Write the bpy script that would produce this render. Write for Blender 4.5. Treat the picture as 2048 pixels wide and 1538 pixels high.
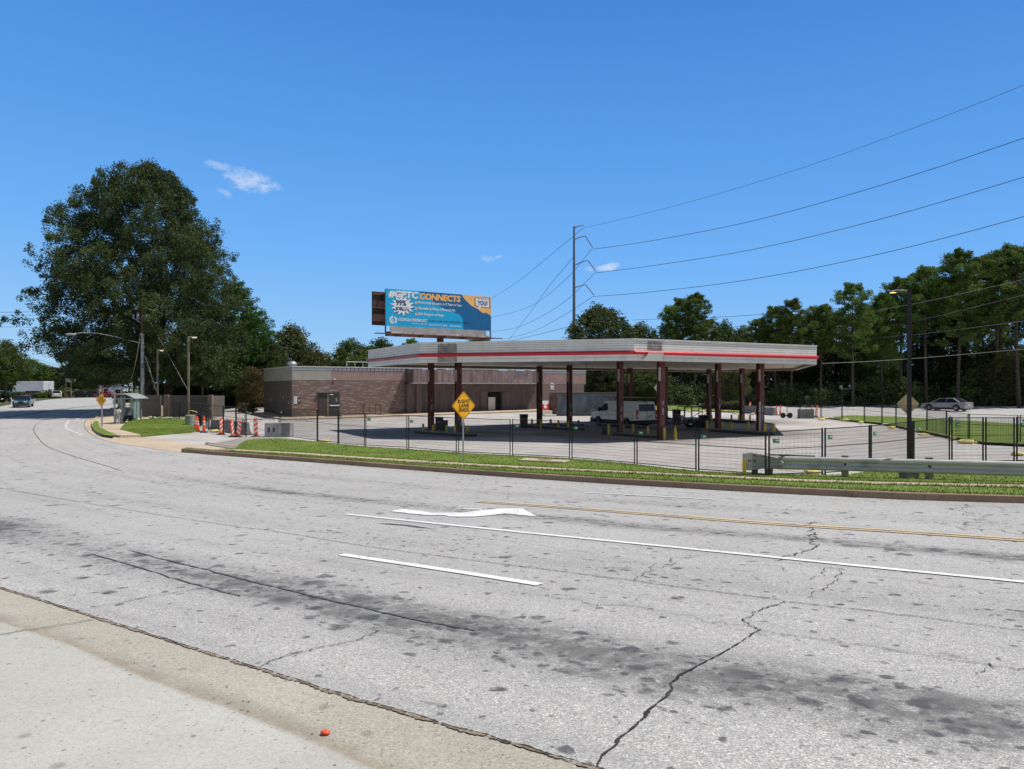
import bpy, bmesh, math, random
import numpy as np
from mathutils import Vector, Matrix, noise as mnoise
for o in list(bpy.data.objects): bpy.data.objects.remove(o)
SC = bpy.context.scene
COL = SC.collection
R = math.radians
# ---------------------------------------------------------------- camera
F, CX, HY, CH = 1480.0, 1024.0, 775.0, 3.1
cam_data = bpy.data.cameras.new('camera')
cam = bpy.data.objects.new('camera', cam_data); COL.objects.link(cam)
cam.location = (0, 0, CH); cam.rotation_euler = (R(90), 0, 0)
cam_data.sensor_width = 36; cam_data.lens = F/2048*36
cam_data.shift_y = (HY-769)/2048
cam_data.clip_start = .1; cam_data.clip_end = 5000
SC.camera = cam
# ---------------------------------------------------------------- light
SUN_EL, SUN_AZ = 64.0, 6.0          # elevation; azimuth counter-clockwise from +X
w = bpy.data.worlds.new("World"); SC.world = w; w.use_nodes = True
def build_world():
    nt = w.node_tree; N = nt.nodes; L = nt.links; N.clear()
    out = N.new('ShaderNodeOutputWorld'); bg = N.new('ShaderNodeBackground')
    sky = N.new('ShaderNodeTexSky'); sky.sky_type = 'NISHITA'; sky.sun_disc = False
    sky.sun_elevation = R(SUN_EL); sky.sun_rotation = R(90-SUN_AZ)
    sky.air_density = 1.0; sky.dust_density = .35; sky.ozone_density = 2.2; sky.altitude = 300
    bg.inputs['Strength'].default_value = .125
    hs = N.new('ShaderNodeHueSaturation'); hs.inputs['Hue'].default_value = .512; hs.inputs['Saturation'].default_value = 1.22; hs.inputs['Value'].default_value = 1.0
    L.new(sky.outputs[0], hs.inputs['Color'])
    hs.inputs['Hue'].default_value = .5; hs.inputs['Saturation'].default_value = 1.0
    # small fair-weather clouds, placed by direction in the sky
    tc = N.new('ShaderNodeTexCoord')
    def M(op, a, b=None, c=None):
        m = N.new('ShaderNodeMath'); m.operation = op
        for i, v in enumerate((a, b, c)):
            if v is None: continue
            if isinstance(v, (int, float)): m.inputs[i].default_value = v
            else: L.new(v, m.inputs[i])
        return m.outputs[0]
    sx = N.new('ShaderNodeSeparateXYZ'); L.new(tc.outputs['Generated'], sx.inputs[0])
    az = M('ARCTAN2', sx.outputs[0], sx.outputs[1]); el = M('ARCSINE', sx.outputs[2])
    # clear late-summer blue: darkened overhead to deepen shade, paler and slightly hazier near the horizon
    gr = N.new('ShaderNodeValToRGB'); L.new(M('ADD', el, M('MULTIPLY', az, .05)), gr.inputs[0]); ee = gr.color_ramp.elements
    stops = ((0.0, (.37,.63,.93)), (.06, (.26,.55,.94)), (.16, (.158,.45,.95)), (.30, (.094,.345,.85)), (.50, (.046,.235,.68)), (.66, (.022,.085,.24)), (1.0, (.016,.04,.10)))
    while len(ee) < len(stops): ee.new(.5)
    for i, (q, c) in enumerate(stops): ee[i].position = q; ee[i].color = tuple(v*.125 for v in c)+(1,)
    vm = N.new('ShaderNodeVectorMath'); vm.operation = 'SCALE'; L.new(gr.outputs[0], vm.inputs[0]); vm.inputs['Scale'].default_value = 64.0
    mg = N.new('ShaderNodeMix'); mg.data_type = 'RGBA'; mg.inputs[0].default_value = .9; L.new(hs.outputs[0], mg.inputs[6]); L.new(vm.outputs[0], mg.inputs[7])
    # paler, greyer sky added behind the camera as fill for facing walls and sign
    pb = N.new('ShaderNodeMapRange'); pb.interpolation_type = 'SMOOTHSTEP'; L.new(sx.outputs[1], pb.inputs[0]); pb.inputs[1].default_value = .15; pb.inputs[2].default_value = -.5; pb.inputs[3].default_value = 0; pb.inputs[4].default_value = .85
    lowk = N.new('ShaderNodeMapRange'); L.new(sx.outputs[2], lowk.inputs[0]); lowk.inputs[1].default_value = .75; lowk.inputs[2].default_value = .35
    mb_ = N.new('ShaderNodeMix'); mb_.data_type = 'RGBA'; L.new(M('MULTIPLY', pb.outputs[0], lowk.outputs[0]), mb_.inputs[0]); L.new(mg.outputs[2], mb_.inputs[6]); mb_.inputs[7].default_value = (3.7, 3.9, 4.1, 1)
    cv = N.new('ShaderNodeCombineXYZ'); L.new(M('MULTIPLY', az, 1.0), cv.inputs[0]); L.new(M('MULTIPLY', el, 1.9), cv.inputs[1])
    no = N.new('ShaderNodeTexNoise'); no.inputs['Scale'].default_value = 55; no.inputs['Detail'].default_value = 6; no.inputs['Roughness'].default_value = .62
    L.new(cv.outputs[0], no.inputs['Vector'])
    no2 = N.new('ShaderNodeTexNoise'); no2.inputs['Scale'].default_value = 190; no2.inputs['Detail'].default_value = 4
    L.new(cv.outputs[0], no2.inputs['Vector'])
    nn = M('ADD', M('MULTIPLY', no.outputs[0], .7), M('MULTIPLY', no2.outputs[0], .3))
    tot = None
    for (x, y, rx, ry, s, sl) in ((500, 362, 62, 22, .62, .12), (440, 332, 34, 9, .34, .12), (450, 387, 18, 8, .36, .3), (1212, 535, 32, 9, .75, -.12), (1180,539,14,6,.4,0), (975, 517, 14, 8, .4, .1), (997, 514, 8, 4, .3, 0), (735,705,8,3,.3,0)):
        u = (x-CX)/F; a0 = math.atan(u); e0 = math.atan((HY-y)/F*math.cos(a0))
        k = math.cos(a0)**2
        dx = M('DIVIDE', M('SUBTRACT', az, a0), rx/F*k); dy = M('DIVIDE', M('ADD', M('SUBTRACT', el, e0), M('MULTIPLY', M('SUBTRACT', az, a0), sl)), ry/F)
        d = M('ADD', M('MULTIPLY', dx, dx), M('MULTIPLY', dy, dy))
        v = M('MULTIPLY', M('SUBTRACT', 1.0, d), .5)
        v = M('ADD', v, M('MULTIPLY', M('SUBTRACT', nn, .5), 2.6))
        v = M('MULTIPLY', v, s*1.5); c = N.new('ShaderNodeClamp'); L.new(v, c.inputs[0]); c.inputs[2].default_value = s
        g = N.new('ShaderNodeMapRange'); g.interpolation_type = 'SMOOTHSTEP'; L.new(d, g.inputs[0]); g.inputs[1].default_value = 1.6; g.inputs[2].default_value = .5
        v = M('MULTIPLY', c.outputs[0], g.outputs[0])
        tot = v if tot is None else M('MAXIMUM', tot, v)
    mx = N.new('ShaderNodeMix'); mx.data_type = 'RGBA'; L.new(tot, mx.inputs[0]); L.new(mb_.outputs[2], mx.inputs[6]); mx.inputs[7].default_value = (5.6, 6.3, 7.4, 1)
    L.new(mx.outputs[2], bg.inputs[0]); L.new(bg.outputs[0], out.inputs[0])
build_world()
sd = bpy.data.lights.new('sun', 'SUN'); sun = bpy.data.objects.new('sun', sd); COL.objects.link(sun)
sd.energy = 5.0; sd.angle = R(.53); sd.color = (1.0, .955, .88)
SUNV = Vector((math.cos(R(SUN_EL))*math.cos(R(SUN_AZ)), math.cos(R(SUN_EL))*math.sin(R(SUN_AZ)), math.sin(R(SUN_EL))))
sun.rotation_euler = SUNV.to_track_quat('Z', 'Y').to_euler(); sun.location = (0, 0, 60)
SC.view_settings.view_transform = 'Standard'; SC.view_settings.look = 'None'
SC.view_settings.exposure = 0; SC.view_settings.gamma = 1; SC.view_settings.use_curve_mapping = False
try:
    SC.cycles.max_bounces = 6; SC.cycles.transparent_max_bounces = 12; SC.cycles.caustics_reflective = False; SC.cycles.caustics_refractive = False
except Exception: pass
# ---------------------------------------------------------------- terrain
def H(x, y):
    p = 1.072 + .007*x - .04*y
    z = .5*(p + math.sqrt(p*p + .02))
    t = min(max((y-58)/48, 0), 1); z += .8*t*t*(3-2*t)
    return z
def G(px, py, dz=0.0):
    """the point of the ground (raised by dz) seen towards a picture position"""
    u = (px-CX)/F; v = (py-HY)/F
    g = lambda Y: CH - v*Y - H(u*Y, Y) - dz
    lo = 1.0; y = 2.0
    while y < 420 and g(y) > 0: lo = y; y += .5 + y*.01
    if y >= 420: return Vector((u*420, 420, H(u*420, 420)+dz))
    hi = y
    for _ in range(40):
        m = (lo+hi)/2
        if g(m) > 0: lo = m
        else: hi = m
    return Vector((u*hi, hi, H(u*hi, hi)+dz))
def V(px, py, Y): return Vector(((px-CX)/F*Y, Y, CH-(py-HY)/F*Y))
def zat(py, Y): return CH-(py-HY)/F*Y
# ---------------------------------------------------------------- tagging
def tag(o, label=None, cat=None, group=None, kind=None):
    if label: o['label'] = label
    if cat: o['category'] = cat
    if group: o['group'] = group
    if kind: o['kind'] = kind
    return o
def thing(name, label, cat, loc=(0, 0, 0), rz=0, group=None):
    o = bpy.data.objects.new(name, None); COL.objects.link(o)
    o.empty_display_size = .2
    o.location = loc; o.rotation_euler = (0, 0, rz)
    return tag(o, label, cat, group)
def dup(o, loc=None, rz=None, scale=None, label=None, group=None, parent=None):
    c = o.copy(); COL.objects.link(c)
    if parent is not None: c.parent = parent
    if loc is not None: c.location = loc
    if rz is not None: c.rotation_euler = (0, 0, rz)
    if scale is not None: c.scale = scale if hasattr(scale, '__len__') else (scale,)*3
    if label: c['label'] = label
    if group: c['group'] = group
    for ch in list(o.children): dup(ch, parent=c)
    return c
# ---------------------------------------------------------------- mesh builder
class MB:
    def __init__(s): s.v = []; s.f = []; s.m = []; s.mi = 0
    def add(s, vs, fs):
        n = len(s.v); s.v += [tuple(v) for v in vs]
        for f in fs: s.f.append([i+n for i in f]); s.m.append(s.mi)
        return s
    def box(s, a, b, M=None):
        x0, y0, z0 = a; x1, y1, z1 = b
        vs = [Vector(p) for p in ((x0,y0,z0),(x1,y0,z0),(x1,y1,z0),(x0,y1,z0),(x0,y0,z1),(x1,y0,z1),(x1,y1,z1),(x0,y1,z1))]
        if M is not None: vs = [M @ v for v in vs]
        return s.add(vs, [(0,3,2,1),(4,5,6,7),(0,1,5,4),(1,2,6,5),(2,3,7,6),(3,0,4,7)])
    def bar(s, p, q, wd=.05, ht=None, up=(0,0,1)):
        p = Vector(p); q = Vector(q); d = (q-p)
        if d.length < 1e-6: return s
        ht = ht or wd; d.normalize(); upv = Vector(up)
        if abs(d.dot(upv)) > .98: upv = Vector((1, 0, 0))
        a = d.cross(upv).normalized()*(wd/2); b = a.cross(d).normalized()*(ht/2)
        vs = [p-a-b, p+a-b, p+a+b, p-a+b, q-a-b, q+a-b, q+a+b, q-a+b]
        return s.add(vs, [(0,3,2,1),(4,5,6,7),(0,1,5,4),(1,2,6,5),(2,3,7,6),(3,0,4,7)])
    def tube(s, pts, r, n=8, cap=True):
        pts = [Vector(p) for p in pts]; rr = r if hasattr(r, '__len__') else [r]*len(pts)
        b0 = len(s.v); prev = None
        for i, p in enumerate(pts):
            d = (pts[min(i+1, len(pts)-1)]-pts[max(i-1, 0)]).normalized()
            if prev is None:
                a = d.orthogonal().normalized()
            else:
                a = (prev - d*prev.dot(d))
                a = a.normalized() if a.length > 1e-6 else d.orthogonal().normalized()
            prev = a; b = d.cross(a)
            for k in range(n):
                t = 2*math.pi*k/n; s.v.append(tuple(p + (a*math.cos(t)+b*math.sin(t))*rr[i]))
        for i in range(len(pts)-1):
            for k in range(n):
                k2 = (k+1) % n; s.f.append([b0+i*n+k, b0+i*n+k2, b0+(i+1)*n+k2, b0+(i+1)*n+k]); s.m.append(s.mi)
        if cap:
            s.f.append([b0+k for k in range(n)][::-1]); s.m.append(s.mi)
            s.f.append([b0+(len(pts)-1)*n+k for k in range(n)]); s.m.append(s.mi)
        return s
    def lathe(s, prof, c=(0, 0, 0), n=16, ax='z', M=None):
        """prof: list of (radius, height)"""
        b0 = len(s.v); c = Vector(c)
        for r, h in prof:
            for k in range(n):
                t = 2*math.pi*k/n; a, b = r*math.cos(t), r*math.sin(t)
                v = {'z': Vector((a, b, h)), 'y': Vector((a, h, b)), 'x': Vector((h, a, b))}[ax]
                v = c+v
                s.v.append(tuple(M @ v if M is not None else v))
        for i in range(len(prof)-1):
            for k in range(n):
                k2 = (k+1) % n; s.f.append([b0+i*n+k, b0+i*n+k2, b0+(i+1)*n+k2, b0+(i+1)*n+k]); s.m.append(s.mi)
        s.f.append([b0+k for k in range(n)][::-1]); s.m.append(s.mi)
        s.f.append([b0+(len(prof)-1)*n+k for k in range(n)]); s.m.append(s.mi)
        return s
    def prism(s, poly, z0, z1, M=None):
        """poly in xy, extruded z0..z1"""
        n = len(poly)
        vs = [Vector((x, y, z0)) for x, y in poly]+[Vector((x, y, z1)) for x, y in poly]
        if M is not None: vs = [M @ v for v in vs]
        return s.add(vs, [list(range(n))[::-1], list(range(n, 2*n))]+[(i, (i+1) % n, n+(i+1) % n, n+i) for i in range(n)])
    def side(s, poly, y0, y1, M=None):
        """poly in xz, extruded along y"""
        n = len(poly)
        vs = [Vector((x, y0, z)) for x, z in poly]+[Vector((x, y1, z)) for x, z in poly]
        if M is not None: vs = [M @ v for v in vs]
        return s.add(vs, [list(range(n)), list(range(n, 2*n))[::-1]]+[(i, n+i, n+(i+1) % n, (i+1) % n) for i in range(n)])
    def blob(s, c, r, sub=1, jit=.0, rnd=None):
        bm = bmesh.new(); bmesh.ops.create_icosphere(bm, subdivisions=sub, radius=1)
        rr = r if hasattr(r, '__len__') else (r, r, r)
        vs = []
        for v in bm.verts:
            k = 1+(rnd.uniform(-jit, jit) if rnd else 0)
            vs.append((c[0]+v.co.x*rr[0]*k, c[1]+v.co.y*rr[1]*k, c[2]+v.co.z*rr[2]*k))
        fs = [[v.index for v in f.verts] for f in bm.faces]; bm.free()
        return s.add(vs, fs)
    def build(s, name, mat, parent=None, loc=None, smooth=False, bevel=0, fix=True):
        me = bpy.data.meshes.new(name); off = Vector(loc) if loc is not None else Vector((0, 0, 0))
        me.from_pydata([tuple(Vector(v)-off) for v in s.v], [], s.f)
        mats = mat if isinstance(mat, (list, tuple)) else [mat]
        for m in mats: me.materials.append(m)
        if len(mats) > 1: me.polygons.foreach_set('material_index', s.m)
        if fix:
            bm = bmesh.new(); bm.from_mesh(me)
            if smooth: bmesh.ops.remove_doubles(bm, verts=bm.verts, dist=1e-5)
            bmesh.ops.recalc_face_normals(bm, faces=bm.faces)
            if bevel: bmesh.ops.bevel(bm, geom=[e for e in bm.edges if e.is_manifold and e.calc_face_angle(0) > .5], offset=bevel, segments=1, affect='EDGES', clamp_overlap=True)
            bm.to_mesh(me); bm.free()
        if smooth:
            me.polygons.foreach_set('use_smooth', [True]*len(me.polygons))
            try: me.set_sharp_from_angle(angle=R(40))
            except Exception: pass
        me.update()
        o = bpy.data.objects.new(name, me); COL.objects.link(o)
        if parent is not None: o.parent = parent
        if loc is not None: o.location = loc
        return o
def npmesh(name, verts, faces_n, mat, parent=None, idx=None):
    """fast mesh of polygons with faces_n corners each, vertices in order"""
    me = bpy.data.meshes.new(name); n = len(verts)
    me.vertices.add(n); me.vertices.foreach_set('co', np.asarray(verts, dtype=np.float32).ravel())
    nf = n//faces_n
    me.loops.add(n); me.loops.foreach_set('vertex_index', np.arange(n, dtype=np.int32))
    me.polygons.add(nf); me.polygons.foreach_set('loop_start', np.arange(0, n, faces_n, dtype=np.int32))
    try: me.polygons.foreach_set('loop_total', np.full(nf, faces_n, dtype=np.int32))
    except Exception: pass
    mats = mat if isinstance(mat, (list, tuple)) else [mat]
    for m in mats: me.materials.append(m)
    if idx is not None: me.polygons.foreach_set('material_index', np.asarray(idx, dtype=np.int32))
    me.update(calc_edges=True); me.validate()
    o = bpy.data.objects.new(name, me); COL.objects.link(o)
    if parent is not None: o.parent = parent
    return o
# ---------------------------------------------------------------- materials
class NT:
    def __init__(s, name):
        s.m = bpy.data.materials.new(name); s.m.use_nodes = True; s.N = s.m.node_tree.nodes; s.L = s.m.node_tree.links
        s.b = s.N['Principled BSDF']
    def math(s, op, a, b=None, clamp=False):
        m = s.N.new('ShaderNodeMath'); m.operation = op; m.use_clamp = clamp
        for i, v in enumerate((a, b)):
            if v is None: continue
            if isinstance(v, (int, float)): m.inputs[i].default_value = v
            else: s.L.new(v, m.inputs[i])
        return m.outputs[0]
    def pos(s):
        g = s.N.new('ShaderNodeNewGeometry'); return g.outputs['Position']
    def obj(s):
        g = s.N.new('ShaderNodeTexCoord'); return g.outputs['Object']
    def noise(s, vec, scale, detail=3, rough=.55, stretch=None):
        if stretch:
            mp = s.N.new('ShaderNodeMapping'); mp.inputs['Scale'].default_value = stretch; s.L.new(vec, mp.inputs[0]); vec = mp.outputs[0]
        n = s.N.new('ShaderNodeTexNoise'); n.inputs['Scale'].default_value = scale; n.inputs['Detail'].default_value = detail; n.inputs['Roughness'].default_value = rough
        s.L.new(vec, n.inputs['Vector']); return n.outputs[0]
    def vor(s, vec, scale, out='Distance', rnd=1.0, dim='2D'):
        n = s.N.new('ShaderNodeTexVoronoi'); n.voronoi_dimensions = dim; n.inputs['Scale'].default_value = scale; n.inputs['Randomness'].default_value = rnd; s.L.new(vec, n.inputs['Vector']); return n.outputs[out]
    def mapr(s, v, a, b, c=0.0, d=1.0):
        n = s.N.new('ShaderNodeMapRange'); n.interpolation_type = 'SMOOTHSTEP'
        s.L.new(v, n.inputs[0])
        for i, q in enumerate((a, b, c, d)): n.inputs[i+1].default_value = q
        return n.outputs[0]
    def ramp(s, v, stops):
        n = s.N.new('ShaderNodeValToRGB'); s.L.new(v, n.inputs[0]); e = n.color_ramp.elements
        while len(e) < len(stops): e.new(.5)
        for i, (p, c) in enumerate(stops): e[i].position = p; e[i].color = tuple(c)+(1,) if len(c) == 3 else c
        return n.outputs[0]
    def mix(s, f, a, b, mode='MIX'):
        n = s.N.new('ShaderNodeMix'); n.data_type = 'RGBA'; n.blend_type = mode
        for i, v in ((0, f), (6, a), (7, b)):
            if isinstance(v, (int, float)): n.inputs[i].default_value = v
            elif isinstance(v, tuple): n.inputs[i].default_value = v+(1,) if len(v) == 3 else v
            else: s.L.new(v, n.inputs[i])
        return n.outputs[2]
    def bump(s, v, st=.3, dist=.01):
        n = s.N.new('ShaderNodeBump'); n.inputs['Strength'].default_value = st; n.inputs['Distance'].default_value = dist; s.L.new(v, n.inputs['Height']); s.L.new(n.outputs[0], s.b.inputs['Normal'])
    def col(s, c):
        if isinstance(c, tuple): s.b.inputs['Base Color'].default_value = c+(1,)
        else: s.L.new(c, s.b.inputs['Base Color'])
    def rough(s, r):
        if isinstance(r, (int, float)): s.b.inputs['Roughness'].default_value = r
        else: s.L.new(r, s.b.inputs['Roughness'])
MATS = {}
def mat(name, c, rough=.7, metal=0.0, var=.12, scale=3.0, bump=0.0, spec=None, coat=0.0, emit=None, dirt=None, stretch=None):
    if name in MATS: return MATS[name]
    t = NT(name); p = t.obj()
    n = t.noise(p, scale, 4, stretch=stretch)
    lo = tuple(max(0, x*(1-var*1.6)) for x in c); hi = tuple(min(1, x*(1+var*1.3)) for x in c)
    cc = t.ramp(n, [(.3, lo), (.7, hi)])
    if dirt:
        d = t.mapr(t.noise(p, scale*.45, 5, .65), .5, .72)
        cc = t.mix(d, cc, dirt)
    t.col(cc); t.rough(t.math('ADD', t.math('MULTIPLY', t.noise(p, scale*2.3, 3), .25), max(0, rough-.12)))
    t.b.inputs['Metallic'].default_value = metal
    if spec is not None: t.b.inputs['Specular IOR Level'].default_value = spec
    if coat: t.b.inputs['Coat Weight'].default_value = coat; t.b.inputs['Coat Roughness'].default_value = .06
    if bump: t.bump(t.noise(p, scale*6, 4), bump, .02)
    if emit: t.b.inputs['Emission Color'].default_value = emit[0]+(1,); t.b.inputs['Emission Strength'].default_value = emit[1]
    MATS[name] = t.m; return t.m
# ================================================================ ground materials
RC = (71.431, 111.778)              # centre of the road's curve; near gutter edge lies at radius 128.8
def radius(t, p):
    v = t.N.new('ShaderNodeVectorMath'); v.operation = 'SUBTRACT'; t.L.new(p, v.inputs[0]); v.inputs[1].default_value = (RC[0], RC[1], 0)
    m = t.N.new('ShaderNodeVectorMath'); m.operation = 'MULTIPLY'; t.L.new(v.outputs[0], m.inputs[0]); m.inputs[1].default_value = (1, 1, 0)
    l = t.N.new('ShaderNodeVectorMath'); l.operation = 'LENGTH'; t.L.new(m.outputs[0], l.inputs[0]); 
    return l.outputs['Value'], m.outputs[0]
def road_mat(name, worn=True):
    t = NT(name); p = t.pos()
    big = t.noise(p, .22, 4, .6)
    base = t.ramp(big, [(.3, (.415, .402, .385)), (.7, (.485, .472, .452))])
    # exposed aggregate: pale and dark stones
    v = t.vor(p, 95, 'Color'); sp = t.N.new('ShaderNodeSeparateColor'); t.L.new(v, sp.inputs[0])
    stone = t.ramp(sp.outputs[0], [(0, (.32, .32, .33)), (.25, (.66, .66, .67)), (.7, (1.0, 1.0, 1.0)), (.93, (1.35, 1.34, 1.3)), (1, (1.9, 1.85, 1.75))])
    v2 = t.vor(p, 160, 'Color'); sp2 = t.N.new('ShaderNodeSeparateColor'); t.L.new(v2, sp2.inputs[0])
    stone2 = t.ramp(sp2.outputs[1], [(0, (.5, .5, .5)), (.6, (1.05, 1.05, 1.05)), (1, (1.4, 1.38, 1.35))])
    c = t.mix(.68, base, stone, 'MULTIPLY'); c = t.mix(.5, c, stone2, 'MULTIPLY')
    mid = t.noise(p, 9, 5, .7); c = t.mix(t.mapr(mid, .35, .7, 0, .22), c, (.22, .22, .225))
    # fine weathering cracks
    if worn:
        rad, rel = radius(t, p)
        ang = t.N.new('ShaderNodeSeparateXYZ'); t.L.new(rel, ang.inputs[0])
        th = t.math('ARCTAN2', ang.outputs[0], ang.outputs[1])
        cv = t.N.new('ShaderNodeCombineXYZ'); t.L.new(t.math('MULTIPLY', th, 128.8), cv.inputs[0]); t.L.new(rad, cv.inputs[1])
        rp = cv.outputs[0]
        str_ = t.noise(rp, .55, 5, .65, stretch=(.35, 1.6, 1))
        tot = None
        sxp = t.N.new('ShaderNodeSeparateXYZ'); t.L.new(p, sxp.inputs[0]); leftfade = t.mapr(sxp.outputs[0], -16, -5)
        for r0, wd, s in ((127.0, .95, 1.0), (126.6, .4, .7), (120.0, .6, 1.0), (123.6, .8, .22), (116.7, .8, .25), (113.3,.8,.15)):
            g = t.mapr(t.math('ABSOLUTE', t.math('SUBTRACT', t.math('ADD', rad, t.math('MULTIPLY', t.math('SUBTRACT', t.noise(p, .35, 3), .5), .9)), r0)), wd, 0)
            if r0 < 125: g = t.math('MULTIPLY', g, leftfade)
            k = t.math('MULTIPLY', t.math('MULTIPLY', g, s), t.mapr(str_, .34, .62, .35, 1.0))
            tot = k if tot is None else t.math('MAXIMUM', tot, k)
        edge = t.mapr(t.noise(p, 6, 5, .7), .3, .62, .25, 1.0)
        c = t.mix(t.math('MULTIPLY', t.math('MULTIPLY', tot, edge), .86), c, (.075, .072, .068))
        bl = t.noise(rp, 1.5, 6, .72, stretch=(.8, 1.5, 1))
        c = t.mix(t.math('MULTIPLY', t.mapr(t.math('ADD', bl, t.math('MULTIPLY', tot, .16)), .60, .70), .55), c, (.10, .098, .095))
        # polished and dusty lengthwise streaks
        c = t.mix(t.mapr(t.noise(rp, .9, 5, .6, stretch=(.12, 2.2, 1)), .46, .68, 0, .28), c, (.24, .235, .23))
        # oil drips
        wob = t.N.new('ShaderNodeVectorMath'); wob.operation = 'ADD'
        nz = t.N.new('ShaderNodeTexNoise'); nz.inputs['Scale'].default_value = 7; t.L.new(p, nz.inputs['Vector'])
        sc = t.N.new('ShaderNodeVectorMath'); sc.operation = 'SCALE'; t.L.new(nz.outputs['Color'], sc.inputs[0]); sc.inputs['Scale'].default_value = .16
        t.L.new(p, wob.inputs[0]); t.L.new(sc.outputs[0], wob.inputs[1])
        for scl, thr, dens, st in ((2.6, .28, .76, .95), (5.0, .30, .82, .95), (1.3, .2, .74, .8), (9.0, .32, .78, .8)):
            vd = t.vor(wob.outputs[0], scl); vc = t.vor(wob.outputs[0], scl, 'Color')
            s3 = t.N.new('ShaderNodeSeparateColor'); t.L.new(vc, s3.inputs[0])
            size = t.math('MULTIPLY', s3.outputs[1], thr)
            spot = t.math('MULTIPLY', t.mapr(t.math('SUBTRACT', vd, size), .09, -.07), t.mapr(mid, .3, .62, .45, 1.0))
            near = t.math('ADD', t.math('MULTIPLY', tot, .75), t.math('MULTIPLY', t.noise(p, .3, 3), .22))
            pick = t.math('GREATER_THAN', t.math('ADD', s3.outputs[0], t.math('MULTIPLY', near, .9)), 1.5-dens*.62)
            c = t.mix(t.math('MULTIPLY', t.math('MULTIPLY', spot, pick), st), c, (.075, .075, .08))
    t.col(c); t.rough(.88); t.b.inputs['Specular IOR Level'].default_value = .25
    t.bump(t.math('ADD', sp.outputs[0], t.math('MULTIPLY', mid, .6)), .55, .006)
    return t.m
def concrete_mat(name, c, warm=(.36, .25, .17), stain=.3, agg=.35, joints=None, dirt=.25):
    t = NT(name); p = t.pos()
    n1 = t.noise(p, .35, 5, .6); n2 = t.noise(p, 3.2, 5, .65)
    lo = tuple(x*.80 for x in c); hi = tuple(min(1, x*1.10) for x in c)
    cc = t.ramp(n1, [(.3, lo), (.7, hi)])
    cc = t.mix(t.mapr(n2, .45, .75, 0, stain), cc, warm)
    v = t.vor(p, 90, 'Color'); sp = t.N.new('ShaderNodeSeparateColor'); t.L.new(v, sp.inputs[0])
    st = t.ramp(sp.outputs[0], [(0, (.45, .45, .45)), (.12, (.85, .85, .85)), (.85, (1.02, 1.02, 1.02)), (1, (1.3, 1.28, 1.22))])
    cc = t.mix(agg, cc, st, 'MULTIPLY')
    # scattered dark specks and small stains
    vd = t.vor(p, 9); vc = t.vor(p, 9, 'Color'); s2 = t.N.new('ShaderNodeSeparateColor'); t.L.new(vc, s2.inputs[0])
    spot = t.math('MULTIPLY', t.mapr(t.math('SUBTRACT', vd, t.math('MULTIPLY', s2.outputs[1], .12)), .03, -.02), t.math('GREATER_THAN', s2.outputs[0], .8))
    cc = t.mix(t.math('MULTIPLY', spot, .6), cc, (.09, .08, .075))
    cc = t.mix(t.mapr(t.noise(p, .9, 6, .72), .52, .78, 0, dirt), cc, (.16, .155, .15))
    if joints:
        dirx, diry, step = joints
        vv = t.N.new('ShaderNodeVectorMath'); vv.operation = 'DOT_PRODUCT'
        for (a, b) in ((dirx, diry), (-diry, dirx)):
            vv = t.N.new('ShaderNodeVectorMath'); vv.operation = 'DOT_PRODUCT'; t.L.new(p, vv.inputs[0]); vv.inputs[1].default_value = (a, b, 0)
            fr = t.math('FRACT', t.math('DIVIDE', t.math('ADD', vv.outputs['Value'], 500), step))
            ln = t.mapr(t.math('ABSOLUTE', t.math('SUBTRACT', fr, .5)), .5-.022/step, .5-.010/step)
            cc = t.mix(t.math('MULTIPLY', ln, .6), cc, (.10, .09, .085))
    if joints:   # concrete colour darkened round the pump islands to deepen the canopy's shade
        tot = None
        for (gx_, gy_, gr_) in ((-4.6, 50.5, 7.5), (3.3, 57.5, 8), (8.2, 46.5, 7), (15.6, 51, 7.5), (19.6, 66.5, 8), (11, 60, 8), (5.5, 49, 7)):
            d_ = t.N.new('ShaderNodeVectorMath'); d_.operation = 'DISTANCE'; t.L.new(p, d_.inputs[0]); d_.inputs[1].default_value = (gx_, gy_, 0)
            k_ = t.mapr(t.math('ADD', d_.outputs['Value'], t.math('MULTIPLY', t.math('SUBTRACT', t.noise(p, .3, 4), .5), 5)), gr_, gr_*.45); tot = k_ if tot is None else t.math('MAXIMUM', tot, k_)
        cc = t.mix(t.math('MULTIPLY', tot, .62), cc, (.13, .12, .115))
    t.col(cc); t.rough(.9); t.b.inputs['Specular IOR Level'].default_value = .25
    t.bump(t.math('ADD', sp.outputs[0], n2), .3, .004)
    return t.m
def grass_mat(name, dark=(.035, .085, .012), light=(.10, .19, .028), dry=(.20, .17, .07), dryk=.25):
    t = NT(name); p = t.pos()
    c = t.ramp(t.noise(p, .7, 5, .65), [(.3, dark), (.7, light)])
    c = t.mix(t.mapr(t.noise(p, 14, 4, .7), .35, .7, 0, .45), c, tuple(x*.5 for x in dark))
    c = t.mix(t.mapr(t.noise(p, 1.9, 5, .7), .56, .75, 0, dryk), c, dry)
    t.col(c); t.rough(.85); t.b.inputs['Specular IOR Level'].default_value = .15
    t.bump(t.noise(p, 45, 4, .8), .7, .03)
    return t.m
M_road = road_mat('worn_asphalt'); M_road2 = road_mat('far_asphalt', False)
M_gutter = concrete_mat('gutter_concrete', (.47, .445, .385), (.37, .28, .2), .35, .55, dirt=.3)
M_walk = concrete_mat('pavement_concrete', (.475, .47, .42), (.40, .33, .25), .15, .5, dirt=.22)
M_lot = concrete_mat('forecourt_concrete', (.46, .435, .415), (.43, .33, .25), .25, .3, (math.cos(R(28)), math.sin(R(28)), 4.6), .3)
M_tan = concrete_mat('tan_concrete', (.50, .41, .30), (.36, .22, .13), .45, .35, dirt=.3)
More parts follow.
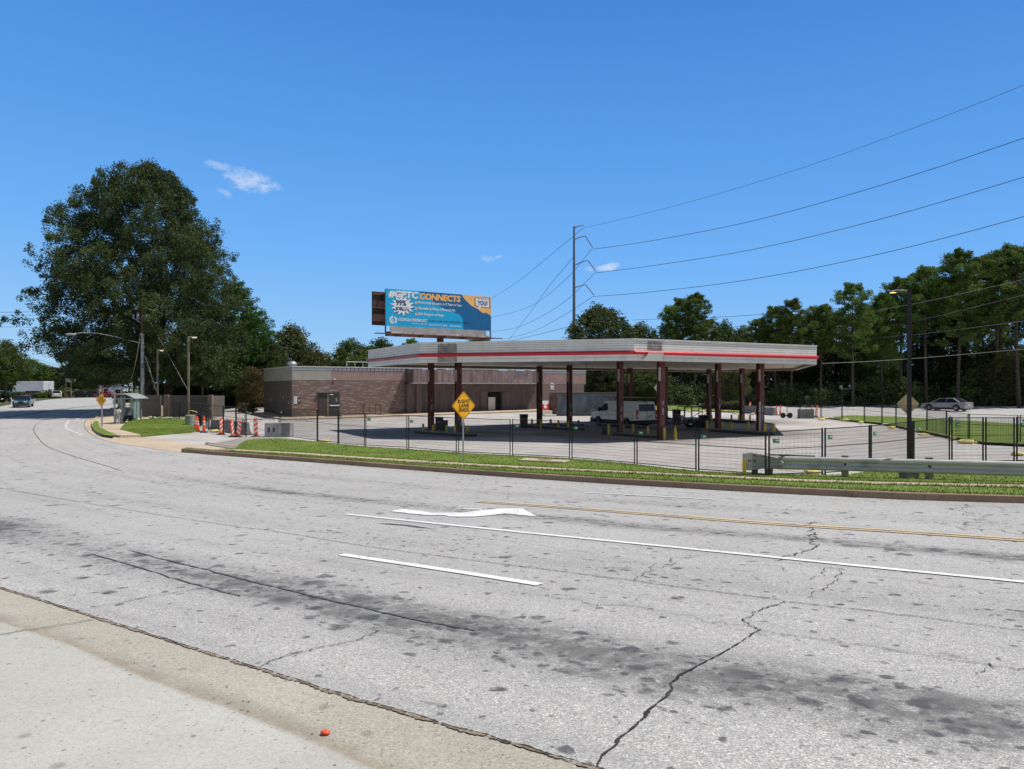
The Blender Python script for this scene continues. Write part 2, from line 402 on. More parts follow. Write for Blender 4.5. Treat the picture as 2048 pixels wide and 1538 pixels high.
M_curb = concrete_mat('kerb_concrete', (.31, .215, .145), (.18, .11, .07), .5, .3, dirt=.45)
M_agg = concrete_mat('exposed_aggregate', (.30, .27, .24), (.2, .16, .12), .3, .9)
M_grass = grass_mat('lawn', dark=(.11,.165,.028), light=(.205,.275,.055), dryk=.3)
M_blade = grass_mat('grass_blade', (.15, .225, .035), (.30, .39, .075), (.44, .37, .16), .5)
M_earth = grass_mat('rough_ground', (.05, .075, .02), (.13, .13, .05), (.22, .15, .09), .6)
# ================================================================ sheets laid on the terrain
def sheet(name, poly, mt, dz=0.0, step=2.0, skirt=0.0, hgt=None, kind='structure'):
    """a polygon (xy) cut on a grid and draped over the terrain"""
    bm = bmesh.new(); vs = [bm.verts.new((p[0], p[1], 0)) for p in poly]
    try: bm.faces.new(vs)
    except ValueError: pass
    xs = [p[0] for p in poly]; ys = [p[1] for p in poly]
    def cuts(lo, hi):
        c = []; k = math.ceil(lo/step)
        while k*step < hi:
            c.append(k*step); k += 1
        return c
    bmesh.ops.triangulate(bm, faces=bm.faces[:])
    for x in cuts(min(xs), max(xs)):
        bmesh.ops.bisect_plane(bm, geom=bm.verts[:]+bm.edges[:]+bm.faces[:], dist=1e-5, plane_co=(x, 0, 0), plane_no=(1, 0, 0))
    for y in cuts(min(ys), max(ys)):
        bmesh.ops.bisect_plane(bm, geom=bm.verts[:]+bm.edges[:]+bm.faces[:], dist=1e-5, plane_co=(0, y, 0), plane_no=(0, 1, 0))
    bm.normal_update()
    for f in bm.faces:
        if f.normal.z < 0: f.normal_flip()
    for v in bm.verts: v.co.z = H(v.co.x, v.co.y)+(dz if hgt is None else hgt(v.co.x, v.co.y))
    if skirt:
        be = [e for e in bm.edges if e.is_boundary]
        r = bmesh.ops.extrude_edge_only(bm, edges=be)
        for v in r['geom']:
            if isinstance(v, bmesh.types.BMVert): v.co.z -= skirt
    me = bpy.data.meshes.new(name); bm.to_mesh(me); bm.free(); me.materials.append(mt)
    o = bpy.data.objects.new(name, me); COL.objects.link(o)
    if kind: o['kind'] = kind
    return o
def P(pts, dz=0.0): return [G(x, y, dz) for x, y in pts]
def xy(pts): return [(p[0], p[1]) for p in pts]
def resample(pts, step):
    out = [Vector(pts[0])]; 
    for a, b in zip(pts[:-1], pts[1:]):
        a = Vector(a); b = Vector(b); n = max(1, int((b-a).length/step))
        for i in range(1, n+1): out.append(a.lerp(b, i/n))
    return out
def smooth_line(pts, it=2):
    pts = [Vector(p) for p in pts]
    for _ in range(it):
        q = [pts[0]]
        for a, b in zip(pts[:-1], pts[1:]): q += [a.lerp(b, .25), a.lerp(b, .75)]
        q.append(pts[-1]); pts = q
    return pts
def offs(line, d):
    """offset a line sideways on the ground (left positive)"""
    out = []
    for i, p in enumerate(line):
        t = line[min(i+1, len(line)-1)]-line[max(i-1, 0)]; t = Vector((t.x, t.y, 0)).normalized()
        out.append(Vector((p.x-t.y*d, p.y+t.x*d, 0)))
    return out
def ribbon(name, line, wd, mt, dz=.012, step=.6, jit=0.0, seed=0, taper=False, kind='structure', wvar=0.0):
    rnd = random.Random(seed); ln = resample([Vector((p[0], p[1], 0)) for p in line], step)
    if jit:
        o2 = []
        for i, p in enumerate(ln):
            k = mnoise.fractal(Vector((p.x*4+seed*7, p.y*4, seed*3.1)), .7, 2.0, 5)
            k2 = mnoise.fractal(Vector((p.x*4, p.y*4+seed*5, seed*9.1)), .7, 2.0, 5)
            o2.append(Vector((p.x+k*jit, p.y+k2*jit, 0)) if 0 < i < len(ln)-1 else p)
        ln = o2
    mb = MB(); n = len(ln); vs = []
    for i, p in enumerate(ln):
        t = ln[min(i+1, n-1)]-ln[max(i-1, 0)]; t.normalize() if t.length > 0 else None
        k = wd/2*(1+(rnd.uniform(-wvar, wvar) if wvar else 0))
        if taper: k *= max(.15, min(1, 5*min(i, n-1-i)/n))
        for s in (-1, 1):
            x, y = p.x-t.y*k*s, p.y+t.x*k*s; vs.append((x, y, H(x, y)+dz))
    mb.add(vs, [(2*i, 2*i+2, 2*i+3, 2*i+1) for i in range(n-1)])
    o = mb.build(name, mt, fix=False)
    if kind: o['kind'] = kind
    return o
def kerb(name, line, hgt=.15, wd=.16, mt=None, dz=0.0, label=None):
    """a kerb stone line; the line is its road-side foot, the stone lies on its left"""
    ln = resample([Vector((p[0], p[1], 0)) for p in line], 1.0); a = ln; a2 = offs(ln, .025); b = offs(ln, wd); n = len(ln)
    mb = MB(); vs = []
    for i in range(n):
        for q, z in ((a[i], -.06), (a2[i], hgt-.02), (offs(ln, .045)[i] if False else a2[i]+(b[i]-a2[i])*.15, hgt), (b[i], hgt), (b[i], -.06)):
            vs.append((q.x, q.y, H(q.x, q.y)+z+dz))
    fs = []
    for i in range(n-1):
        for k in range(4): fs.append((5*i+k, 5*(i+1)+k, 5*(i+1)+k+1, 5*i+k+1))
    fs += [(0, 1, 2, 3, 4), tuple(5*(n-1)+k for k in (4, 3, 2, 1, 0))]
    mb.add(vs, fs); o = mb.build(name, mt or M_curb); o['kind'] = 'structure'
    return o
# --- base ground reaching the horizon
def ground():
    ys = list(range(-30, 150, 6))+[170, 200, 250, 320, 420, 600, 900, 1500]; xs = [-1500, -900, -600, -400, -280, -200, -150]+list(range(-120, 121, 8))+[150, 200, 280, 400, 600, 900, 1500]
    mb = MB(); mb.add([(x, y, H(x, y)-.06) for y in ys for x in xs], [(j*len(xs)+i, j*len(xs)+i+1, (j+1)*len(xs)+i+1, (j+1)*len(xs)+i) for j in range(len(ys)-1) for i in range(len(xs)-1)])
    o = mb.build('ground', M_earth, fix=False); o['kind'] = 'structure'
ground()
# --- main road
GUT = [(-160,1130),(0, 1175), (150, 1222), (385, 1297), (525, 1340), (770, 1417), (1024, 1487), (1194, 1538)]
gut = smooth_line(xy(P(GUT)), 1); gut = [Vector((p[0], p[1], 0)) for p in gut]
e = gut[-1]; d = (gut[-1]-gut[-4]).normalized()
gut += [e+d*2, e+d*5+Vector((0,-.2,0)), e+d*12+Vector((0,-1.2,0)), e+d*26+Vector((0, -5, 0))]
CB = [(362, 904), (420, 909.5), (500, 915.5), (600, 923), (700, 930.5), (850, 942), (1024, 955), (1239, 969), (1434, 980.5), (1584, 988.5), (1819, 1000), (2048, 1007), (2200, 1012)]
cb = [Vector((p.x, p.y, 0)) for p in P(CB)]
e = cb[-1]; d = (cb[-1]-cb[-3]).normalized(); cb += [e+d*8, e+d*30+Vector((0, -4, 0))]
LEFTK = [(240, 875.5), (222, 873.2), (207, 871), (198, 868.8), (191, 865), (186.5, 861), (183.5, 856), (182.3, 851), (183.5, 845.5), (187, 840), (194, 834), (203, 828), (214, 822), (225, 816.5), (236, 811), (250, 806), (262, 803)]
lk = [Vector((p.x, p.y, 0)) for p in P(LEFTK)]          # left island kerb foot, from the driveway to the far end
GL = [(362, 905), (340, 902), (293, 896), (240, 887.5), (215, 883), (195, 875), (183,869),(176, 864), (171,858),(168,852), (168.5,846), (172, 840), (180,833), (190,827),(205,820)]
gl = [Vector((p.x, p.y, 0)) for p in P(GL)]             # asphalt edge along the driveway and the left gutter
far_top = P([(262, 799), (262, 794), (195, 794), (150, 795.3), (125, 796), (98, 798), (66, 802.5), (30, 806.5), (0, 811), (-60, 819), (-200, 838), (-420, 870)])
gutx = [Vector((p[0], p[1], 0)) for p in P([(-420, 1050)])]
road_poly = list(gut[::-1])+gutx+[Vector((p.x, p.y, 0)) for p in far_top[::-1]]+lk[::-1][:8]+gl[::-1][:15]+cb
road_poly = [p for i, p in enumerate(road_poly) if i == 0 or (p-road_poly[i-1]).length > .02]
sheet('road', road_poly, M_road, 0.0)
# concrete gutter pan and driveway between asphalt edge and kerb on the left
gpoly = gl[::-1]+P([(395,908),(430, 905),(410, 893),(335,880),(300,874),(270,876)])+lk
sheet('gutter', xy(gpoly), M_tan, -.004)
# --- forecourt: one concrete sheet from the driveway to the far fence
lot_px = [(362, 904.5), (420, 909), (500, 915), (700, 930), (1024, 954), (1434, 980), (1819, 999), (2120, 1008), (2300, 1012), (2300, 905), (2048, 890), (1969, 886.5), (1894, 874), (1800, 855), (1764, 848), (1684, 841), (1645, 836), (1625,828),(1600,826),(1565, 822), (1480, 823), (1400, 821), (1300, 819), (1180, 820), (1180, 806), (700, 800), (500, 812), (440, 820), (420, 830), (395, 845), (383, 861), (332, 864.6), (283, 868.5), (240, 876), (262, 884), (320, 893)]
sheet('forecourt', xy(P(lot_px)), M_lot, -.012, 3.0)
# --- verge along the main road: kerb, grass strip, footpath, grass
kerb('kerb', cb, .17, .18)
def vb(pts, dz=.15): return [Vector((p.x, p.y, 0)) for p in P(pts, dz)]
verge_back = vb([(491, 883), (510, 880), (540, 878.5), (560, 879), (600, 882), (660, 888), (730, 895), (815, 900), (915, 907.5), (1022, 913), (1080, 916), (1142, 919.5), (1210, 925), (1272, 931), (1335, 939), (1395, 945), (1480, 949), (1560, 951.5), (1650, 953), (1700, 952), (1740, 945), (1800, 937), (1870, 932), (1960, 928), (2048, 924), (2300, 912)], .1)
vin = offs(cb, .19)
i0 = 2
verge = vin[i0:-1]+[vin[-1]]+[Vector((60, 12, 0)), Vector((60, 26, 0))]+verge_back[::-1]+vb([(478, 889), (469, 897), (452, 902)])
def vh(x, y): return .155
sheet('verge', [tuple(p) for p in verge], M_grass, hgt=vh, step=1.5, skirt=.2)
walk = vb([(440, 900.5), (470, 900), (500, 901.8), (600, 907.2), (700, 914), (800, 920.5), (900, 926.5), (1034, 934), (1200, 941.5), (1400, 951), (1600, 960.5), (1750, 965.5), (2048, 972), (2300, 977)], .17)
wk = resample(walk, 1.5)
sheet('footpath', [tuple(p) for p in offs(wk, -.42)]+[tuple(p) for p in offs(wk, .42)[::-1]], M_tan, dz=.172, step=1.5)
# driveway corner: aggregate panel with kerb, concrete ramp
agg = vb([(410, 888), (469, 897), (491, 884), (510, 878.5), (545, 876), (520, 873), (490, 874), (455, 881)], .12)
sheet('paved_corner', [tuple(p) for p in agg], M_agg, dz=.11, step=1.5, skirt=.14)
sheet('ramp', [tuple(p) for p in offs(cb, .185)[:3]]+[tuple(p) for p in vb([(452, 902.5), (469, 897.5), (440, 894), (411, 890.5), (385, 897), (366, 902.5)], .06)], M_tan, dz=.075, step=1.5, skirt=.12)
kerb('kerb', vb([(410, 889.5), (440, 894), (471, 899)], 0), .14, .12, M_tan)
# --- left island
kerb('kerb', lk[::-1][7:] and lk[:10], .16, .17, M_tan, dz=0) if False else kerb('kerb', lk[::-1], .16, .17, M_tan)
isl = offs(lk[::-1], .18)
path_right = vb([(232, 812), (238, 826), (240, 836), (262, 838), (283, 845), (256, 850), (240, 857), (262, 863), (289, 868.5), (283,868.5), (262, 872), (240, 874.5)], .12)
sheet('path', [tuple(p) for p in isl]+[tuple(p) for p in vb([(283, 869), (289, 868.3), (256, 862), (240, 857), (256, 850), (290, 843), (300, 836), (262, 826), (262,806)], .15)], M_tan, dz=.14, step=2.0, skirt=.14)
sheet('lawn', [tuple(p) for p in vb([(184.6, 848), (189, 842), (196, 842), (199, 853), (215, 862), (230.5, 867.5), (228, 871.5), (208, 869), (195, 863.5), (186, 856)], .17)], M_grass, dz=.165, step=1.5)
def mound(x, y):
    c = G(320, 852); d = math.hypot((x-c.x)/5.5, (y-c.y)/7.5); return .17+.35*max(0, 1-d*d)
MOUND = [(240, 857), (256, 850), (283, 845), (305, 841.5), (320, 839.5), (344, 840), (371, 848), (385,853),(396, 857), (383, 859.5), (332, 863.5), (283, 867.5)]
sheet('lawn', [tuple(p) for p in vb(MOUND, .2)], M_grass, hgt=mound, step=1.2, skirt=.3)
kerb('kerb', vb([(283, 869), (332, 865.3), (383, 861), (417, 856.5)], 0), .17, .15, M_lot)
sheet('bare_earth', [tuple(p) for p in vb([(262, 826), (300, 836), (283, 845), (320, 839.5), (344, 840), (371, 848), (396, 857),(410,845),(420,838),(425,826),(380,822),(300,822)], .05)], M_earth, dz=.08, step=2.0)
# --- far right lawn and far road
fr = vb([(1663, 834.5), (1684, 832.5), (1702, 831), (1800, 834), (1921, 841), (2048, 848.5), (2300, 863), (2300, 903), (2048, 889), (1969, 885), (1894, 872.5), (1800, 853.5), (1764, 846.5), (1700, 840.5)], .12)
sheet('lawn', [tuple(p) for p in fr], M_grass, dz=.15, step=3)
kerb('kerb', vb([(1640, 836), (1684, 841.5), (1764, 848.5), (1800, 855.5), (1894, 874.5), (1969, 887), (2048, 890.5), (2300, 905)], 0), .15, .16, M_curb)
sheet('far_road', [tuple(p) for p in vb([(1180, 809.5), (1300, 810.5), (1400, 812), (1480, 815.5), (1520,824), (1600, 836), (1660, 836.5), (1702, 832), (1800, 834.5), (1921, 841.5), (2048, 849), (2400, 868), (2400, 818), (2048, 812), (1700, 808.5), (1500, 806), (1180, 803.5)], 0)], M_road2, dz=.01, step=3)
sheet('lawn', [tuple(p) for p in vb([(1180, 809.8), (1300, 811), (1400, 812.5), (1478, 816.5), (1482, 824), (1440, 822.5), (1400, 821), (1300, 818.6), (1180, 818.6)], .1)], M_grass, dz=.12, step=3, skirt=.1)
kerb('kerb', vb([(1180, 820), (1300, 820), (1400, 822.3), (1440, 823.8), (1486, 825)], 0), .14, .16, M_tan)
# left far verges, drive and field
sheet('lawn', [tuple(p) for p in vb([(-80, 822), (0, 811.5), (22, 807.5), (24, 802), (-80, 803)], .1)], M_earth, dz=.08, step=4)
sheet('lawn', [tuple(p) for p in vb([(72, 801.3), (98, 797.8), (125, 795.8), (200, 793.6), (262, 793.5), (262, 790.5), (66, 791.5)], .1)], M_earth, dz=.08, step=4)
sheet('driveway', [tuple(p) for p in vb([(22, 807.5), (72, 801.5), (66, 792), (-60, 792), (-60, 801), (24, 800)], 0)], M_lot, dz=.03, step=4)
# building pavement
# --- near side: kerb-less gutter pan and pavement apron
gin = [Vector((p[0], p[1], 0)) for p in P([(-160,1205),(0, 1244), (60, 1264), (130, 1285), (210, 1322), (300, 1362), (420, 1405), (540, 1450), (640, 1490), (745, 1538), (900, 1610)])]
gx = gin+[gin[-1]+Vector((1.5, -.9, 0)), gin[-1]+Vector((6, -3.2, 0)), gin[-1]+Vector((20, -12, 0))]
def near_concrete():
    t = NT('near_concrete'); p = t.pos(); at = t.N.new('ShaderNodeAttribute'); at.attribute_name = 'seam'; d = at.outputs['Fac']
    wob = t.math('MULTIPLY', t.math('SUBTRACT', t.noise(p, 5, 5, .7), .5), .09); d2 = t.math('ADD', d, wob)
    n1 = t.noise(p, .5, 5, .65); n2 = t.noise(p, 4, 6, .7); n3 = t.noise(p, 26, 4, .7)
    cw = t.ramp(n1, [(.28, (.39, .38, .335)), (.72, (.485, .475, .43))]); cg = t.ramp(n1, [(.28, (.35, .325, .265)), (.72, (.435, .405, .335))])
    c = t.mix(t.mapr(d, -.02, .02), cw, cg)
    c = t.mix(t.mapr(n2, .45, .7, 0, .28), c, (.30, .27, .22)); c = t.mix(t.mapr(n3, .4, .7, 0, .22), c, (.25, .24, .22))
    v = t.vor(p, 100, 'Color'); sp = t.N.new('ShaderNodeSeparateColor'); t.L.new(v, sp.inputs[0])
    st = t.ramp(sp.outputs[0], [(0, (.45, .45, .44)), (.16, (.85, .85, .85)), (.85, (1.04, 1.04, 1.03)), (1, (1.45, 1.42, 1.35))])
    c = t.mix(t.mapr(d, -.05, .05, .35, .75), c, t.mix(1.0, c, st, 'MULTIPLY'))
    # brown silt washed along the low line, thinning out either side
    silt = t.mapr(t.math('ABSOLUTE', t.math('SUBTRACT', d2, .035)), .10, .0); c = t.mix(t.math('MULTIPLY', t.math('MULTIPLY', silt, t.mapr(n2, .3, .62, .35, 1.0)), .45), c, (.25, .18, .12))
    damp = t.mapr(t.math('ABSOLUTE', t.math('SUBTRACT', d2, .10)), .16, .0); c = t.mix(t.math('MULTIPLY', t.math('MULTIPLY', damp, t.mapr(n1, .45, .62)), .45), c, (.20, .18, .15))
    for scl, thr, st_ in ((7, .12, .6), (23, .16, .7), (2.3, .09, .4)):
        vd = t.vor(p, scl); vc = t.vor(p, scl, 'Color'); s2 = t.N.new('ShaderNodeSeparateColor'); t.L.new(vc, s2.inputs[0])
        spot = t.math('MULTIPLY', t.mapr(t.math('SUBTRACT', vd, t.math('MULTIPLY', s2.outputs[1], thr)), .05, -.03), t.math('GREATER_THAN', s2.outputs[0], .80)); c = t.mix(t.math('MULTIPLY', spot, st_), c, (.10, .085, .075))
    t.col(c); t.rough(.9); t.b.inputs['Specular IOR Level'].default_value = .25; t.bump(t.math('ADD', sp.outputs[0], n2), .3, .004); return t.m
M_near = near_concrete()
def seam_attr(o, line):
    L_ = np.array([(p[0], p[1]) for p in line]); A = L_[:-1]; B = L_[1:]; AB = B-A; me = o.data; n = len(me.vertices); co = np.empty(n*3, dtype=np.float32); me.vertices.foreach_get('co', co); co = co.reshape(-1, 3)[:, :2]
    out = np.empty(n)
    for i, q in enumerate(co):
        t_ = np.clip(((q-A)*AB).sum(1)/(AB*AB).sum(1), 0, 1); D = q-(A+AB*t_[:, None]); dd = np.hypot(D[:, 0], D[:, 1]); k = dd.argmin(); out[i] = dd[k]*(1 if AB[k, 0]*(q[1]-A[k, 1])-AB[k, 1]*(q[0]-A[k, 0]) > 0 else -1)
    a = me.attributes.new('seam', 'FLOAT', 'POINT'); a.data.foreach_set('value', out.astype(np.float32))
gx = smooth_line(gx, 2)
o = sheet('gutter', [tuple(p) for p in gut]+[(34, -22), (-30, -18), (-30, 16)], M_near, 0.002, .5); seam_attr(o, gx)
def nearh(x, y): return .004
o = sheet('pavement', [tuple(p) for p in gx]+[(20, -16), (-30, -16), (-30, 14)], M_near, hgt=lambda x, y: .008, step=.5); seam_attr(o, gx)
# dirt line in the gutter's low seam
M_dirt = concrete_mat('gutter_dirt', (.27, .20, .13), (.2, .11, .06), .5, .9)
# --- road markings
def paint_mat(name, c, wear):
    t = NT(name); p = t.pos(); n = t.noise(p, 60, 5, .75); n2 = t.noise(p, 3, 4)
    k = t.mapr(t.math('ADD', n, t.math('MULTIPLY', n2, .3)), wear, wear+.06)
    v = t.vor(p, 75, 'Color'); sp = t.N.new('ShaderNodeSeparateColor'); t.L.new(v, sp.inputs[0])
    st = t.ramp(sp.outputs[0], [(0, (.55, .55, .55)), (.4, (.95, .95, .95)), (1, (1.1, 1.1, 1.1))])
    cc = t.mix(.6, t.mix(k, c, (.30, .30, .30)), st, 'MULTIPLY')
    t.col(cc); t.rough(.7); t.bump(sp.outputs[0], .3, .004); return t.m
M_white = paint_mat('white_road_paint', (.76, .76, .74), .735); M_yel = paint_mat('faded_yellow_road_paint', (.66, .48, .24), .645); M_wfaint = paint_mat('faint_white_road_paint', (.7, .7, .7), .74)
M_arrow = paint_mat('worn_arrow_paint', (.76, .76, .74), .705)
def lines(pts): return [Vector((p.x, p.y, 0)) for p in P(pts)]
def carry_on(line, dist=34):
    a, b = line[-2], line[-1]; r = math.hypot(b.x-RC[0], b.y-RC[1]); th = math.atan2(b.y-RC[1], b.x-RC[0]); out = list(line)
    for k in range(1, 13): q = th+dist*k/12/r; out.append(Vector((RC[0]+r*math.cos(q), RC[1]+r*math.sin(q), 0)))
    return out
def marking(name, line, wd, mt, **k): return ribbon(name, smooth_line(line, 1), wd, mt, .012, .4, **k)
marking('lane_line', lines([(682, 1110), (880, 1139), (1080, 1170.5)]), .15, M_white)
marking('lane_line', carry_on(lines([(692, 1029), (1024, 1063.5), (1294, 1090), (1544, 1115), (1789, 1140), (2048, 1165), (2300, 1190)])), .13, M_white)
yl = lines([(955, 1003.5), (1024, 1008), (1294, 1028), (1544, 1048.5), (1799, 1063.5), (2048, 1081), (2300, 1099)]); yl = carry_on(yl)
for s in (-.1, .1): marking('centre_line', offs(smooth_line(yl, 1), s), .13, M_yel)
marking('lane_line', lines([(1167, 985.6), (1300, 992.5), (1434, 1000)]), .1, M_wfaint)
for seg in ([(150, 840.5), (160, 835), (180, 827), (196, 820), (210, 815)],): marking('lane_line', lines(seg), .13, M_wfaint)
dots = [(139, 841), (136.5, 844), (134, 847), (132.3, 850), (131.7, 853), (132.6, 856), (136, 858.5), (140, 860.5), (144.5, 862.7), (151, 865), (158, 867.7), (166, 870)]
for a, b in zip(dots[:-1], dots[1:]):
    a1 = G(*a); b1 = G(*b); marking('lane_dash', [a1.lerp(b1, .1), a1.lerp(b1, .62)], .16, M_white)
def flat(name, pts, mt, dz=.013): return sheet(name, [tuple(p) for p in lines(pts)], mt, dz, 4.0)
ax = lambda X, Y: (680+X/4.096, 980+Y/4.096)
flat('turn_arrow', [ax(*q) for q in ((408, 178), (500, 160), (600, 168), (760, 190), (1000, 190), (1150, 170), (1240, 165), (1305, 156), (1498, 156), (1612, 222), (1350, 196), (1240, 210), (1100, 222), (1010, 224), (900, 222), (850, 208), (740, 211), (600, 200))], M_arrow)
flat('turn_arrow', [ax(*q) for q in ((945, 154), (1160, 158), (1165, 165), (1050, 163))], M_arrow)
# --- cracks and tar
M_crack = mat('crack_shadow', (.035, .032, .03), .95, var=.3, scale=5)
M_tar = mat('tar_patch', (.085, .085, .09), .8, var=.2, scale=20)
CR = [([(1194, 1538), (1216, 1500), (1262, 1460), (1330, 1395), (1350, 1358), (1400, 1330), (1460, 1300), (1500, 1272), (1522, 1260)], .028, .10),
      ([(1522, 1260), (1485, 1246), (1525, 1215), (1565, 1204)], .024, .06),
      ([(1565, 1204), (1700, 1218), (1850, 1236), (2048, 1262), (2200,1283)], .026, .03),
      ([(1522, 1260), (1640, 1282), (1760, 1295), (1880, 1316), (1975, 1333), (2048, 1338), (2200,1352)], .016, .06),
      ([(1975, 1333), (1955, 1352)], .012, .03), ([(1990,1337),(1978,1328)],.02,.02),
      ([(0, 976), (150, 1003), (455, 1052), (560, 1064), (740, 1095), (1024, 1131), (1265, 1162), (1400, 1180), (1560, 1200)], .02, .02),
      ([(1265, 1162), (1300, 1145), (1335, 1130), (1345,1117),(1400, 1111)], .014, .12), ([(1295,1137),(1345,1118)],.01,.1),
      ([(1620, 1158), (1650, 1150), (1645, 1135), (1680, 1140), (1685, 1148), (1655, 1175), (1620, 1192)], .016, .06),
      ([(1550, 1122), (1580, 1113), (1625, 1098), (1635, 1088), (1620, 1075), (1630, 1063), (1615, 1050), (1625, 1046)], .03, .16),
      ([(1480, 1132), (1550, 1131), (1575,1143)], .012, .1), ([(1685,1148),(1800,1158),(1930,1180),(2048,1187)],.012,.08),
      ([(1024, 1183), (1150, 1200), (1180,1211),(1250, 1212), (1340, 1228), (1430, 1246), (1485, 1250)], .012, .1),
      ([(1250, 1212), (1285, 1195)], .008, .1), ([(1190,1222),(1195,1210)],.008,.03),
      ([(1615, 1050), (1700, 1036), (1760, 1030)], .01, .25), ([(1935, 1011), (1915, 1022), (1925, 1026), (1960, 1032), (1950, 1042), (1945,1050), (1915,1052),(1925,1060),(2048,1068)], .014, .3),
      ([(500, 1338), (600, 1305), (700, 1285), (760, 1262)], .02, .05),
      ([(150, 1223), (250, 1203), (400, 1178), (490, 1158)], .018, .05),
      ([(0, 1158), (100, 1145), (180,1130)], .01, .04), ([(0,1101),(60,1090),(180,1075),(270,1066),(420,1052)],.008,.06),
      ([(490,1158),(640,1125),(830,1090)],.007,.06), ([(460,1052),(560,1035),(700,1023)],.008,.1),
      ([(862, 1058), (880, 1066), (930, 1072), (1000,1080),(1100, 1094), (1200,1110)], .01, .05),
      ([(0, 912), (70, 925), (200, 945), (300, 962), (420, 985), (700, 1010)], .008, .12), ([(700,1003),(820,998),(870,993)],.012,.2),
      ([(243, 942), (200, 928), (150, 914), (115, 902), (88, 890), (74, 873), (67, 862), (68, 853), (76, 845), (92, 838)], .028, .03),
      ([(0, 980), (60,988), (110,996)], .006, .03), ([(1040,1030),(1150,1040),(1300,1056)],.008,.1),
      ([(320,963),(480,980),(640,1000),(800,1010)],.008,.15),([(0,1038),(80,1034),(200,1030)],.006,.05),
      ([(1360,985),(1440,992),(1600,1000),(1800,1012)],.008,.25),([(1410,1000),(1380,1018)],.008,.2)]
for i, (pp, wd, j) in enumerate(CR):
    ll = lines(pp); dd = sum(q.y for q in ll)/len(ll)
    ribbon('crack', smooth_line(ll, 1), wd*.24*(1+min(dd, 22)/7), M_crack, .010, .02 if wd > .011 else .08, j*.95, i, taper=False, wvar=.75)
tl = lines([(180, 1108), (260, 1130), (350, 1158), (430, 1180), (480, 1193)]); ribbon('tar_line', tl, .022, M_tar, .009, .05, .02, 51, wvar=.5)
tl = lines([(265, 1103), (330, 1120), (420, 1142), (500, 1163), (600, 1187), (700, 1210), (820, 1238), (950, 1262)]); ribbon('tar_line', tl, .028, M_tar, .009, .05, .02, 52, wvar=.5)
ribbon('tar_line', lines([(754, 1047), (800, 1050), (862, 1057.5)]), .09, M_tar, .009, .1, .03, 53, taper=True)
# ragged asphalt edge over the gutter
ribbon('asphalt_edge', gut[:-3], .014, M_crack, .012, .02, .018, 61, wvar=.9)
ribbon('asphalt_edge', [p+Vector((-.0, -.02, 0)) for p in gut[:-3]], .022, M_dirt, .011, .02, .02, 62, wvar=.95)
ribbon('crack', lines([(0, 1272), (95, 1256), (190, 1240)]), .014, M_crack, .016, .05, .02, 63)
ribbon('seam', gl, .03, M_crack, .008, .2, .03, 64)
for k, sg in enumerate(([(700, 1500), (660, 1489)],)): pass
M_rub = mat('faded_orange_paint', (.62, .42, .20), .8, scale=5)
for k, q in enumerate(([(1340, 940), (1420, 934), (1480, 938)], [(1460, 926), (1530, 933), (1600, 944), (1680, 951)], [(1700,873),(1760,866),(1800,858)],[(600,854),(640,850),(690,848)],[(1460,790+25),(1470,822)])[:4]):
    ribbon('painted_line', lines(q), .1, M_rub, .0, .5, 0, 70+k)
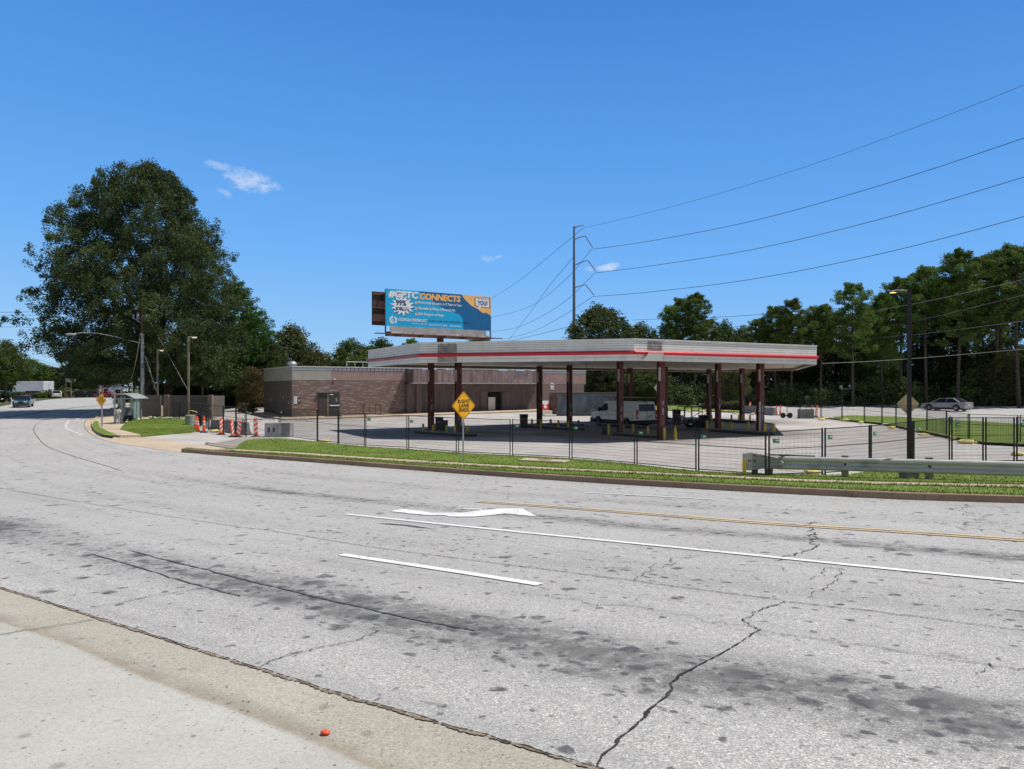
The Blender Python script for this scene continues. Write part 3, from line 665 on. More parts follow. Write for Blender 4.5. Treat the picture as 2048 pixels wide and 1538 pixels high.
# grass blades along the verge, lawns and edges
def blades():
    rnd = np.random.RandomState(4); bm_pts = []
    def scatter(poly, n, hfun, hmin, hmax, dens_edge=None):
        xs = np.array([p[0] for p in poly]); ys = np.array([p[1] for p in poly]); res = []
        X = rnd.uniform(xs.min(), xs.max(), n); Y = rnd.uniform(ys.min(), ys.max(), n)
        ins = np.zeros(n, bool); j = len(xs)-1
        for i in range(len(xs)):
            c = ((ys[i] > Y) != (ys[j] > Y)) & (X < (xs[j]-xs[i])*(Y-ys[i])/(ys[j]-ys[i]+1e-12)+xs[i]); ins ^= c; j = i
        return X[ins], Y[ins]
    A = []
    X, Y = scatter(verge, 420000, None, 0, 0); A.append((X, Y, .15, .045))
    X, Y = scatter([tuple(p) for p in vb(MOUND, .2)], 30000, None, 0, 0); A.append((X, Y, None, .05))
    out = []
    wka = np.array([(p.x, p.y) for p in resample(wk, .6)])
    for X, Y, z0, h in A:
        if z0 is not None:
            keep = np.ones(len(X), bool)
            for s in range(0, len(X), 20000):
                d = np.hypot(X[s:s+20000, None]-wka[None, :, 0], Y[s:s+20000, None]-wka[None, :, 1]).min(1)
                keep[s:s+20000] = (d > .36)
            X, Y = X[keep], Y[keep]
        n = len(X); p = 1.072+.007*X-.04*Y; Z = .5*(p+np.sqrt(p*p+.02)); t = np.clip((Y-58)/48, 0, 1); Z = Z+.8*t*t*(3-2*t)
        if z0 is None:
            c = G(320, 852); d2 = ((X-c.x)/5.5)**2+((Y-c.y)/7.5)**2; Z = Z+.17+.35*np.maximum(0, 1-d2)
        else: Z = Z+z0
        a = rnd.uniform(0, 2*np.pi, n); hh = h*rnd.uniform(.6, 1.5, n); wd = rnd.uniform(.008, .018, n)
        lean = rnd.uniform(-.6, .6, (n, 2))*hh[:, None]
        dx, dy = np.cos(a)*wd, np.sin(a)*wd
        v = np.empty((n, 3, 3)); v[:, 0] = np.stack([X-dx, Y-dy, Z-.01], 1); v[:, 1] = np.stack([X+dx, Y+dy, Z-.01], 1); v[:, 2] = np.stack([X+lean[:, 0], Y+lean[:, 1], Z+hh], 1)
        out.append(v.reshape(-1, 3))
    # fringe hanging over kerb and footpath edges
    for ln, hgt in ((offs(resample(cb, .3), .22), .15), (offs(wk, -.40), .15), (offs(wk, .40), .15)):
        ln = [p for p in ln if p.y > 8]
        for a, b in zip(ln[:-1], ln[1:]):
            m = int((b-a).length*190)
            for _ in range(m):
                q = a.lerp(b, rnd.rand())+Vector((rnd.normal()*.05, rnd.normal()*.05, 0)); z = H(q.x, q.y)+hgt
                t = rnd.uniform(0, 6.28); wdd = .012; hh = rnd.uniform(.04, .10)
                out.append(np.array([[q.x-math.cos(t)*wdd, q.y-math.sin(t)*wdd, z], [q.x+math.cos(t)*wdd, q.y+math.sin(t)*wdd, z], [q.x+rnd.uniform(-.05, .05), q.y+rnd.uniform(-.07, .04), z+hh]]))
    v = np.concatenate(out); o = npmesh('grass', v, 3, M_blade); tag(o, 'short green grass growing on the verge beside the road', 'grass', kind='stuff')
blades()
# ================================================================ text helper
def text_mesh(mb, s, size, M, mi=0, bold=0.0, shear=0.0, xs=1.0, align='LEFT', depth=0.0, space=1.0):
    """flat lettering in the local xz plane of matrix M (x right, z up), facing -y"""
    cu = bpy.data.curves.new('t', 'FONT'); cu.body = s; cu.size = size; cu.offset = bold; cu.shear = shear; cu.align_x = align; cu.space_character = space
    cu.fill_mode = 'FRONT'; cu.resolution_u = 2
    o = bpy.data.objects.new('t', cu); COL.objects.link(o)
    dg = bpy.context.evaluated_depsgraph_get(); me = bpy.data.meshes.new_from_object(o.evaluated_get(dg))
    old = mb.mi; mb.mi = mi
    mb.add([M @ Vector((v.co.x*xs, 0, v.co.y)) for v in me.vertices], [list(p.vertices) for p in me.polygons])
    mb.mi = old
    bpy.data.objects.remove(o); bpy.data.curves.remove(cu); bpy.data.meshes.remove(me)
def T(x=0, y=0, z=0, rz=0): return Matrix.Translation((x, y, z)) @ Matrix.Rotation(rz, 4, 'Z')
def line_dist(a, b): return math.hypot(b[0]-a[0], b[1]-a[1])
# ================================================================ common materials
M_steel = mat('galvanised_steel', (.42, .44, .46), .42, .75, .1, 4)
M_black = mat('black_painted_metal', (.018, .018, .02), .45, .2, .2, 5)
M_blackpl = mat('black_plastic', (.02, .02, .022), .5, 0, .2, 5)
M_bollard = mat('yellow_bollard_paint', (.58, .43, .03), .55, 0, .14, 6, dirt=(.25, .17, .03))
M_brown = mat('brown_bollard_paint', (.22, .11, .035), .6, 0, .2, 6)
M_wood = mat('weathered_timber', (.30, .22, .15), .85, 0, .25, 5)
M_glass = mat('dark_glass', (.012, .014, .017), .16, 0, .1, 1, spec=.35)
M_orange = mat('orange_plastic', (.95, .10, .018), .5, 0, .1, 3)
M_whitep = mat('white_reflective_sheet', (.72, .71, .70), .4, 0, .05, 3)
M_rubber = mat('black_rubber', (.02, .02, .021), .85, 0, .2, 6)
M_barrier = mat('barrier_concrete', (.24, .235, .225), .9, 0, .22, 1.6, .3, dirt=(.12, .12, .115))
M_block = mat('pale_cast_concrete', (.40, .40, .39), .9, 0, .18, 2, .3, dirt=(.2, .2, .19))
M_sand = mat('yellow_sandbag_cloth', (.70, .60, .22), .9, 0, .2, 8, .4)
M_green = mat('green_tag_plastic', (.03, .26, .10), .5, 0, .08, 4)
# ================================================================ canopy of the filling station
M_fascia = None
def fascia_mat():
    t = NT('ribbed_white_panel'); p = t.pos(); s = t.N.new('ShaderNodeSeparateXYZ'); t.L.new(p, s.inputs[0])
    n = t.noise(p, .8, 4, .6); c = t.ramp(n, [(.3, (.66, .645, .61)), (.7, (.80, .785, .75))])
    st = t.noise(p, 1.0, 4, .6, stretch=(2.5, 2.5, .25)); c = t.mix(t.mapr(st, .5, .75, 0, .3), c, (.40, .36, .30))
    t.col(c); t.rough(.5); return t.m
M_fascia = fascia_mat(); M_fline = mat('panel_shadow_gap', (.07, .065, .06), .8)
M_red = mat('red_stripe_paint', (.56, .015, .03), .38, 0, .1, 1.5); M_redf = mat('faded_red_paint', (.42, .12, .11), .6, 0, .2, 2)
M_ghost = mat('grimy_bare_panel', (.33, .30, .27), .7, 0, .25, 3, dirt=(.17, .15, .13))
M_soffit = mat('soffit_panel', (.60, .55, .47), .6, 0, .1, .7, dirt=(.36, .31, .25)); M_inner = mat('brown_inner_fascia', (.26, .20, .14), .8, 0, .2, 1)
M_col = mat('dark_red_brown_steel', (.125, .030, .026), .5, 0, .3, 2.5, dirt=(.06, .02, .02)); M_cond = mat('grey_conduit', (.42, .42, .41), .5)
C0 = Vector((6.8, 41.3, 0)); E1 = Vector((math.cos(R(28)), math.sin(R(28)), 0)); E2 = Vector((-E1.y, E1.x, 0))
cloc = [(0, 0), (14.8, 0), (26.8, 12), (26.8, 22), (-9.2, 19.7), (-9.2, 9.1)]
CV = [C0+E1*a+E2*b for a, b in cloc]
ZB, ZT = 4.60, 5.80
def canopy():
    ctr = sum(CV, Vector())/6
    root = thing('canopy', 'long flat petrol station canopy with ribbed white fascia and red stripe', 'canopy', (ctr.x, ctr.y, 0))
    L = lambda p, z: (p.x-ctr.x, p.y-ctr.y, z)
    n = 6
    def inset(d):
        out = []
        for i in range(n):
            a, b, c = CV[i-1], CV[i], CV[(i+1) % n]; t1 = (b-a).normalized(); t2 = (c-b).normalized()
            n1 = Vector((-t1.y, t1.x, 0)); n2 = Vector((-t2.y, t2.x, 0)); m = (n1+n2); m /= m.dot(n1) if abs(m.dot(n1)) > 1e-6 else 1
            out.append(b+m*d)
        return out
    i0 = inset(0); i2 = inset(.32)
    # roof deck, soffit
    mb = MB(); mb.prism([(p.x-ctr.x, p.y-ctr.y) for p in i2], ZB+.34, ZT-.15); mb.build('roof_deck', M_inner, root)
    mb = MB(); mb.prism([(p.x-ctr.x, p.y-ctr.y) for p in inset(.30)], ZB+.20, ZB+.32); mb.build('soffit', M_soffit, root)
    mb = MB()
    for k in range(-8, 27, 1):      # pan seams of the soffit
        a = C0+E1*k+E2*max(.4, (-k+.4) if k < 0 else (k-14.4 if k > 14.8 else .4)); b = C0+E1*k+E2*(19.0+(k+9)*.06); mb.bar(L(a, ZB+.198), L(b, ZB+.198), .02, .008)
    mb.build('soffit_seam', M_inner, root, fix=False)
    mb = MB()
    # board strips with gaps: each fascia board a slightly proud box
    nb = 9; st = (.44, .56)
    zs = []
    hgt = ZT-ZB; z = ZB
    boards = [(ZB, ZB+.19), (ZB+.205, ZB+.36), (ZB+.56, ZB+.69), (ZB+.705, ZB+.84), (ZB+.855, ZB+.975), (ZB+.99, ZB+1.09), (ZB+1.105, ZT)]
    bk = MB()
    for i in range(n):
        a, b = i0[i], i0[(i+1) % n]; d = (b-a).normalized(); nn = Vector((d.y, -d.x, 0))
        for z0, z1 in boards:
            q = [a, b, b-nn*.06, a-nn*.06]
            mb.add([L(v, zz) for zz in (z0, z1) for v in q], [(0, 3, 2, 1), (4, 5, 6, 7), (0, 1, 5, 4), (1, 2, 6, 5), (2, 3, 7, 6), (3, 0, 4, 7)])
        q = [a-nn*.05, b-nn*.05, b-nn*.26, a-nn*.26]
        bk.add([L(v, zz) for zz in (ZB+.02, ZT-.02) for v in q], [(0, 3, 2, 1), (4, 5, 6, 7), (0, 1, 5, 4), (1, 2, 6, 5), (2, 3, 7, 6), (3, 0, 4, 7)])
    mb.build('fascia', M_fascia, root, fix=False); bk.build('fascia_backing', M_inner, root, fix=False)
    cp = MB()
    for i in range(n):
        a, b = i0[i], i0[(i+1) % n]; cp.bar(L(a, ZT+.02), L(b, ZT+.02), .10, .04)
    cp.build('roof_trim', M_fascia, root)
    # bullnose stripe
    def stripe(a, b, m, nm='stripe', ext=0, prof=None, lab=None):
        d = (b-a).normalized(); nn = Vector((d.y, -d.x, 0)); s = MB(); a = a-d*ext; b = b+d*ext
        prof = prof or [(-.02, .35), (.05, .36), (.10, .40), (.12, .46), (.11, .50), (.06, .56), (-.02, .575)]
        vs = [L(v+nn*o, ZB+z) for v in (a, b) for o, z in prof]; k = len(prof)
        s.add(vs, [(i, i+1, k+i+1, k+i) for i in range(k-1)]+[tuple(range(k)), tuple(range(k, 2*k))[::-1]])
        o = s.build(nm, m, root)
        if lab: o['label'] = lab
        return o
    stripe(i0[0], i0[1], M_red); stripe(i0[5], i0[0], M_red, ext=-.001); stripe(i0[1]+Vector((.05,-.05,0)), i0[2], M_red)
    stripe(i0[4], i0[5], M_redf, lab='sun-faded red stripe'); stripe(i0[2], i0[3], M_red); stripe(i0[3], i0[4], M_red)
    # ghost marks of removed signs
    def ghost(i, t0, wd, lab, flap=False):
        a, b = i0[i], i0[(i+1) % n]; d = (b-a).normalized(); nn = Vector((d.y, -d.x, 0)); s = MB()
        p0 = a+d*t0; p1 = a+d*(t0+wd); r = .12
        pts = [(0, ZB+.56), (wd, ZB+.56), (wd, ZT-.06-r), (wd-r*.3, ZT-.06-r*.3), (wd-r, ZT-.06), (r, ZT-.06), (r*.3, ZT-.06-r*.3), (0, ZT-.06-r)]
        vs = [L(a+d*(t0+x)+nn*.006, z) for x, z in pts]+[L(a+d*(t0+x)+nn*.001, z) for x, z in pts]; k = len(pts)
        s.add(vs, [tuple(range(k)), tuple(range(k, 2*k))[::-1]]+[(i, k+i, k+(i+1) % k, (i+1) % k) for i in range(k)])
        for (z0, z1) in ((ZB+.03, ZB+.36),):
            if not flap: s.add([L(p0+nn*.006, z0), L(p1+nn*.006, z0), L(p1+nn*.006, z1), L(p0+nn*.006, z1)], [(0, 1, 2, 3)])
        o = s.build('sign_mark', M_ghost, root); o['label'] = lab
        g = MB(); 
        for zz in (ZB+.6975, ZB+.8475, ZB+.9825): g.bar(L(p0+nn*.009, zz), L(p1+nn*.009, zz), .006, .014)
        g.build('board_gap', M_fline, o, fix=False)
        if flap:
            f = MB(); f.add([L(p0+nn*.12, ZB+.5), L(p1+nn*.12, ZB+.5), L(p1+nn*.17-d*.03, ZB+.40), L(p0+nn*.17-d*.1, ZB+.40)], [(0, 1, 2, 3)]); f.build('bent_panel', M_redf, root, fix=False)
            f = MB(); f.add([L(p0+nn*.17-d*.1, ZB+.395), L(p1+nn*.17-d*.03, ZB+.395), L(p1+nn*.10-d*.1, ZB+.0), L(p0+nn*.10-d*.42, ZB+.0)], [(0, 1, 2, 3)]); f.build('bent_panel', M_fascia, root, fix=False)
    ghost(5, 1.15, 1.25, 'grimy rounded patch where the left sign was')
    ghost(0, .95, 1.05, 'grimy rounded patch where the right sign was', True)
    # columns
    cols = [(1322, 43.9, .37), (1240, 48.6, .34), (1436, 52.9, .33), (1520.5, 49.6, .40), (1418, 68.6, .36), (1484, 66.2, .36), (1079, 58.8, .36), (1139, 56.3, .34), (862, 51.8, .36), (916.5, 49.8, .38), (1260, 64.5, .36), (1331, 61.5, .30)]
    for k, (px, Y, wd) in enumerate(cols):
        p = V(px, 775, Y); z0 = H(p.x, p.y); c = MB(); M = T(p.x-ctr.x, p.y-ctr.y, 0, R(28))
        h = wd/2*1.0; tw = .03
        c.box((-h, -h*.9, z0-.05), (h, -h*.9+tw, ZB+.22), M); c.box((-h, h*.9-tw, z0-.05), (h, h*.9, ZB+.22), M); c.box((-h*.55, -h*.9+tw, z0-.05), (h*.55, h*.9-tw, ZB+.22), M)
        o = c.build('column', M_col, root)
        for q0, q1 in (((-h-.07, -h*.9-.03, 3.5), (-h-.001, -h*.9+.1, 4.3)), ((-h*.2, -h*.9-.035, 1.5), (h*.1, -h*.9-.002, 1.9)), ((-h*.2, -h*.9-.035, .9 if k % 2 else 2.1), (h*.1, -h*.9-.002, 1.3 if k % 2 else 2.3))):
            d = MB(); d.box(q0, q1, M); d.build('junction_box', M_cond, o)
        if k == 3: e = MB(); e.box((-h-.10, -h*.9-.05, z0), (-h-.005, -h*.9+.02, 2.15), M); e.build('conduit', M_cond, o)
    # lamps in the soffit
    M_lens = mat('soffit_lamp_lens', (.75, .75, .72), .3)
    for a, b in ((2, 4), (7, 3), (12, 4), (2, 9), (8, 9), (14, 10), (20, 12), (-4, 12), (2, 15), (10, 15), (18, 17), (24, 14), (-5, 16)):
        p = C0+E1*a+E2*b; q = MB(); M = T(p.x-ctr.x, p.y-ctr.y, 0, R(28)); q.box((-.3, -.3, ZB+.15), (.3, .3, ZB+.199), M); q.build('canopy_light', M_lens, root, bevel=.02)
    q = MB()
    for a, b in ((.5, 5.5), (15.5, 3.4), (-6.3, 11.2)):
        q = MB(); p = C0+E1*a+E2*b; q.tube([L(p, ZB+.2), L(p+E1*.02, ZB-.75)], .012, 5); q.build('hanging_wire', M_black, root)
    return root
canopy()
# islands
M_isl = concrete_mat('island_concrete', (.30, .28, .26), dirt=.5)
def island(pa, pb, wd, label):
    a = G(*pa); b = G(*pb); d = Vector((b.x-a.x, b.y-a.y, 0)); ln = d.length; d.normalize(); c = (a+b)/2
    t = thing('pump_island', label, 'kerbed island', (c.x, c.y, H(c.x, c.y)), math.atan2(d.y, d.x), 'kerbed pump islands under the canopy')
    hl = ln/2; hw = wd/2; pts = []
    for sx in (1, -1):
        for k in range(7):
            an = -math.pi/2+math.pi*k/6; pts.append((sx*(hl-hw)+sx*math.cos(an)*hw, sx*math.sin(an)*hw))
    m = MB(); m.prism(pts, -.05, .15); m.build('slab', M_isl, t)
    m = MB()
    for i in range(len(pts)):
        p, q = pts[i], pts[(i+1) % len(pts)]; m.bar((p[0], p[1], .07), (q[0], q[1], .07), .05, .18)
    m.build('steel_edge', M_black, t)
    return t
island((947, 873), (836, 865.5), 1.3, 'low dark-edged pump island around the two left columns')
island((1163, 861), (1056, 853), 1.3, 'low dark-edged pump island left of the white van, with rubble on it')
island((1325, 876), (1232, 869.5), 1.3, 'low dark-edged pump island nearest the camera at the canopy corner')
island((1545, 870), (1424, 862), 1.3, 'low dark-edged pump island around the two right front columns')
island((1506, 846.5), (1416, 839), 1.3, 'low dark-edged pump island at the far right behind the others')
# bollards
def make_bollard(m=None):
    t = thing('bollard', '', 'bollard', (0, 0, 0))
    b = MB(); b.lathe([(.085, 0), (.085, .9), (.078, .95), (.05, .985), (.012, 1.0)], n=12); b.build('post', m or M_bollard, t, smooth=True)
    b = MB(); b.lathe([(.16, 0), (.15, .03), (.09, .045)], n=10); b.build('footing', M_isl, t)
    return t
bp = make_bollard(); bb = make_bollard(M_brown); used = [False, False]
ORD = ['first', 'second', 'third', 'fourth', 'fifth', 'sixth', 'seventh', 'eighth', 'ninth', 'tenth', 'eleventh', 'twelfth', 'thirteenth', 'fourteenth', 'fifteenth', 'sixteenth', 'seventeenth', 'eighteenth', 'nineteenth', 'twentieth']
BOL = [('left pump island', [(846.5, 847, 865.5), (866, 850, 866.5, 'x'), (870.7, 846.6, 862), (886, 847, 863.6), (893.4, 850, 868.5), (910.7, 850, 869.5), (935, 850, 869)]),
       ('island left of the white van', [(1064, 838, 853), (1082, 838.6, 857), (1101.4, 838, 855, 'b'), (1116.8, 840, 857.7), (1137, 841, 858.7), (1157, 840, 857, 'b')]),
       ('nearest front pump island', [(1217.4, 849, 870.4), (1246, 850, 869), (1266.6, 848, 868.5), (1296, 852, 872), (1316.4, 850, 867), (1329, 855, 880), (1350.6, 852, 879.6)]),
       ('right front pump island', [(1414, 841.7, 861.6), (1430, 844, 860), (1444, 844, 860.7), (1462, 843.7, 860), (1496.5, 844, 862), (1513, 845.6, 863.6), (1530, 847, 869.5), (1548, 846.6, 869)]),
       ('far right pump island', [(1423, 829, 842), (1463, 829.4, 843, 'b'), (1478, 829, 843), (1485, 829, 844), (1500, 829.4, 845)])]
for nm, lst in BOL:
    for k, q in enumerate(lst):
        p = G(q[0], q[2]); br = len(q) > 3 and q[3] == 'b'; src = bb if br else bp
        lab = ('yellow bollard, %s from left on the %s' % (ORD[k], nm))
        if br: lab = 'rust-brown bollard, %s from left on the %s' % (ORD[k], nm)
        hs = (q[2]-q[1])/F*p.y
        if not used[br]: used[br] = True; o = src; o['label'] = lab; o.location = p; o.scale = (1, 1, hs)
        else: o = dup(src, p, 0, (1, 1, hs), lab)
        o['group'] = 'bollards on the pump islands'
# ================================================================ station building
def brick_mat(name, c1, c2, mortar, sx=.4, sy=.2, glint=0.0):
    t = NT(name); p = t.obj()
    # local x along the wall, z up
    sep = t.N.new('ShaderNodeSeparateXYZ'); t.L.new(p, sep.inputs[0]); cb_ = t.N.new('ShaderNodeCombineXYZ'); t.L.new(sep.outputs[0], cb_.inputs[0]); t.L.new(sep.outputs[2], cb_.inputs[1])
    xy_ = t.math('ADD', sep.outputs[0], sep.outputs[1]); t.L.new(xy_, cb_.inputs[0])
    b = t.N.new('ShaderNodeTexBrick'); t.L.new(cb_.outputs[0], b.inputs[0]); b.inputs['Scale'].default_value = 1.0; b.inputs['Brick Width'].default_value = sx; b.inputs['Row Height'].default_value = sy; b.inputs['Mortar Size'].default_value = .012
    b.inputs['Color1'].default_value = c1+(1,); b.inputs['Color2'].default_value = c2+(1,); b.inputs['Mortar'].default_value = mortar+(1,)
    c = t.mix(t.mapr(t.noise(p, 1.2, 5, .65), .35, .7, 0, .5), b.outputs[0], tuple(x*.72 for x in c1))
    if glint:  # glints of grazing sun painted along the upper edge of brick courses
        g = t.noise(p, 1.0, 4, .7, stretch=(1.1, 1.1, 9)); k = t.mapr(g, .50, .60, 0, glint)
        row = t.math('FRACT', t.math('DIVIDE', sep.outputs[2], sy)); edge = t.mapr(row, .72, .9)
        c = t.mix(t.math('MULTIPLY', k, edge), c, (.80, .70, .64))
    t.col(c); t.rough(.75); t.bump(b.outputs['Fac'], -.5, .02); return t.m
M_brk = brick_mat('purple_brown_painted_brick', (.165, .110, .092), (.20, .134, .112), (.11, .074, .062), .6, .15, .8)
M_brkp = brick_mat('pink_grey_brick', (.30, .19, .17), (.25, .155, .14), (.42, .35, .32), .4, .13)
M_brkg = brick_mat('grey_green_painted_brick', (.33, .32, .27), (.37, .355, .295), (.25, .24, .2), .5, .13)
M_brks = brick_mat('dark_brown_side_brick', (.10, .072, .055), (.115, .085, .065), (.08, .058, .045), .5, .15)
M_coping = mat('grey_metal_coping', (.30, .32, .36), .5, .2, .1, 1); M_copw = mat('pale_roof_edge', (.62, .61, .58), .6)
M_board = mat('purple_brown_boarding', (.125, .092, .088), .85, 0, .2, 2.2, stretch=(1.5, 1.5, .25)); M_boardd = mat('dark_boarding', (.105, .08, .078), .8, 0, .15, 1.5, stretch=(2, 2, .3))
M_fasw = mat('stained_purple_panel', (.20, .14, .14), .8, 0, .28, 1.6, dirt=(.32, .24, .23), stretch=(2.5, 2.5, .2))
M_void = mat('unlit_interior', (.012, .012, .013), .9); M_offw = mat('off_white_steel', (.60, .57, .49), .5, 0, .06, 3)
def building():
    p0 = Vector((-21.1, 71.0, 0)); az = R(31.5)
    z0 = .0
    root = thing('petrol_station_building', 'low flat-roofed brown brick shop building with boarded front behind the canopy', 'building', (p0.x, p0.y, z0), az)
    LT, DP, HT = 35.2, 11.5, 5.12
    def zz(y): return 0
    tx = lambda px: ((71*((px-CX)/F)+21.1)/(.8526-.5225*((px-CX)/F)))
    g = .30
    x1 = tx(662.5); xs = tx(810); xe = tx(1073)
    # walls
    m = MB(); m.box((0, .0, g-.3), (xs-.002, .3, 3.82)); m.build('front_wall', M_brk, root)
    m = MB(); m.box((0, -.012, 3.82), (x1, .3, 4.78)); m.build('front_wall_upper', M_brkg, root)['label'] = 'pale grey-green painted band at the left corner'
    m = MB(); m.box((x1+.002, -.008, 3.82), (xs, .3, 4.78)); m.build('front_wall_upper', M_brkp, root)['label'] = 'pinkish unpainted brick band'
    m = MB(); m.box((-.02, -.03, 4.78), (x1, .32, HT-.03)); m.box((x1+.003, -.03, 4.78), (xs, .32, HT-.03)); m.build('coping', M_coping, root)
    m = MB(); m.box((-.06, -.06, HT-.03), (LT+.06, .36, HT+.04)); m.box((-.06, .36, HT-.03), (.3, DP+.06, HT+.04)); m.box((LT-.3, .36, HT-.03), (LT+.06, DP+.06, HT+.04)); m.build('roof_edge', M_copw, root)
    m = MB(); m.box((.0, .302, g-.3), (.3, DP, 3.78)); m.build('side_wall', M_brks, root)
    m = MB(); m.box((-.012, .302, 3.78), (.3, DP, HT-.032)); m.build('side_wall_upper', M_brkg, root)
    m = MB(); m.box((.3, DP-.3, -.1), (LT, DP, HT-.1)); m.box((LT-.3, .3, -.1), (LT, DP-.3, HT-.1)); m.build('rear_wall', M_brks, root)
    m = MB(); m.box((.3, .3, HT-.5), (LT-.3, DP-.3, HT-.3)); m.build('roof', M_ghost, root)
    m = MB(); m.box((xe+.002, 0, g-.3), (LT-.301, .3, 3.5)); m.build('front_wall', brick_mat('mauve_painted_brick', (.20, .145, .14), (.17, .12, .115), (.13, .09, .085), .5, .15), root)
    m = MB(); m.box((xe+.002, -.01, 3.5), (LT, .3, 4.75)); m.build('front_wall_upper', M_brkp, root)
    m = MB(); m.box((xe+.002, -.03, 4.75), (LT, .32, HT-.03)); m.build('coping', M_coping, root)
    m = MB()
    for k in range(int((xs-x1)/.42)):
        m.box((x1+.2+k*.42, -.036, 4.72), (x1+.36+k*.42, -.031, 5.05))
    m.build('coping_tile', mat('dark_coping_tile', (.14, .13, .14), .6), root)
    # storefront bay: upper panel band stepping forward, boarded lower wall
    pj = 1.6
    m = MB(); m.box((xs+.3, -pj, 3.62), (xe, .28, 4.98)); m.build('fascia_band', M_fasw, root)
    m = MB(); m.box((xs+.0, -.9, 3.62), (xs+.29, .28, 4.98)); m.build('fascia_return', M_boardd, root)
    m = MB(); m.box((xs+.35, -pj+.1, 3.5), (xe-.05, .2, 3.615)); m.build('porch_ceiling', M_copw, root)
    m = MB(); m.box((xs+.02, -.55, g-.3), (xs+.9, .28, 3.495)); m.box((xs+.92, -.9, g-.3), (xs+1.5, .28, 3.495)); m.build('pier', M_board, root)
    dx0, dx1 = tx(974), tx(1003)
    m = MB(); m.box((xs+1.52, -.1, 2.75), (xe-.1, .28, 3.49)); m.build('transom_board', M_board, root)
    m = MB(); m.box((xs+1.52, -.12, g-.3), (dx0, .28, 2.73)); m.box((dx1, -.12, g-.3), (xe-.1, .28, 2.73)); m.box((dx0, -.12, 2.62), (dx1, .28, 2.73)); m.build('boarded_shopfront', M_boardd, root)
    m = MB(); m.box((xs+1.52, -.16, 2.72), (xe-.1, -.122, 2.76)); m.build('trim_rail', M_fasw, root)
    m = MB()
    for k in range(1, 14):
        x = xs+1.5+k*1.22
        if x < dx0-.9 or (x > dx1+1.0 and x < xe-.3): m.box((x, -.128, g), (x+.02, -.121, 2.7))
    m.build('panel_joint', M_void, root)
    m = MB(); m.box((dx0, .27, g-.3), (dx1, .29, 2.62)); m.build('doorway', M_void, root)
    m = MB(); m.box((dx0-.95, -.2, g-.1), (dx0-.02, -.125, 2.66)); m.build('plywood_cheek', M_board, root); m = MB(); m.box((dx1+.02, -.2, g-.1), (dx1+.95, -.125, 2.66)); m.build('plywood_cheek', M_board, root)
    m = MB(); m.box((dx0+.02, -.18, .62), (dx0+.95, .1, 2.02)); m.build('white_door_panel', M_offw, root)['label'] = 'off-white panel leaning in the shop doorway'
    m = MB(); m.box((dx0-.16, -.26, .35), (dx0+.0, -.21, 1.98)); m.build('door_leaf', M_black, root)
    m = MB()
    for k in range(6): m.box((xs+1.3+k*2.7, -pj-.04, 3.55), (xs+1.55+k*2.7, -pj-.005, 3.6))
    m.build('fixing', M_copw, root)
    # side door
    a, b = tx(637), tx(678); mid = tx(657.5)
    m = MB(); m.box((a-.06, -.05, g), (b+.06, -.003, 2.62)); fr = m.build('door_frame', mat('dark_bronze_frame', (.05, .038, .033), .5), root)
    m = MB(); m.box((a+.04, -.075, g+.05), (mid-.12, -.052, 2.50)); m.build('door_opening', mat('dim_brown_interior', (.055, .043, .036), .8), fr)
    m = MB(); m.box((mid-.18, -.10, g+.05), (mid-.04, -.077, 2.5)); m.build('door_edge', mat('tan_door_edge', (.22, .18, .14), .6), fr)
    m = MB(); m.box((mid, -.11, g+.03), (b, -.052, 2.5)); dr = m.build('door', mat('charcoal_door', (.035, .035, .034), .5), root)
    m = MB(); m.box((mid+.05, -.16, 1.28), (b-.02, -.112, 1.38)); m.box((mid+.04, -.15, 2.36), (mid+.42, -.112, 2.44)); m.build('push_bar', M_whitep, dr)
    m = MB(); text_mesh(m, '5', .5, T(b-.42, -.114, 1.72)); m.build('number', M_cond, dr, fix=False)
    m = MB(); m.box((a-.15, -.2, 2.63), (mid+.3, -.003, 2.68)); m.build('drip_cap', M_coping, root)
    m = MB(); m.box((a-.28, -.05, 1.15), (a-.16, -.013, 1.35)); m.build('call_button', M_red, root)
    # notices
    s1, s2 = tx(587.5), tx(594); m = MB(); m.box((s1, -.03, 1.55), (s2, -.013, 2.25)); sg = m.build('notice', M_whitep, root)
    m = MB(); m.box((s1+.08, -.034, 2.05), (s2-.08, -.031, 2.15)); [m.box((s1+.06, -.034, 1.65+k*.09), (s2-.06, -.031, 1.68+k*.09)) for k in range(4)]; m.build('notice_print', mat('blue_print', (.12, .2, .4), .5), sg)
    m = MB(); m.box((s2+.06, -.03, 1.66), (s2+.36, -.013, 2.06)); n2 = m.build('notice', M_black, root); n2['label'] = 'small black notice beside the white one'
    m = MB(); m.box((s2+.12, -.034, 1.78), (s2+.3, -.031, 1.84)); m.box((s2+.12, -.034, 1.9), (s2+.3, -.031, 1.94)); m.build('notice_print', M_whitep, n2)
    s3 = tx(1101); m = MB(); m.box((s3, -.03, 2.85), (s3+.45, -.003, 3.65)); n3 = m.build('notice', M_whitep, root); n3['label'] = 'white notice high on the right-hand brick wall'
    m = MB(); text_mesh(m, '15', .34, T(s3+.04, -.033, 2.95), bold=.004); m.box((s3+.08, -.034, 3.35), (s3+.36, -.031, 3.52)); m.build('notice_print', M_black, n3, fix=False)
    # small fittings
    m = MB(); m.box((.02, 3.1, 2.0), (.0-.05, 3.2, 2.2)); m.box((-.05, 8.2, 1.7), (-.002, 8.32, 1.95)); m.box((-.05, 1.0, 1.5), (-.002, 1.12, 1.75)); m.build('wall_fitting', M_cond, root)
    m = MB(); m.box((tx(667), -.12, 3.85), (tx(667)+.2, -.013, 3.98)); m.build('wall_lamp', M_copw, root)
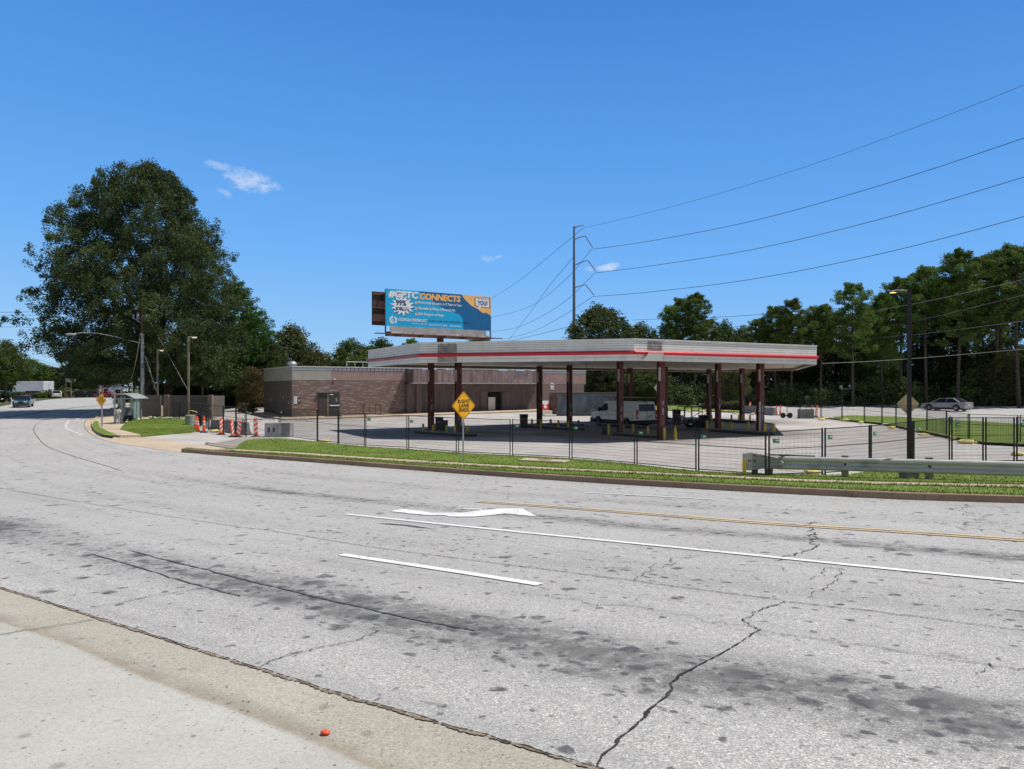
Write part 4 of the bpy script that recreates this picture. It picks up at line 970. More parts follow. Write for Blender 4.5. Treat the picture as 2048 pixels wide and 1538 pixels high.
    # roof vent
    v = MB(); vx = tx(593); v.lathe([(.36, HT), (.36, HT+.12), (.5, HT+.2), (.5, HT+.32), (.42, HT+.45), (.2, HT+.55), (.02, HT+.58)], (vx, 1.6, 0), 16); v.build('roof_vent', M_steel, root, smooth=True)
    r = MB(); xa, xb = tx(708), tx(741)
    for q in (xa, (xa+xb)/2, xb): r.tube([(q, 2.2, HT-.2), (q, 2.2, HT+.62)], .03, 6)
    r.tube([(xa, 2.2, HT+.62), (xb+2, 2.2, HT+.62)], .035, 6); r.build('roof_rail', M_copw, root)
    # raised pavement round the building
    c_, s_ = math.cos(az), math.sin(az); W_ = lambda x, y: (p0.x+c_*x-s_*y, p0.y+s_*x+c_*y)
    sheet('raised_pavement', [W_(-1.6, -2.9), W_(LT-6, -2.9), W_(LT-6, 1), W_(-1.6+1.7, 1), W_(.1, DP-2), W_(-1.6, DP-2)], M_tan, dz=.13, step=2.0, skirt=.16)
    kerb('kerb', [Vector(W_(-1.62, DP-2)+(0,)), Vector(W_(-1.62, -2.92)+(0,)), Vector(W_(LT-6, -2.92)+(0,))], .12, .1, M_curb)
    sheet('painted_patch', [W_(xe-1.6, -2.7), W_(xe-.1, -2.7), W_(xe-.1, -.9), W_(xe-1.6, -.9)], mat('faded_orange_kerb_paint', (.55, .30, .12), .8), dz=.136)
    m = MB(); m.box((mid-.6, -1.3, g), (mid+.9, -.6, g+.07)); m.build('door_mat', M_rubber, root)
    return root, tx, az, p0
bld, TX, BAZ, BP0 = building()
def on_wall(px, out, z=.12):
    t = TX(px); return Vector((BP0.x+math.cos(BAZ)*t+math.sin(BAZ)*out, BP0.y+math.sin(BAZ)*t-math.cos(BAZ)*out, z))
for k, px in enumerate((730.5, 753.5)):
    p = on_wall(px, .35, .3); b = MB(); pts = []
    pts = [(-.3, 0, -.05), (-.3, 0, .95)]+[(-.3*math.cos(a), 0, .95+.22*math.sin(a)) for a in [math.pi*i/6 for i in range(1, 6)]]+[(.3, 0, .95), (.3, 0, -.05)]
    b.tube(pts, .03, 6); o = b.build('hoop_rail', M_black); o.location = p; o.rotation_euler = (0, 0, BAZ)
    tag(o, ['black steel hoop in front of the brick wall, left of two', 'black steel hoop in front of the brick wall, right of two, beside a tap'][k], 'hoop rail', 'hoop rails at the brick wall')
def block_sign():
    p = G(1091, 832); t = thing('sandwich_board', 'red and white notice board leaning in front of the container end', 'sign', p, R(20))
    b = MB(); b.box((-.45, -.35, 0), (.6, .45, .55)); b.box((-.3, -.5, 0), (1.0, -.36, .16)); b.build('base_block', M_offw, t, bevel=.02)
    M = T(0, 0, .56) @ Matrix.Rotation(R(-12), 4, 'X')
    b = MB(); b.box((-.45, -.03, 0), (.42, .03, 1.0), M); pn = b.build('panel', M_redf if False else mat('bright_red_sign', (.62, .03, .05), .45), t)
    b = MB(); b.add([M @ Vector(v) for v in ((-.45, -.034, 1.0), (.42, -.034, 1.0), (.42, -.034, .74), (.05, -.034, .55), (-.45, -.034, .72))], [(0, 1, 2, 3, 4)]); b.lathe([(.17, -.037), (.17, -.034)], (0, 0, 0), 16, 'y', M @ Matrix.Translation((0, 0, .38))); b.build('panel_print', M_whitep, pn)
block_sign()
def container():
    a = G(1098.5, 831.5); a.z = H(a.x, a.y); az = R(3)
    t = thing('shipping_container', 'blue-grey corrugated steel container with a rusty brown end beside the shop', 'container', (a.x+.8, a.y-.3, a.z), az)
    Lc, Wc, Hc = 6.3, 2.3, 2.36; m = MB()
    n = 20
    for k in range(n):
        x0 = k*Lc/n; x1_ = x0+Lc/n*.55; m.box((x0, 0.02, .15), (x1_, Wc, Hc-.1)); m.box((x1_, .06, .15), (x0+Lc/n, Wc-.03, Hc-.1))
    m.build('corrugated_side', mat('blue_grey_container_paint', (.14, .175, .20), .6, .1, .25, 1.2, dirt=(.07, .08, .09), stretch=(1, 1, .3)), t, fix=False)
    m = MB(); m.box((-.02, -.02, 0), (Lc+.02, Wc+.02, .15)); m.box((-.02, -.02, Hc-.1), (Lc+.02, Wc+.02, Hc)); m.build('frame_rail', mat('rusty_container_rail', (.12, .10, .09), .7, 0, .35, 2, dirt=(.2, .09, .05)), t)
    m = MB(); M = T(-.8, .35, 0, R(-20)); m.box((0, 0, .02), (.86, .06, Hc-.02), M); m.build('open_door', mat('rusty_brown_door', (.16, .085, .06), .8, 0, .35, 1.5, dirt=(.08, .05, .04)), t)
container()
# ================================================================ billboard
def billboard():
    A = Vector((-14.62, 85.4, 0)); B = Vector((-2.72, 93.4, 0)); d = (B-A); wd = d.length; az = math.atan2(d.y, d.x)
    c = (A+B)/2; zb, zt = 10.25, 14.52; h = zt-zb
    t = thing('billboard', 'blue college advertising billboard on a single pole above the canopy', 'billboard', (c.x, c.y, H(c.x, c.y)), az)
    zo = H(c.x, c.y); zb -= zo; zt -= zo
    hw = wd/2
    m = MB(); m.box((-hw, -.1, zb), (hw, .1, zt)); m.build('panel', mat('billboard_backing', (.25, .25, .25), .7), t)
    CY = (.0, .42, .76); NV = (.0, .13, .33); OR = (.95, .52, .18)
    mc = mat('cyan_poster', CY, .6, 0, .04, 2); mn = mat('navy_poster', NV, .6, 0, .05, 2); mo = mat('orange_poster', OR, .6, 0, .06, 2); mw = mat('white_poster', (.80, .82, .84), .6, 0, .02, 2); mn2 = mat('dark_navy_print', (.01, .05, .16), .6)
    m = MB(); m.box((-hw, -.112, zb), (hw, -.101, zt)); face = m.build('poster', mc, t)
    Q = lambda u, v: (-hw+u*wd, zb+(1-v)*h)      # picture fractions from the top left
    def poly(pts, dep, mt, nm):
        b = MB(); b.add([(Q(u, v)[0], -dep, Q(u, v)[1]) for u, v in pts][::1], [tuple(range(len(pts)))]); o = b.build(nm, mt, face, fix=False); return o
    poly([(.30, 0), (.36, .12), (.42, .25), (.48, .36), (.55, .46), (.62, .52), (.68, .58), (.71, .68), (.72, .8), (.72, 1), (1, 1), (1, 0)], .116, mn, 'poster_print')
    poly([(.705, 0), (.725, .10), (.76, .2), (.80, .3), (.86, .38), (.88, .42), (.92, .50), (.95, .47), (1, .56), (1, 0)], .120, mo, 'poster_print')
    # speech bubble
    poly([(.832, .06), (.985, .03), (.995, .34), (.90, .325), (.872, .345), (.868, .32), (.835, .30)], .124, mn2, 'poster_print')
    poly([(.84, .075), (.978, .05), (.985, .32), (.90, .305), (.873, .395), (.873, .30), (.843, .28)], .128, mw, 'poster_print')
    # burst
    bp_ = []
    for k in range(28):
        a = 2*math.pi*k/28+.1; r = 1.0 if k % 2 == 0 else .70; r *= (1, .92, 1.06, .95)[k % 4]
        bp_.append((.148+.108*r*math.cos(a), .435+.275*r*math.sin(a)))
    poly([(u+.004, v+.02) for u, v in bp_][::-1], .116, mn2, 'poster_print'); poly(bp_[::-1], .120, mw, 'poster_print')
    L = MB()
    def tx_(s, u, v, size, mi, bold=.02, shear=0, xs=1.0, dep=.132, al='LEFT', sp=1.0):
        x, z = Q(u, v); L = MB(); text_mesh(L, s, size, T(x, -dep, z), 0, bold, shear, xs, al, space=sp); L.build('lettering', [mw, mo, mn2][mi], face, fix=False)
    tx_('#GPTC', .026, .205, 1.02, 0, .055, .12, 1.16, .132); tx_('CONNECTS', .298, .215, .98, 1, .05, .12, 1.06, .134)
    tx_('99%', .088, .43, .88, 2, .035, .05, .9, .126); tx_('JOB', .088, .56, .50, 2, .03, .0, 1.0, .126); tx_('PLACEMENT', .145, .505, .19, 2, .0, 0, .8, .126); tx_('RATE', .146, .575, .33, 2, .015, 0, 1.1, .126)
    for v, s in ((.315, 'Work-ready Education in 2 Years or Less'), (.475, 'Affordable & Plenty of Financial Aid'), (.635, '200+ Programs of Study')):
        tx_(s, .285, v+.03, .44, 0, .008, .1, .80); tx_('\u00bb', .258, v+.045, .62, 1, .03, .1, 1.0)
    tx_('GEORGIA PIEDMONT', .108, .855, .50, 0, .01, 0, .78); tx_('TECHNICAL COLLEGE', .235, .925, .21, 0, .0, 0, .9)
    tx_('START YOUR WAY FORWARD TODAY!', .385, .83, .30, 2, .005, 0, .98, .132, sp=1.1); tx_('WWW.GPTC.EDU', .385, .945, .31, 0, .004, 0, .92, sp=1.15); tx_('404.297.9522', .585, .945, .31, 0, .004, 0, .9, sp=1.1)
    tx_('GPTC CONNECTS WITH', .865, .105, .16, 2, .0, 0, .9); tx_('YOU!', .863, .265, .74, 2, .035, .08, .80, .132)
    # round emblem: open ring with a stem
    E = MB(); cx_, cz_ = Q(.066, .835)
    for a0, a1 in ((-60, 65), (95, 275)):
        n = 14; vs = []
        for k in range(n+1):
            a = R(a0+(a1-a0)*k/n); vs += [(cx_+.47*math.cos(a), -.118, cz_+.47*math.sin(a)), (cx_+.27*math.cos(a), -.118, cz_+.27*math.sin(a))]
        E.add(vs, [(2*k, 2*k+1, 2*k+3, 2*k+2) for k in range(n)])
    E.add([(cx_-.12, -.118, cz_-.52), (cx_+.0, -.118, cz_-.3), (cx_+.0, -.118, cz_+.12), (cx_-.12, -.118, cz_+.12)], [(0, 1, 2, 3)])
    E.build('emblem', mw, face, fix=False)
    # structure behind and below
    mr = mat('rust_brown_billboard_steel', (.15, .065, .045), .7, 0, .3, 1.5, dirt=(.08, .04, .03))
    m = MB(); m.box((-hw-.9, 1.6, zb+.15), (hw-.9, 1.8, zt-.2)); m.build('rear_panel', mat('dark_rear_panel', (.07, .045, .04), .8, 0, .3, 1), t)
    m = MB()
    for k in range(9):
        x = -hw+.1+k*wd/8; m.box((x-.06, .11, zb-.9), (x+.06, .25, zt-.1)); m.bar((x, .2, zb+.3), (x, 1.6, zb+.3), .1); m.bar((x, .2, zt-.6), (x, 1.6, zt-.6), .1)
    for z in (zb+.6, zb+2.1, zt-.6): m.box((-hw-.5, .26, z), (hw-.2, .36, z+.16)); m.box((-hw-.9, 1.45, z), (hw-1.0, 1.59, z+.16))
    m.build('rear_frame', mr, t)
    m = MB(); m.box((-hw+.5, -.22, zb-.62), (hw-.8, -.14, zb-.05)); m.build('apron', mat('grey_apron_panel', (.40, .39, .37), .6, 0, .15, 1), t)
    m = MB(); m.box((-hw+.4, .12, zb-1.15), (hw-.4, .95, zb-.64)); m.build('torsion_beam', mr, t)
    m = MB(); m.box((-hw-1.6, -1.35, zb-1.02), (hw+1.0, -.5, zb-.95)); wk_ = m.build('catwalk', mr, t)
    m = MB(); m.box((-hw+.5, -.5, zb-.93), (hw-.6, -.4, zb-.66)); m.build('catwalk_rail', mat('chipped_white_rail', (.55, .50, .47), .6, 0, .25, 3, dirt=(.2, .08, .05)), t)
    for k in range(5):
        x = -hw+1.3+k*2.9; b = MB(); b.bar((x, .2, zb-1.12), (x, -1.9, zb-1.12), .12); b.box((x-.35, -2.2, zb-1.2), (x+.35, -1.9, zb-1.0)); b.build('lamp_bracket', mr, t)
    m = MB(); m.lathe([(.42, -.2), (.42, zb-.7)], (0.3, .55, 0), 18); m.build('pole', mat('maroon_pole_paint', (.10, .025, .03), .5, 0, .15, 1), t, smooth=True)
    return t
billboard()
# ================================================================ temporary fence
def fence_panel(a, b, ha, hb, label, group, tagp=True, vs=.05, hs=.13, dbl=True, thin=.0052, pw=.042):
    t = thing('fence_panel', label, 'fence panel', a, 0, group); d = b-a; d2 = Vector((d.x, d.y, 0)).normalized()
    A = Vector((0, 0, 0))+d2*.06; B = d-d2*.06; up = Vector((0, 0, 1))
    for p, h in ((A, ha), (B, hb)):
        m = MB(); m.bar(p-up*.05, p+up*h, pw, pw); m.build('post', M_black, t, fix=False)
    r = MB(); r.bar(A+up*(ha-.03), B+up*(hb-.03), .027); r.build('top_rail', M_black, t, fix=False)
    r = MB(); r.bar(A+up*ha*.61, B+up*hb*.61, .020); r.build('middle_rail', M_black, t, fix=False)
    r = MB(); r.bar(A+up*.1, B+up*.1, .028); r.build('bottom_rail', M_black, t, fix=False)
    w_ = MB(); n = int(d.length/vs)
    for k in range(1, n):
        f = k/n; p = A.lerp(B, f); h = ha+(hb-ha)*f; w_.bar(p+up*.1, p+up*(h-.04), thin)
    nh = int(ha/hs)
    for k in range(1, nh+1):
        z = .1+k*(ha-.14)/(nh+1); z2 = .1+k*(hb-.14)/(nh+1); w_.bar(A+up*z, B+up*z2, thin)
    w_.build('wire_mesh', M_black, t, fix=False)
    if tagp:
        p = A+d2*.12+up*(ha-.36); q = MB(); nrm = Vector((d2.y, -d2.x, 0)); nrm = nrm if nrm.y < 0 else -nrm
        q.add([p+nrm*.02, p+d2*.23+nrm*.02, p+d2*.23+up*.13+nrm*.02, p+up*.13+nrm*.02, p+nrm*.012, p+d2*.23+nrm*.012, p+d2*.23+up*.13+nrm*.012, p+up*.13+nrm*.012], [(0, 1, 2, 3), (7, 6, 5, 4), (0, 4, 5, 1), (1, 5, 6, 2), (2, 6, 7, 3), (3, 7, 4, 0)])
        g = q.build('hire_tag', M_green, t)
        q = MB(); q.add([p+d2*.09+up*.05+nrm*.023, p+d2*.22+up*.05+nrm*.023, p+d2*.22+up*.10+nrm*.023, p+d2*.09+up*.10+nrm*.023], [(0, 1, 2, 3)]); q.build('tag_print', M_whitep, g, fix=False)
    return t
NF = [(559.6, 815, 873), (634.8, 819, 884), (676.8, 824.5, 889), (730, 826.5, 894), (815.8, 830, 898.7), (914.6, 835, 907.5), (1022.6, 838, 912.6), (1141.8, 841, 919.3), (1271.9, 849.5, 931), (1394.5, 855, 943.7), (1534.6, 862.6, 955), (1647.9, 855.8, 951.5), (1740.6, 850, 943.7), (1825.8, 841.4, 934), (1900.7, 834, 929), (1969, 834, 928), (2030.7, 834, 926), (2110, 834, 925)]
pts = [(G(x, b, .1 if x > 700 else .0), t) for x, t, b in NF]
for k in range(len(NF)-1):
    (a, ta), (b, tb) = pts[k], pts[k+1]
    ha = zat(ta, a.y)-a.z; hb = zat(tb, b.y)-b.z
    fence_panel(a, b, ha, hb, 'black mesh fence panel along the near side of the forecourt, %s from the left' % ORD[k], 'temporary fence panels along the near side', tagp=(k not in (15, 1)))
LF = [(347, 799, 840), (359, 802, 843), (401, 806.5, 852), (418, 808, 862), (446.5, 811, 867), (472, 813, 870), (491, 817, 872.4), (559.6, 815, 873)]
pts = [(G(x, b), t) for x, t, b in LF]
for k in range(len(LF)-1):
    (a, ta), (b, tb) = pts[k], pts[k+1]
    fence_panel(a, b, zat(ta, a.y)-a.z, zat(tb, b.y)-b.z, 'black fence panel behind the orange markers by the driveway, %s from the left' % ORD[k], 'fence panels across the left driveway', tagp=(k in (2, 3, 4, 6)), vs=.11, hs=.25)
RF = [(1573, 799, 836.4), (1600, 798, 836), (1642.4, 801, 837.7), (1684, 803.5, 842), (1729, 804.7, 845), (1764, 808, 849.5), (1792, 810, 853.5), (1854, 812, 865), (1893, 822, 874), (1937, 827, 882), (2038, 830, 889), (2120, 834, 893)]
pts = [(G(x, b), t) for x, t, b in RF]
for k in range(len(RF)-1):
    (a, ta), (b, tb) = pts[k], pts[k+1]
    fence_panel(a, b, zat(ta, a.y)-a.z, zat(tb, b.y)-b.z, 'black fence panel along the far right kerb, %s from the left' % ORD[k], 'fence panels along the far kerb', tagp=(k in (10,)), vs=.09 if k > 6 else .14, hs=.2)
BF = [(1307.6, 785, 817), (1338.7, 789, 817.8), (1374, 790, 819), (1410, 791, 821), (1447, 792, 822.5), (1486, 794, 826), (1529, 796.5, 831)]
pts = [(G(x, b), t) for x, t, b in BF]
for k in range(len(BF)-1):
    (a, ta), (b, tb) = pts[k], pts[k+1]
    fence_panel(a, b, 1.8, 1.8, 'black fence panel seen under the canopy beside the far lawn, %s from the left' % ORD[k], 'fence panels beyond the canopy', tagp=False, vs=.2, hs=.3)
def gate_wheels():
    p = G(1573, 836.4); t = thing('gate_wheel_truck', 'pair of black gate wheels under the loose end of the far fence', 'wheels', p, R(10))
    for s in (-1, 1):
        m = MB(); m.lathe([(.06, -.07), (.24, -.07), (.27, -.03), (.27, .03), (.24, .07), (.06, .07)], (s*.36, 0, .27), 16, 'y'); m.build('wheel', M_rubber, t)
    m = MB(); m.bar((-.36, 0, .27), (.36, 0, .27), .07); m.build('axle', M_black, t)
gate_wheels()
# ================================================================ sandbags
def make_bag():
    m = MB(); rnd = random.Random(3)
    bm = bmesh.new(); bmesh.ops.create_uvsphere(bm, u_segments=14, v_segments=8, radius=1)
    for v in bm.verts:
        x, y, z = v.co; k = mnoise.noise(Vector((x*1.7, y*1.7, z*2)))
        v.co = Vector((math.copysign(abs(x)**.6, x)*.34*(1+.2*k), math.copysign(abs(y)**.7, y)*.19*(1+.25*k), (z*.5+.45)*.17*(1+.45*k)))
    me = bpy.data.meshes.new('sandbag'); bm.to_mesh(me); bm.free(); me.materials.append(M_sand); me.polygons.foreach_set('use_smooth', [True]*len(me.polygons))
    t = thing('sandbag', '', 'sandbag'); o = bpy.data.objects.new('bag', me); COL.objects.link(o); o.parent = t
    m = MB(); m.blob((.37, .02, .07), (.07, .05, .04), 1, .2, rnd); m.build('tied_neck', M_sand, t, smooth=True)
    return t
SB = [(648, 883.5, 'by the second post of the near fence'), (1624, 949.5, 'on the forecourt just behind the guardrail end'), (1760, 941, 'at the grass corner seen below the guardrail'), (2036, 910.5, 'at the near fence foot by the right edge'), (1604, 836.5, 'beside the far concrete barrier'), (1643, 839.5, 'at the start of the dark far kerb'), (1652, 837, 'just behind the bag at the start of the far kerb'), (1691, 841.5, 'on the kerb tip of the far lawn'), (1722, 846.5, 'on the far kerb right of the lawn tip'), (1773, 850, 'on the far kerb a little left of the light pole'), (1783, 857, 'below the far kerb left of the light pole'), (1834, 863, 'on the far kerb just right of the light pole'), (1846, 871, 'in front of the kerb just right of the light pole'), (1905, 878, 'at the kerb right of the fire hydrant'), (1932, 887, 'big one on the forecourt between hydrant and right edge'), (2038, 891, 'on the far kerb by the right edge'),
      (425, 860.5, 'before the jersey barrier, left of two'), (429.5, 864.5, 'before the jersey barrier, right of two'), (467, 866, 'behind the leaning orange marker'), (362, 840.5, 'among rubble at the brick enclosure'),
      (1335, 816.5, 'on the far lawn left of the trailer cage'), (1378, 823, 'on the kerb above the trailer cage'), (1405, 824, 'on the kerb above the right bin'), (1451, 824, 'on the kerb by the purple shrubs'), (1471, 828, 'on the ground right of the purple shrubs'), (1505, 829.5, 'before the long far barrier'), (1310, 822, 'just right of the van on the far kerb')]
bag = make_bag()
for k, (x, y, l) in enumerate(SB):
    p = G(x, y, .06 if 1640 < x < 1950 and y < 880 else .0); o = bag if k == 0 else dup(bag); o.location = p; o.rotation_euler = (0, 0, k*1.3); s = 1.25 if k in (1, 2, 3, 14) else 1.0; o.scale = (s, s, s*(1.1 if k % 3 else .8)); o['label'] = 'yellow sandbag '+l; o['group'] = 'yellow sandbags at the fence feet'
# ================================================================ orange channelizers, barriers
def make_panel(stripe=1, wd=.23, hgt=1.02):
    t = thing('channelizer', '', 'traffic marker')
    m = MB(); m.lathe([(.27, 0), (.27, .05), (.16, .07), (.14, .09)], n=8); m.build('base', M_rubber, t)
    m = MB(); m.box((-wd/2, -.035, .08), (wd/2, .035, hgt)); m.box((-wd/2+.03, -.03, hgt), (-wd/2+.06, .03, hgt+.08)); m.box((wd/2-.06, -.03, hgt), (wd/2-.03, .03, hgt+.08)); m.box((-wd/2+.03, -.03, hgt+.08), (wd/2-.03, .03, hgt+.11)); m.build('panel', M_orange, t, bevel=.008)
    m = MB()
    for k in range(3):
        z = .16+k*.27; s = stripe
        m.add([(-wd/2+.01, -.038, z if s > 0 else z+.17), (wd/2-.01, -.038, z+.17 if s > 0 else z), (wd/2-.01, -.038, z+.31 if s > 0 else z+.14), (-wd/2+.01, -.038, z+.14 if s > 0 else z+.31)], [(0, 1, 2, 3)])
        m.add([(-wd/2+.01, .038, z), (-wd/2+.01, .038, z+.14), (wd/2-.01, .038, z+.31), (wd/2-.01, .038, z+.17)], [(0, 1, 2, 3)])
    m.build('reflective_stripes', M_whitep, t, fix=False); return t
def make_tube():
    t = thing('channelizer', '', 'traffic marker')
    m = MB(); m.lathe([(.26, 0), (.26, .04), (.12, .07)], n=8); m.build('base', M_rubber, t)
    m = MB(); m.lathe([(.11, .06), (.085, .3), (.065, .9), (.05, 1.0), (.035, 1.02), (.05, 1.06), (.045, 1.1), (.01, 1.12)], n=12); m.build('tube', M_orange, t, smooth=True)
    m = MB(); m.lathe([(.084, .5), (.080, .6)], n=12); m.lathe([(.078, .68), (.074, .78)], n=12); m.build('reflective_band', M_whitep, t); return t
ga = 'orange channelizers across the driveways'
CH_ = [('t', 391.5, 831, 863.5, 0, 0, 'narrow orange delineator, leftmost of the seven by the left driveway'), ('t', 396.8, 834, 864, -4, 0, 'narrow orange delineator leaning left, second from the left by the driveway'), ('t', 408, 832.5, 866, 0, 0, 'narrow orange delineator standing alone, third from the left by the driveway'),
       ('a', 442, 836, 870, 0, 62, 'orange marker board turned edge-on in front of the jersey barriers'), ('a', 466, 839, 874.5, -9, 75, 'thin orange marker leaning left, just before the striped tilted one'), ('b', 476, 840, 875, 6, 8, 'tilted orange and white striped marker by the tangled hose'), ('a', 511.5, 836, 875, 0, 0, 'upright orange and white striped marker left of the hollow concrete block'),
       ('t', 1553, 811, 831.5, 0, 0, 'left orange tube at the end of the long far barrier'), ('t', 1560.5, 811, 831.5, 0, 0, 'right orange tube at the end of the long far barrier'), ('a', 1632, 811, 835.5, 8, 30, 'leaning orange marker right of the single far barrier'), ('t', 1623.5, 811, 829, 0, 0, 'orange tube peeping over the single far barrier'), ('a', 1498, 804, 826, 12, 40, 'orange marker leaning behind the long far barrier')]
proto = {'t': make_tube(), 'a': make_panel(1), 'b': make_panel(-1)}; usedp = set()
for kd, x, y0, y1, lean, yaw, lab in CH_:
    p = G(x, y1-1); o = proto[kd] if kd not in usedp else dup(proto[kd]); usedp.add(kd); o.location = p; s = (y1-y0)/F*p.y/1.12
    o.scale = (s*1.05, s*1.05, s); o.rotation_euler = (0, R(lean), R(yaw)); o['label'] = lab; o['group'] = ga
def jersey(pa, pb, label, h=.82, cat='concrete barrier', m=M_barrier, group='concrete barriers', notch=True):
    a = G(*pa); b = G(*pb); d = b-a; L = math.hypot(d.x, d.y); t = thing('jersey_barrier', label, cat, ((a.x+b.x)/2, (a.y+b.y)/2, min(a.z, b.z)), math.atan2(d.y, d.x), group)
    s = h/.82; prof = [(-.30, 0), (-.30, .08), (-.16, .26), (-.08, .80), (-.06, .82), (.06, .82), (.08, .80), (.16, .26), (.30, .08), (.30, 0)]
    q = MB(); n = len(prof); xs = [-L/2, L/2]
    q.add([(x, y*s, z*s) for x in xs for y, z in prof], [tuple(range(n)), tuple(range(n, 2*n))[::-1]]+[(i, n+i, n+(i+1) % n, (i+1) % n) for i in range(n)]); q.build('body', m, t, bevel=.015)
    q = MB(); q.tube([(L/2*.6, 0, .8*s), (L/2*.6, 0, .9*s), (L/2*.4, 0, .9*s), (L/2*.4, 0, .8*s)], .015, 5); q.build('lifting_loop', M_black, t); return t
jersey((423.5, 862), (463, 863.5), 'grey jersey barrier just left of centre behind the orange markers')
jersey((460, 864.5), (496, 870), 'grey jersey barrier right behind the tilted striped marker')
jersey((1482, 826), (1512, 827.5), 'long grey barrier under the canopy edge, left piece')
jersey((1513, 828), (1550, 831), 'long grey barrier behind the right columns, right piece')
def block(px0, px1, y, h, label, hollow=False, dep=.6):
    a = G(px0, y); b = G(px1, y); L = (b-a).length; t = thing('concrete_block', label, 'concrete block', ((a.x+b.x)/2, (a.y+b.y)/2, a.z), 0 if hollow else R(4), 'single concrete blocks')
    q = MB(); q.box((-L/2, 0, 0), (L/2, dep, h)); q.build('body', M_block if hollow else M_barrier, t, bevel=.03)
    if hollow:
        q = MB()
        for s in (-1, 1):
            q.box((-L*.27-L*.11+s*L*.0+(0 if s < 0 else L*.20), -.012, h*.32), (-L*.27-L*.02+(0 if s < 0 else L*.20), -.003, h*.66))
        q.build('recess', mat('dark_block_recess', (.10, .10, .10), .9), t)
        q = MB(); q.box((-.02, -.010, .03), (.02, -.004, h-.05)); q.build('mould_line', M_barrier, t)
    else:
        q = MB(); q.box((-.3, -.008, .12), (.32, -.003, .55)); q.build('mould_panel', mat('stained_barrier_face', (.19, .19, .18), .9, 0, .3, 3), t)
    return t
block(529, 580, 873.5, .88, 'pale cast concrete block with two hollows behind the near fence', True, .8)
block(1600, 1629, 837, .9, 'single grey concrete block on the far side beside leaning orange marker')
# hose tangle, rubble
M_hose = mat('green_yellow_hose', (.22, .24, .08), .6)
q = MB(); c0 = G(492, 872); rnd = random.Random(5); pp = []
for k in range(26): a = k*.55; pp.append(c0+Vector((-.9+k*.10+.25*math.cos(a), .2*math.sin(a), .10+abs(.45*math.sin(a*.5)))))
q.tube(pp, .014, 5); o = q.build('hose', M_hose, smooth=True); tag(o, 'thin tangled hose lying around the striped orange markers', 'hose')
def rubble(cx_, cy_, n, sx, sy, label, seed, m):
    rnd = random.Random(seed); c = G(cx_, cy_); q = MB()
    for _ in range(n):
        x, y = rnd.gauss(0, sx), rnd.gauss(0, sy); r = rnd.uniform(.05, .16); q.blob((x, y, r*.5+H(c.x+x, c.y+y)-c.z+.08), (r*rnd.uniform(.8, 1.6), r, r*.6), 1, .3, rnd)
    o = q.build('rubble', m); o.location = c; tag(o, label, 'rubble', kind='stuff')
rubble(352, 838.5, 90, 1.5, .6, 'pale broken rubble scattered at the foot of the brick enclosure', 1, M_block)
rubble(1127, 854, 60, .9, .3, 'dark rubble and scrap heaped on the pump island', 2, M_blackpl)
rubble(300, 838, 40, 2.2, .7, 'brown leaf litter and soil under the big tree', 6, mat('brown_litter', (.2, .13, .06), .9))
rubble(530, 842, 40, 2.0, .25, 'small debris along the pavement kerb before the brick wall', 7, M_block)
def utility_lid():
    a = G(1090, 922, .17); t = thing('utility_cover', 'tan concrete utility cover sunk in the grass verge', 'cover', a, R(-25))
    q = MB(); q.box((-1.0, -.35, -.02), (.9, .35, .05)); q.build('slab', M_tan, t, bevel=.02)
    q = MB(); q.lathe([(.28, .05), (.28, .06)], (0, 0, 0), 14); q.build('lid', M_curb, t)
utility_lid()
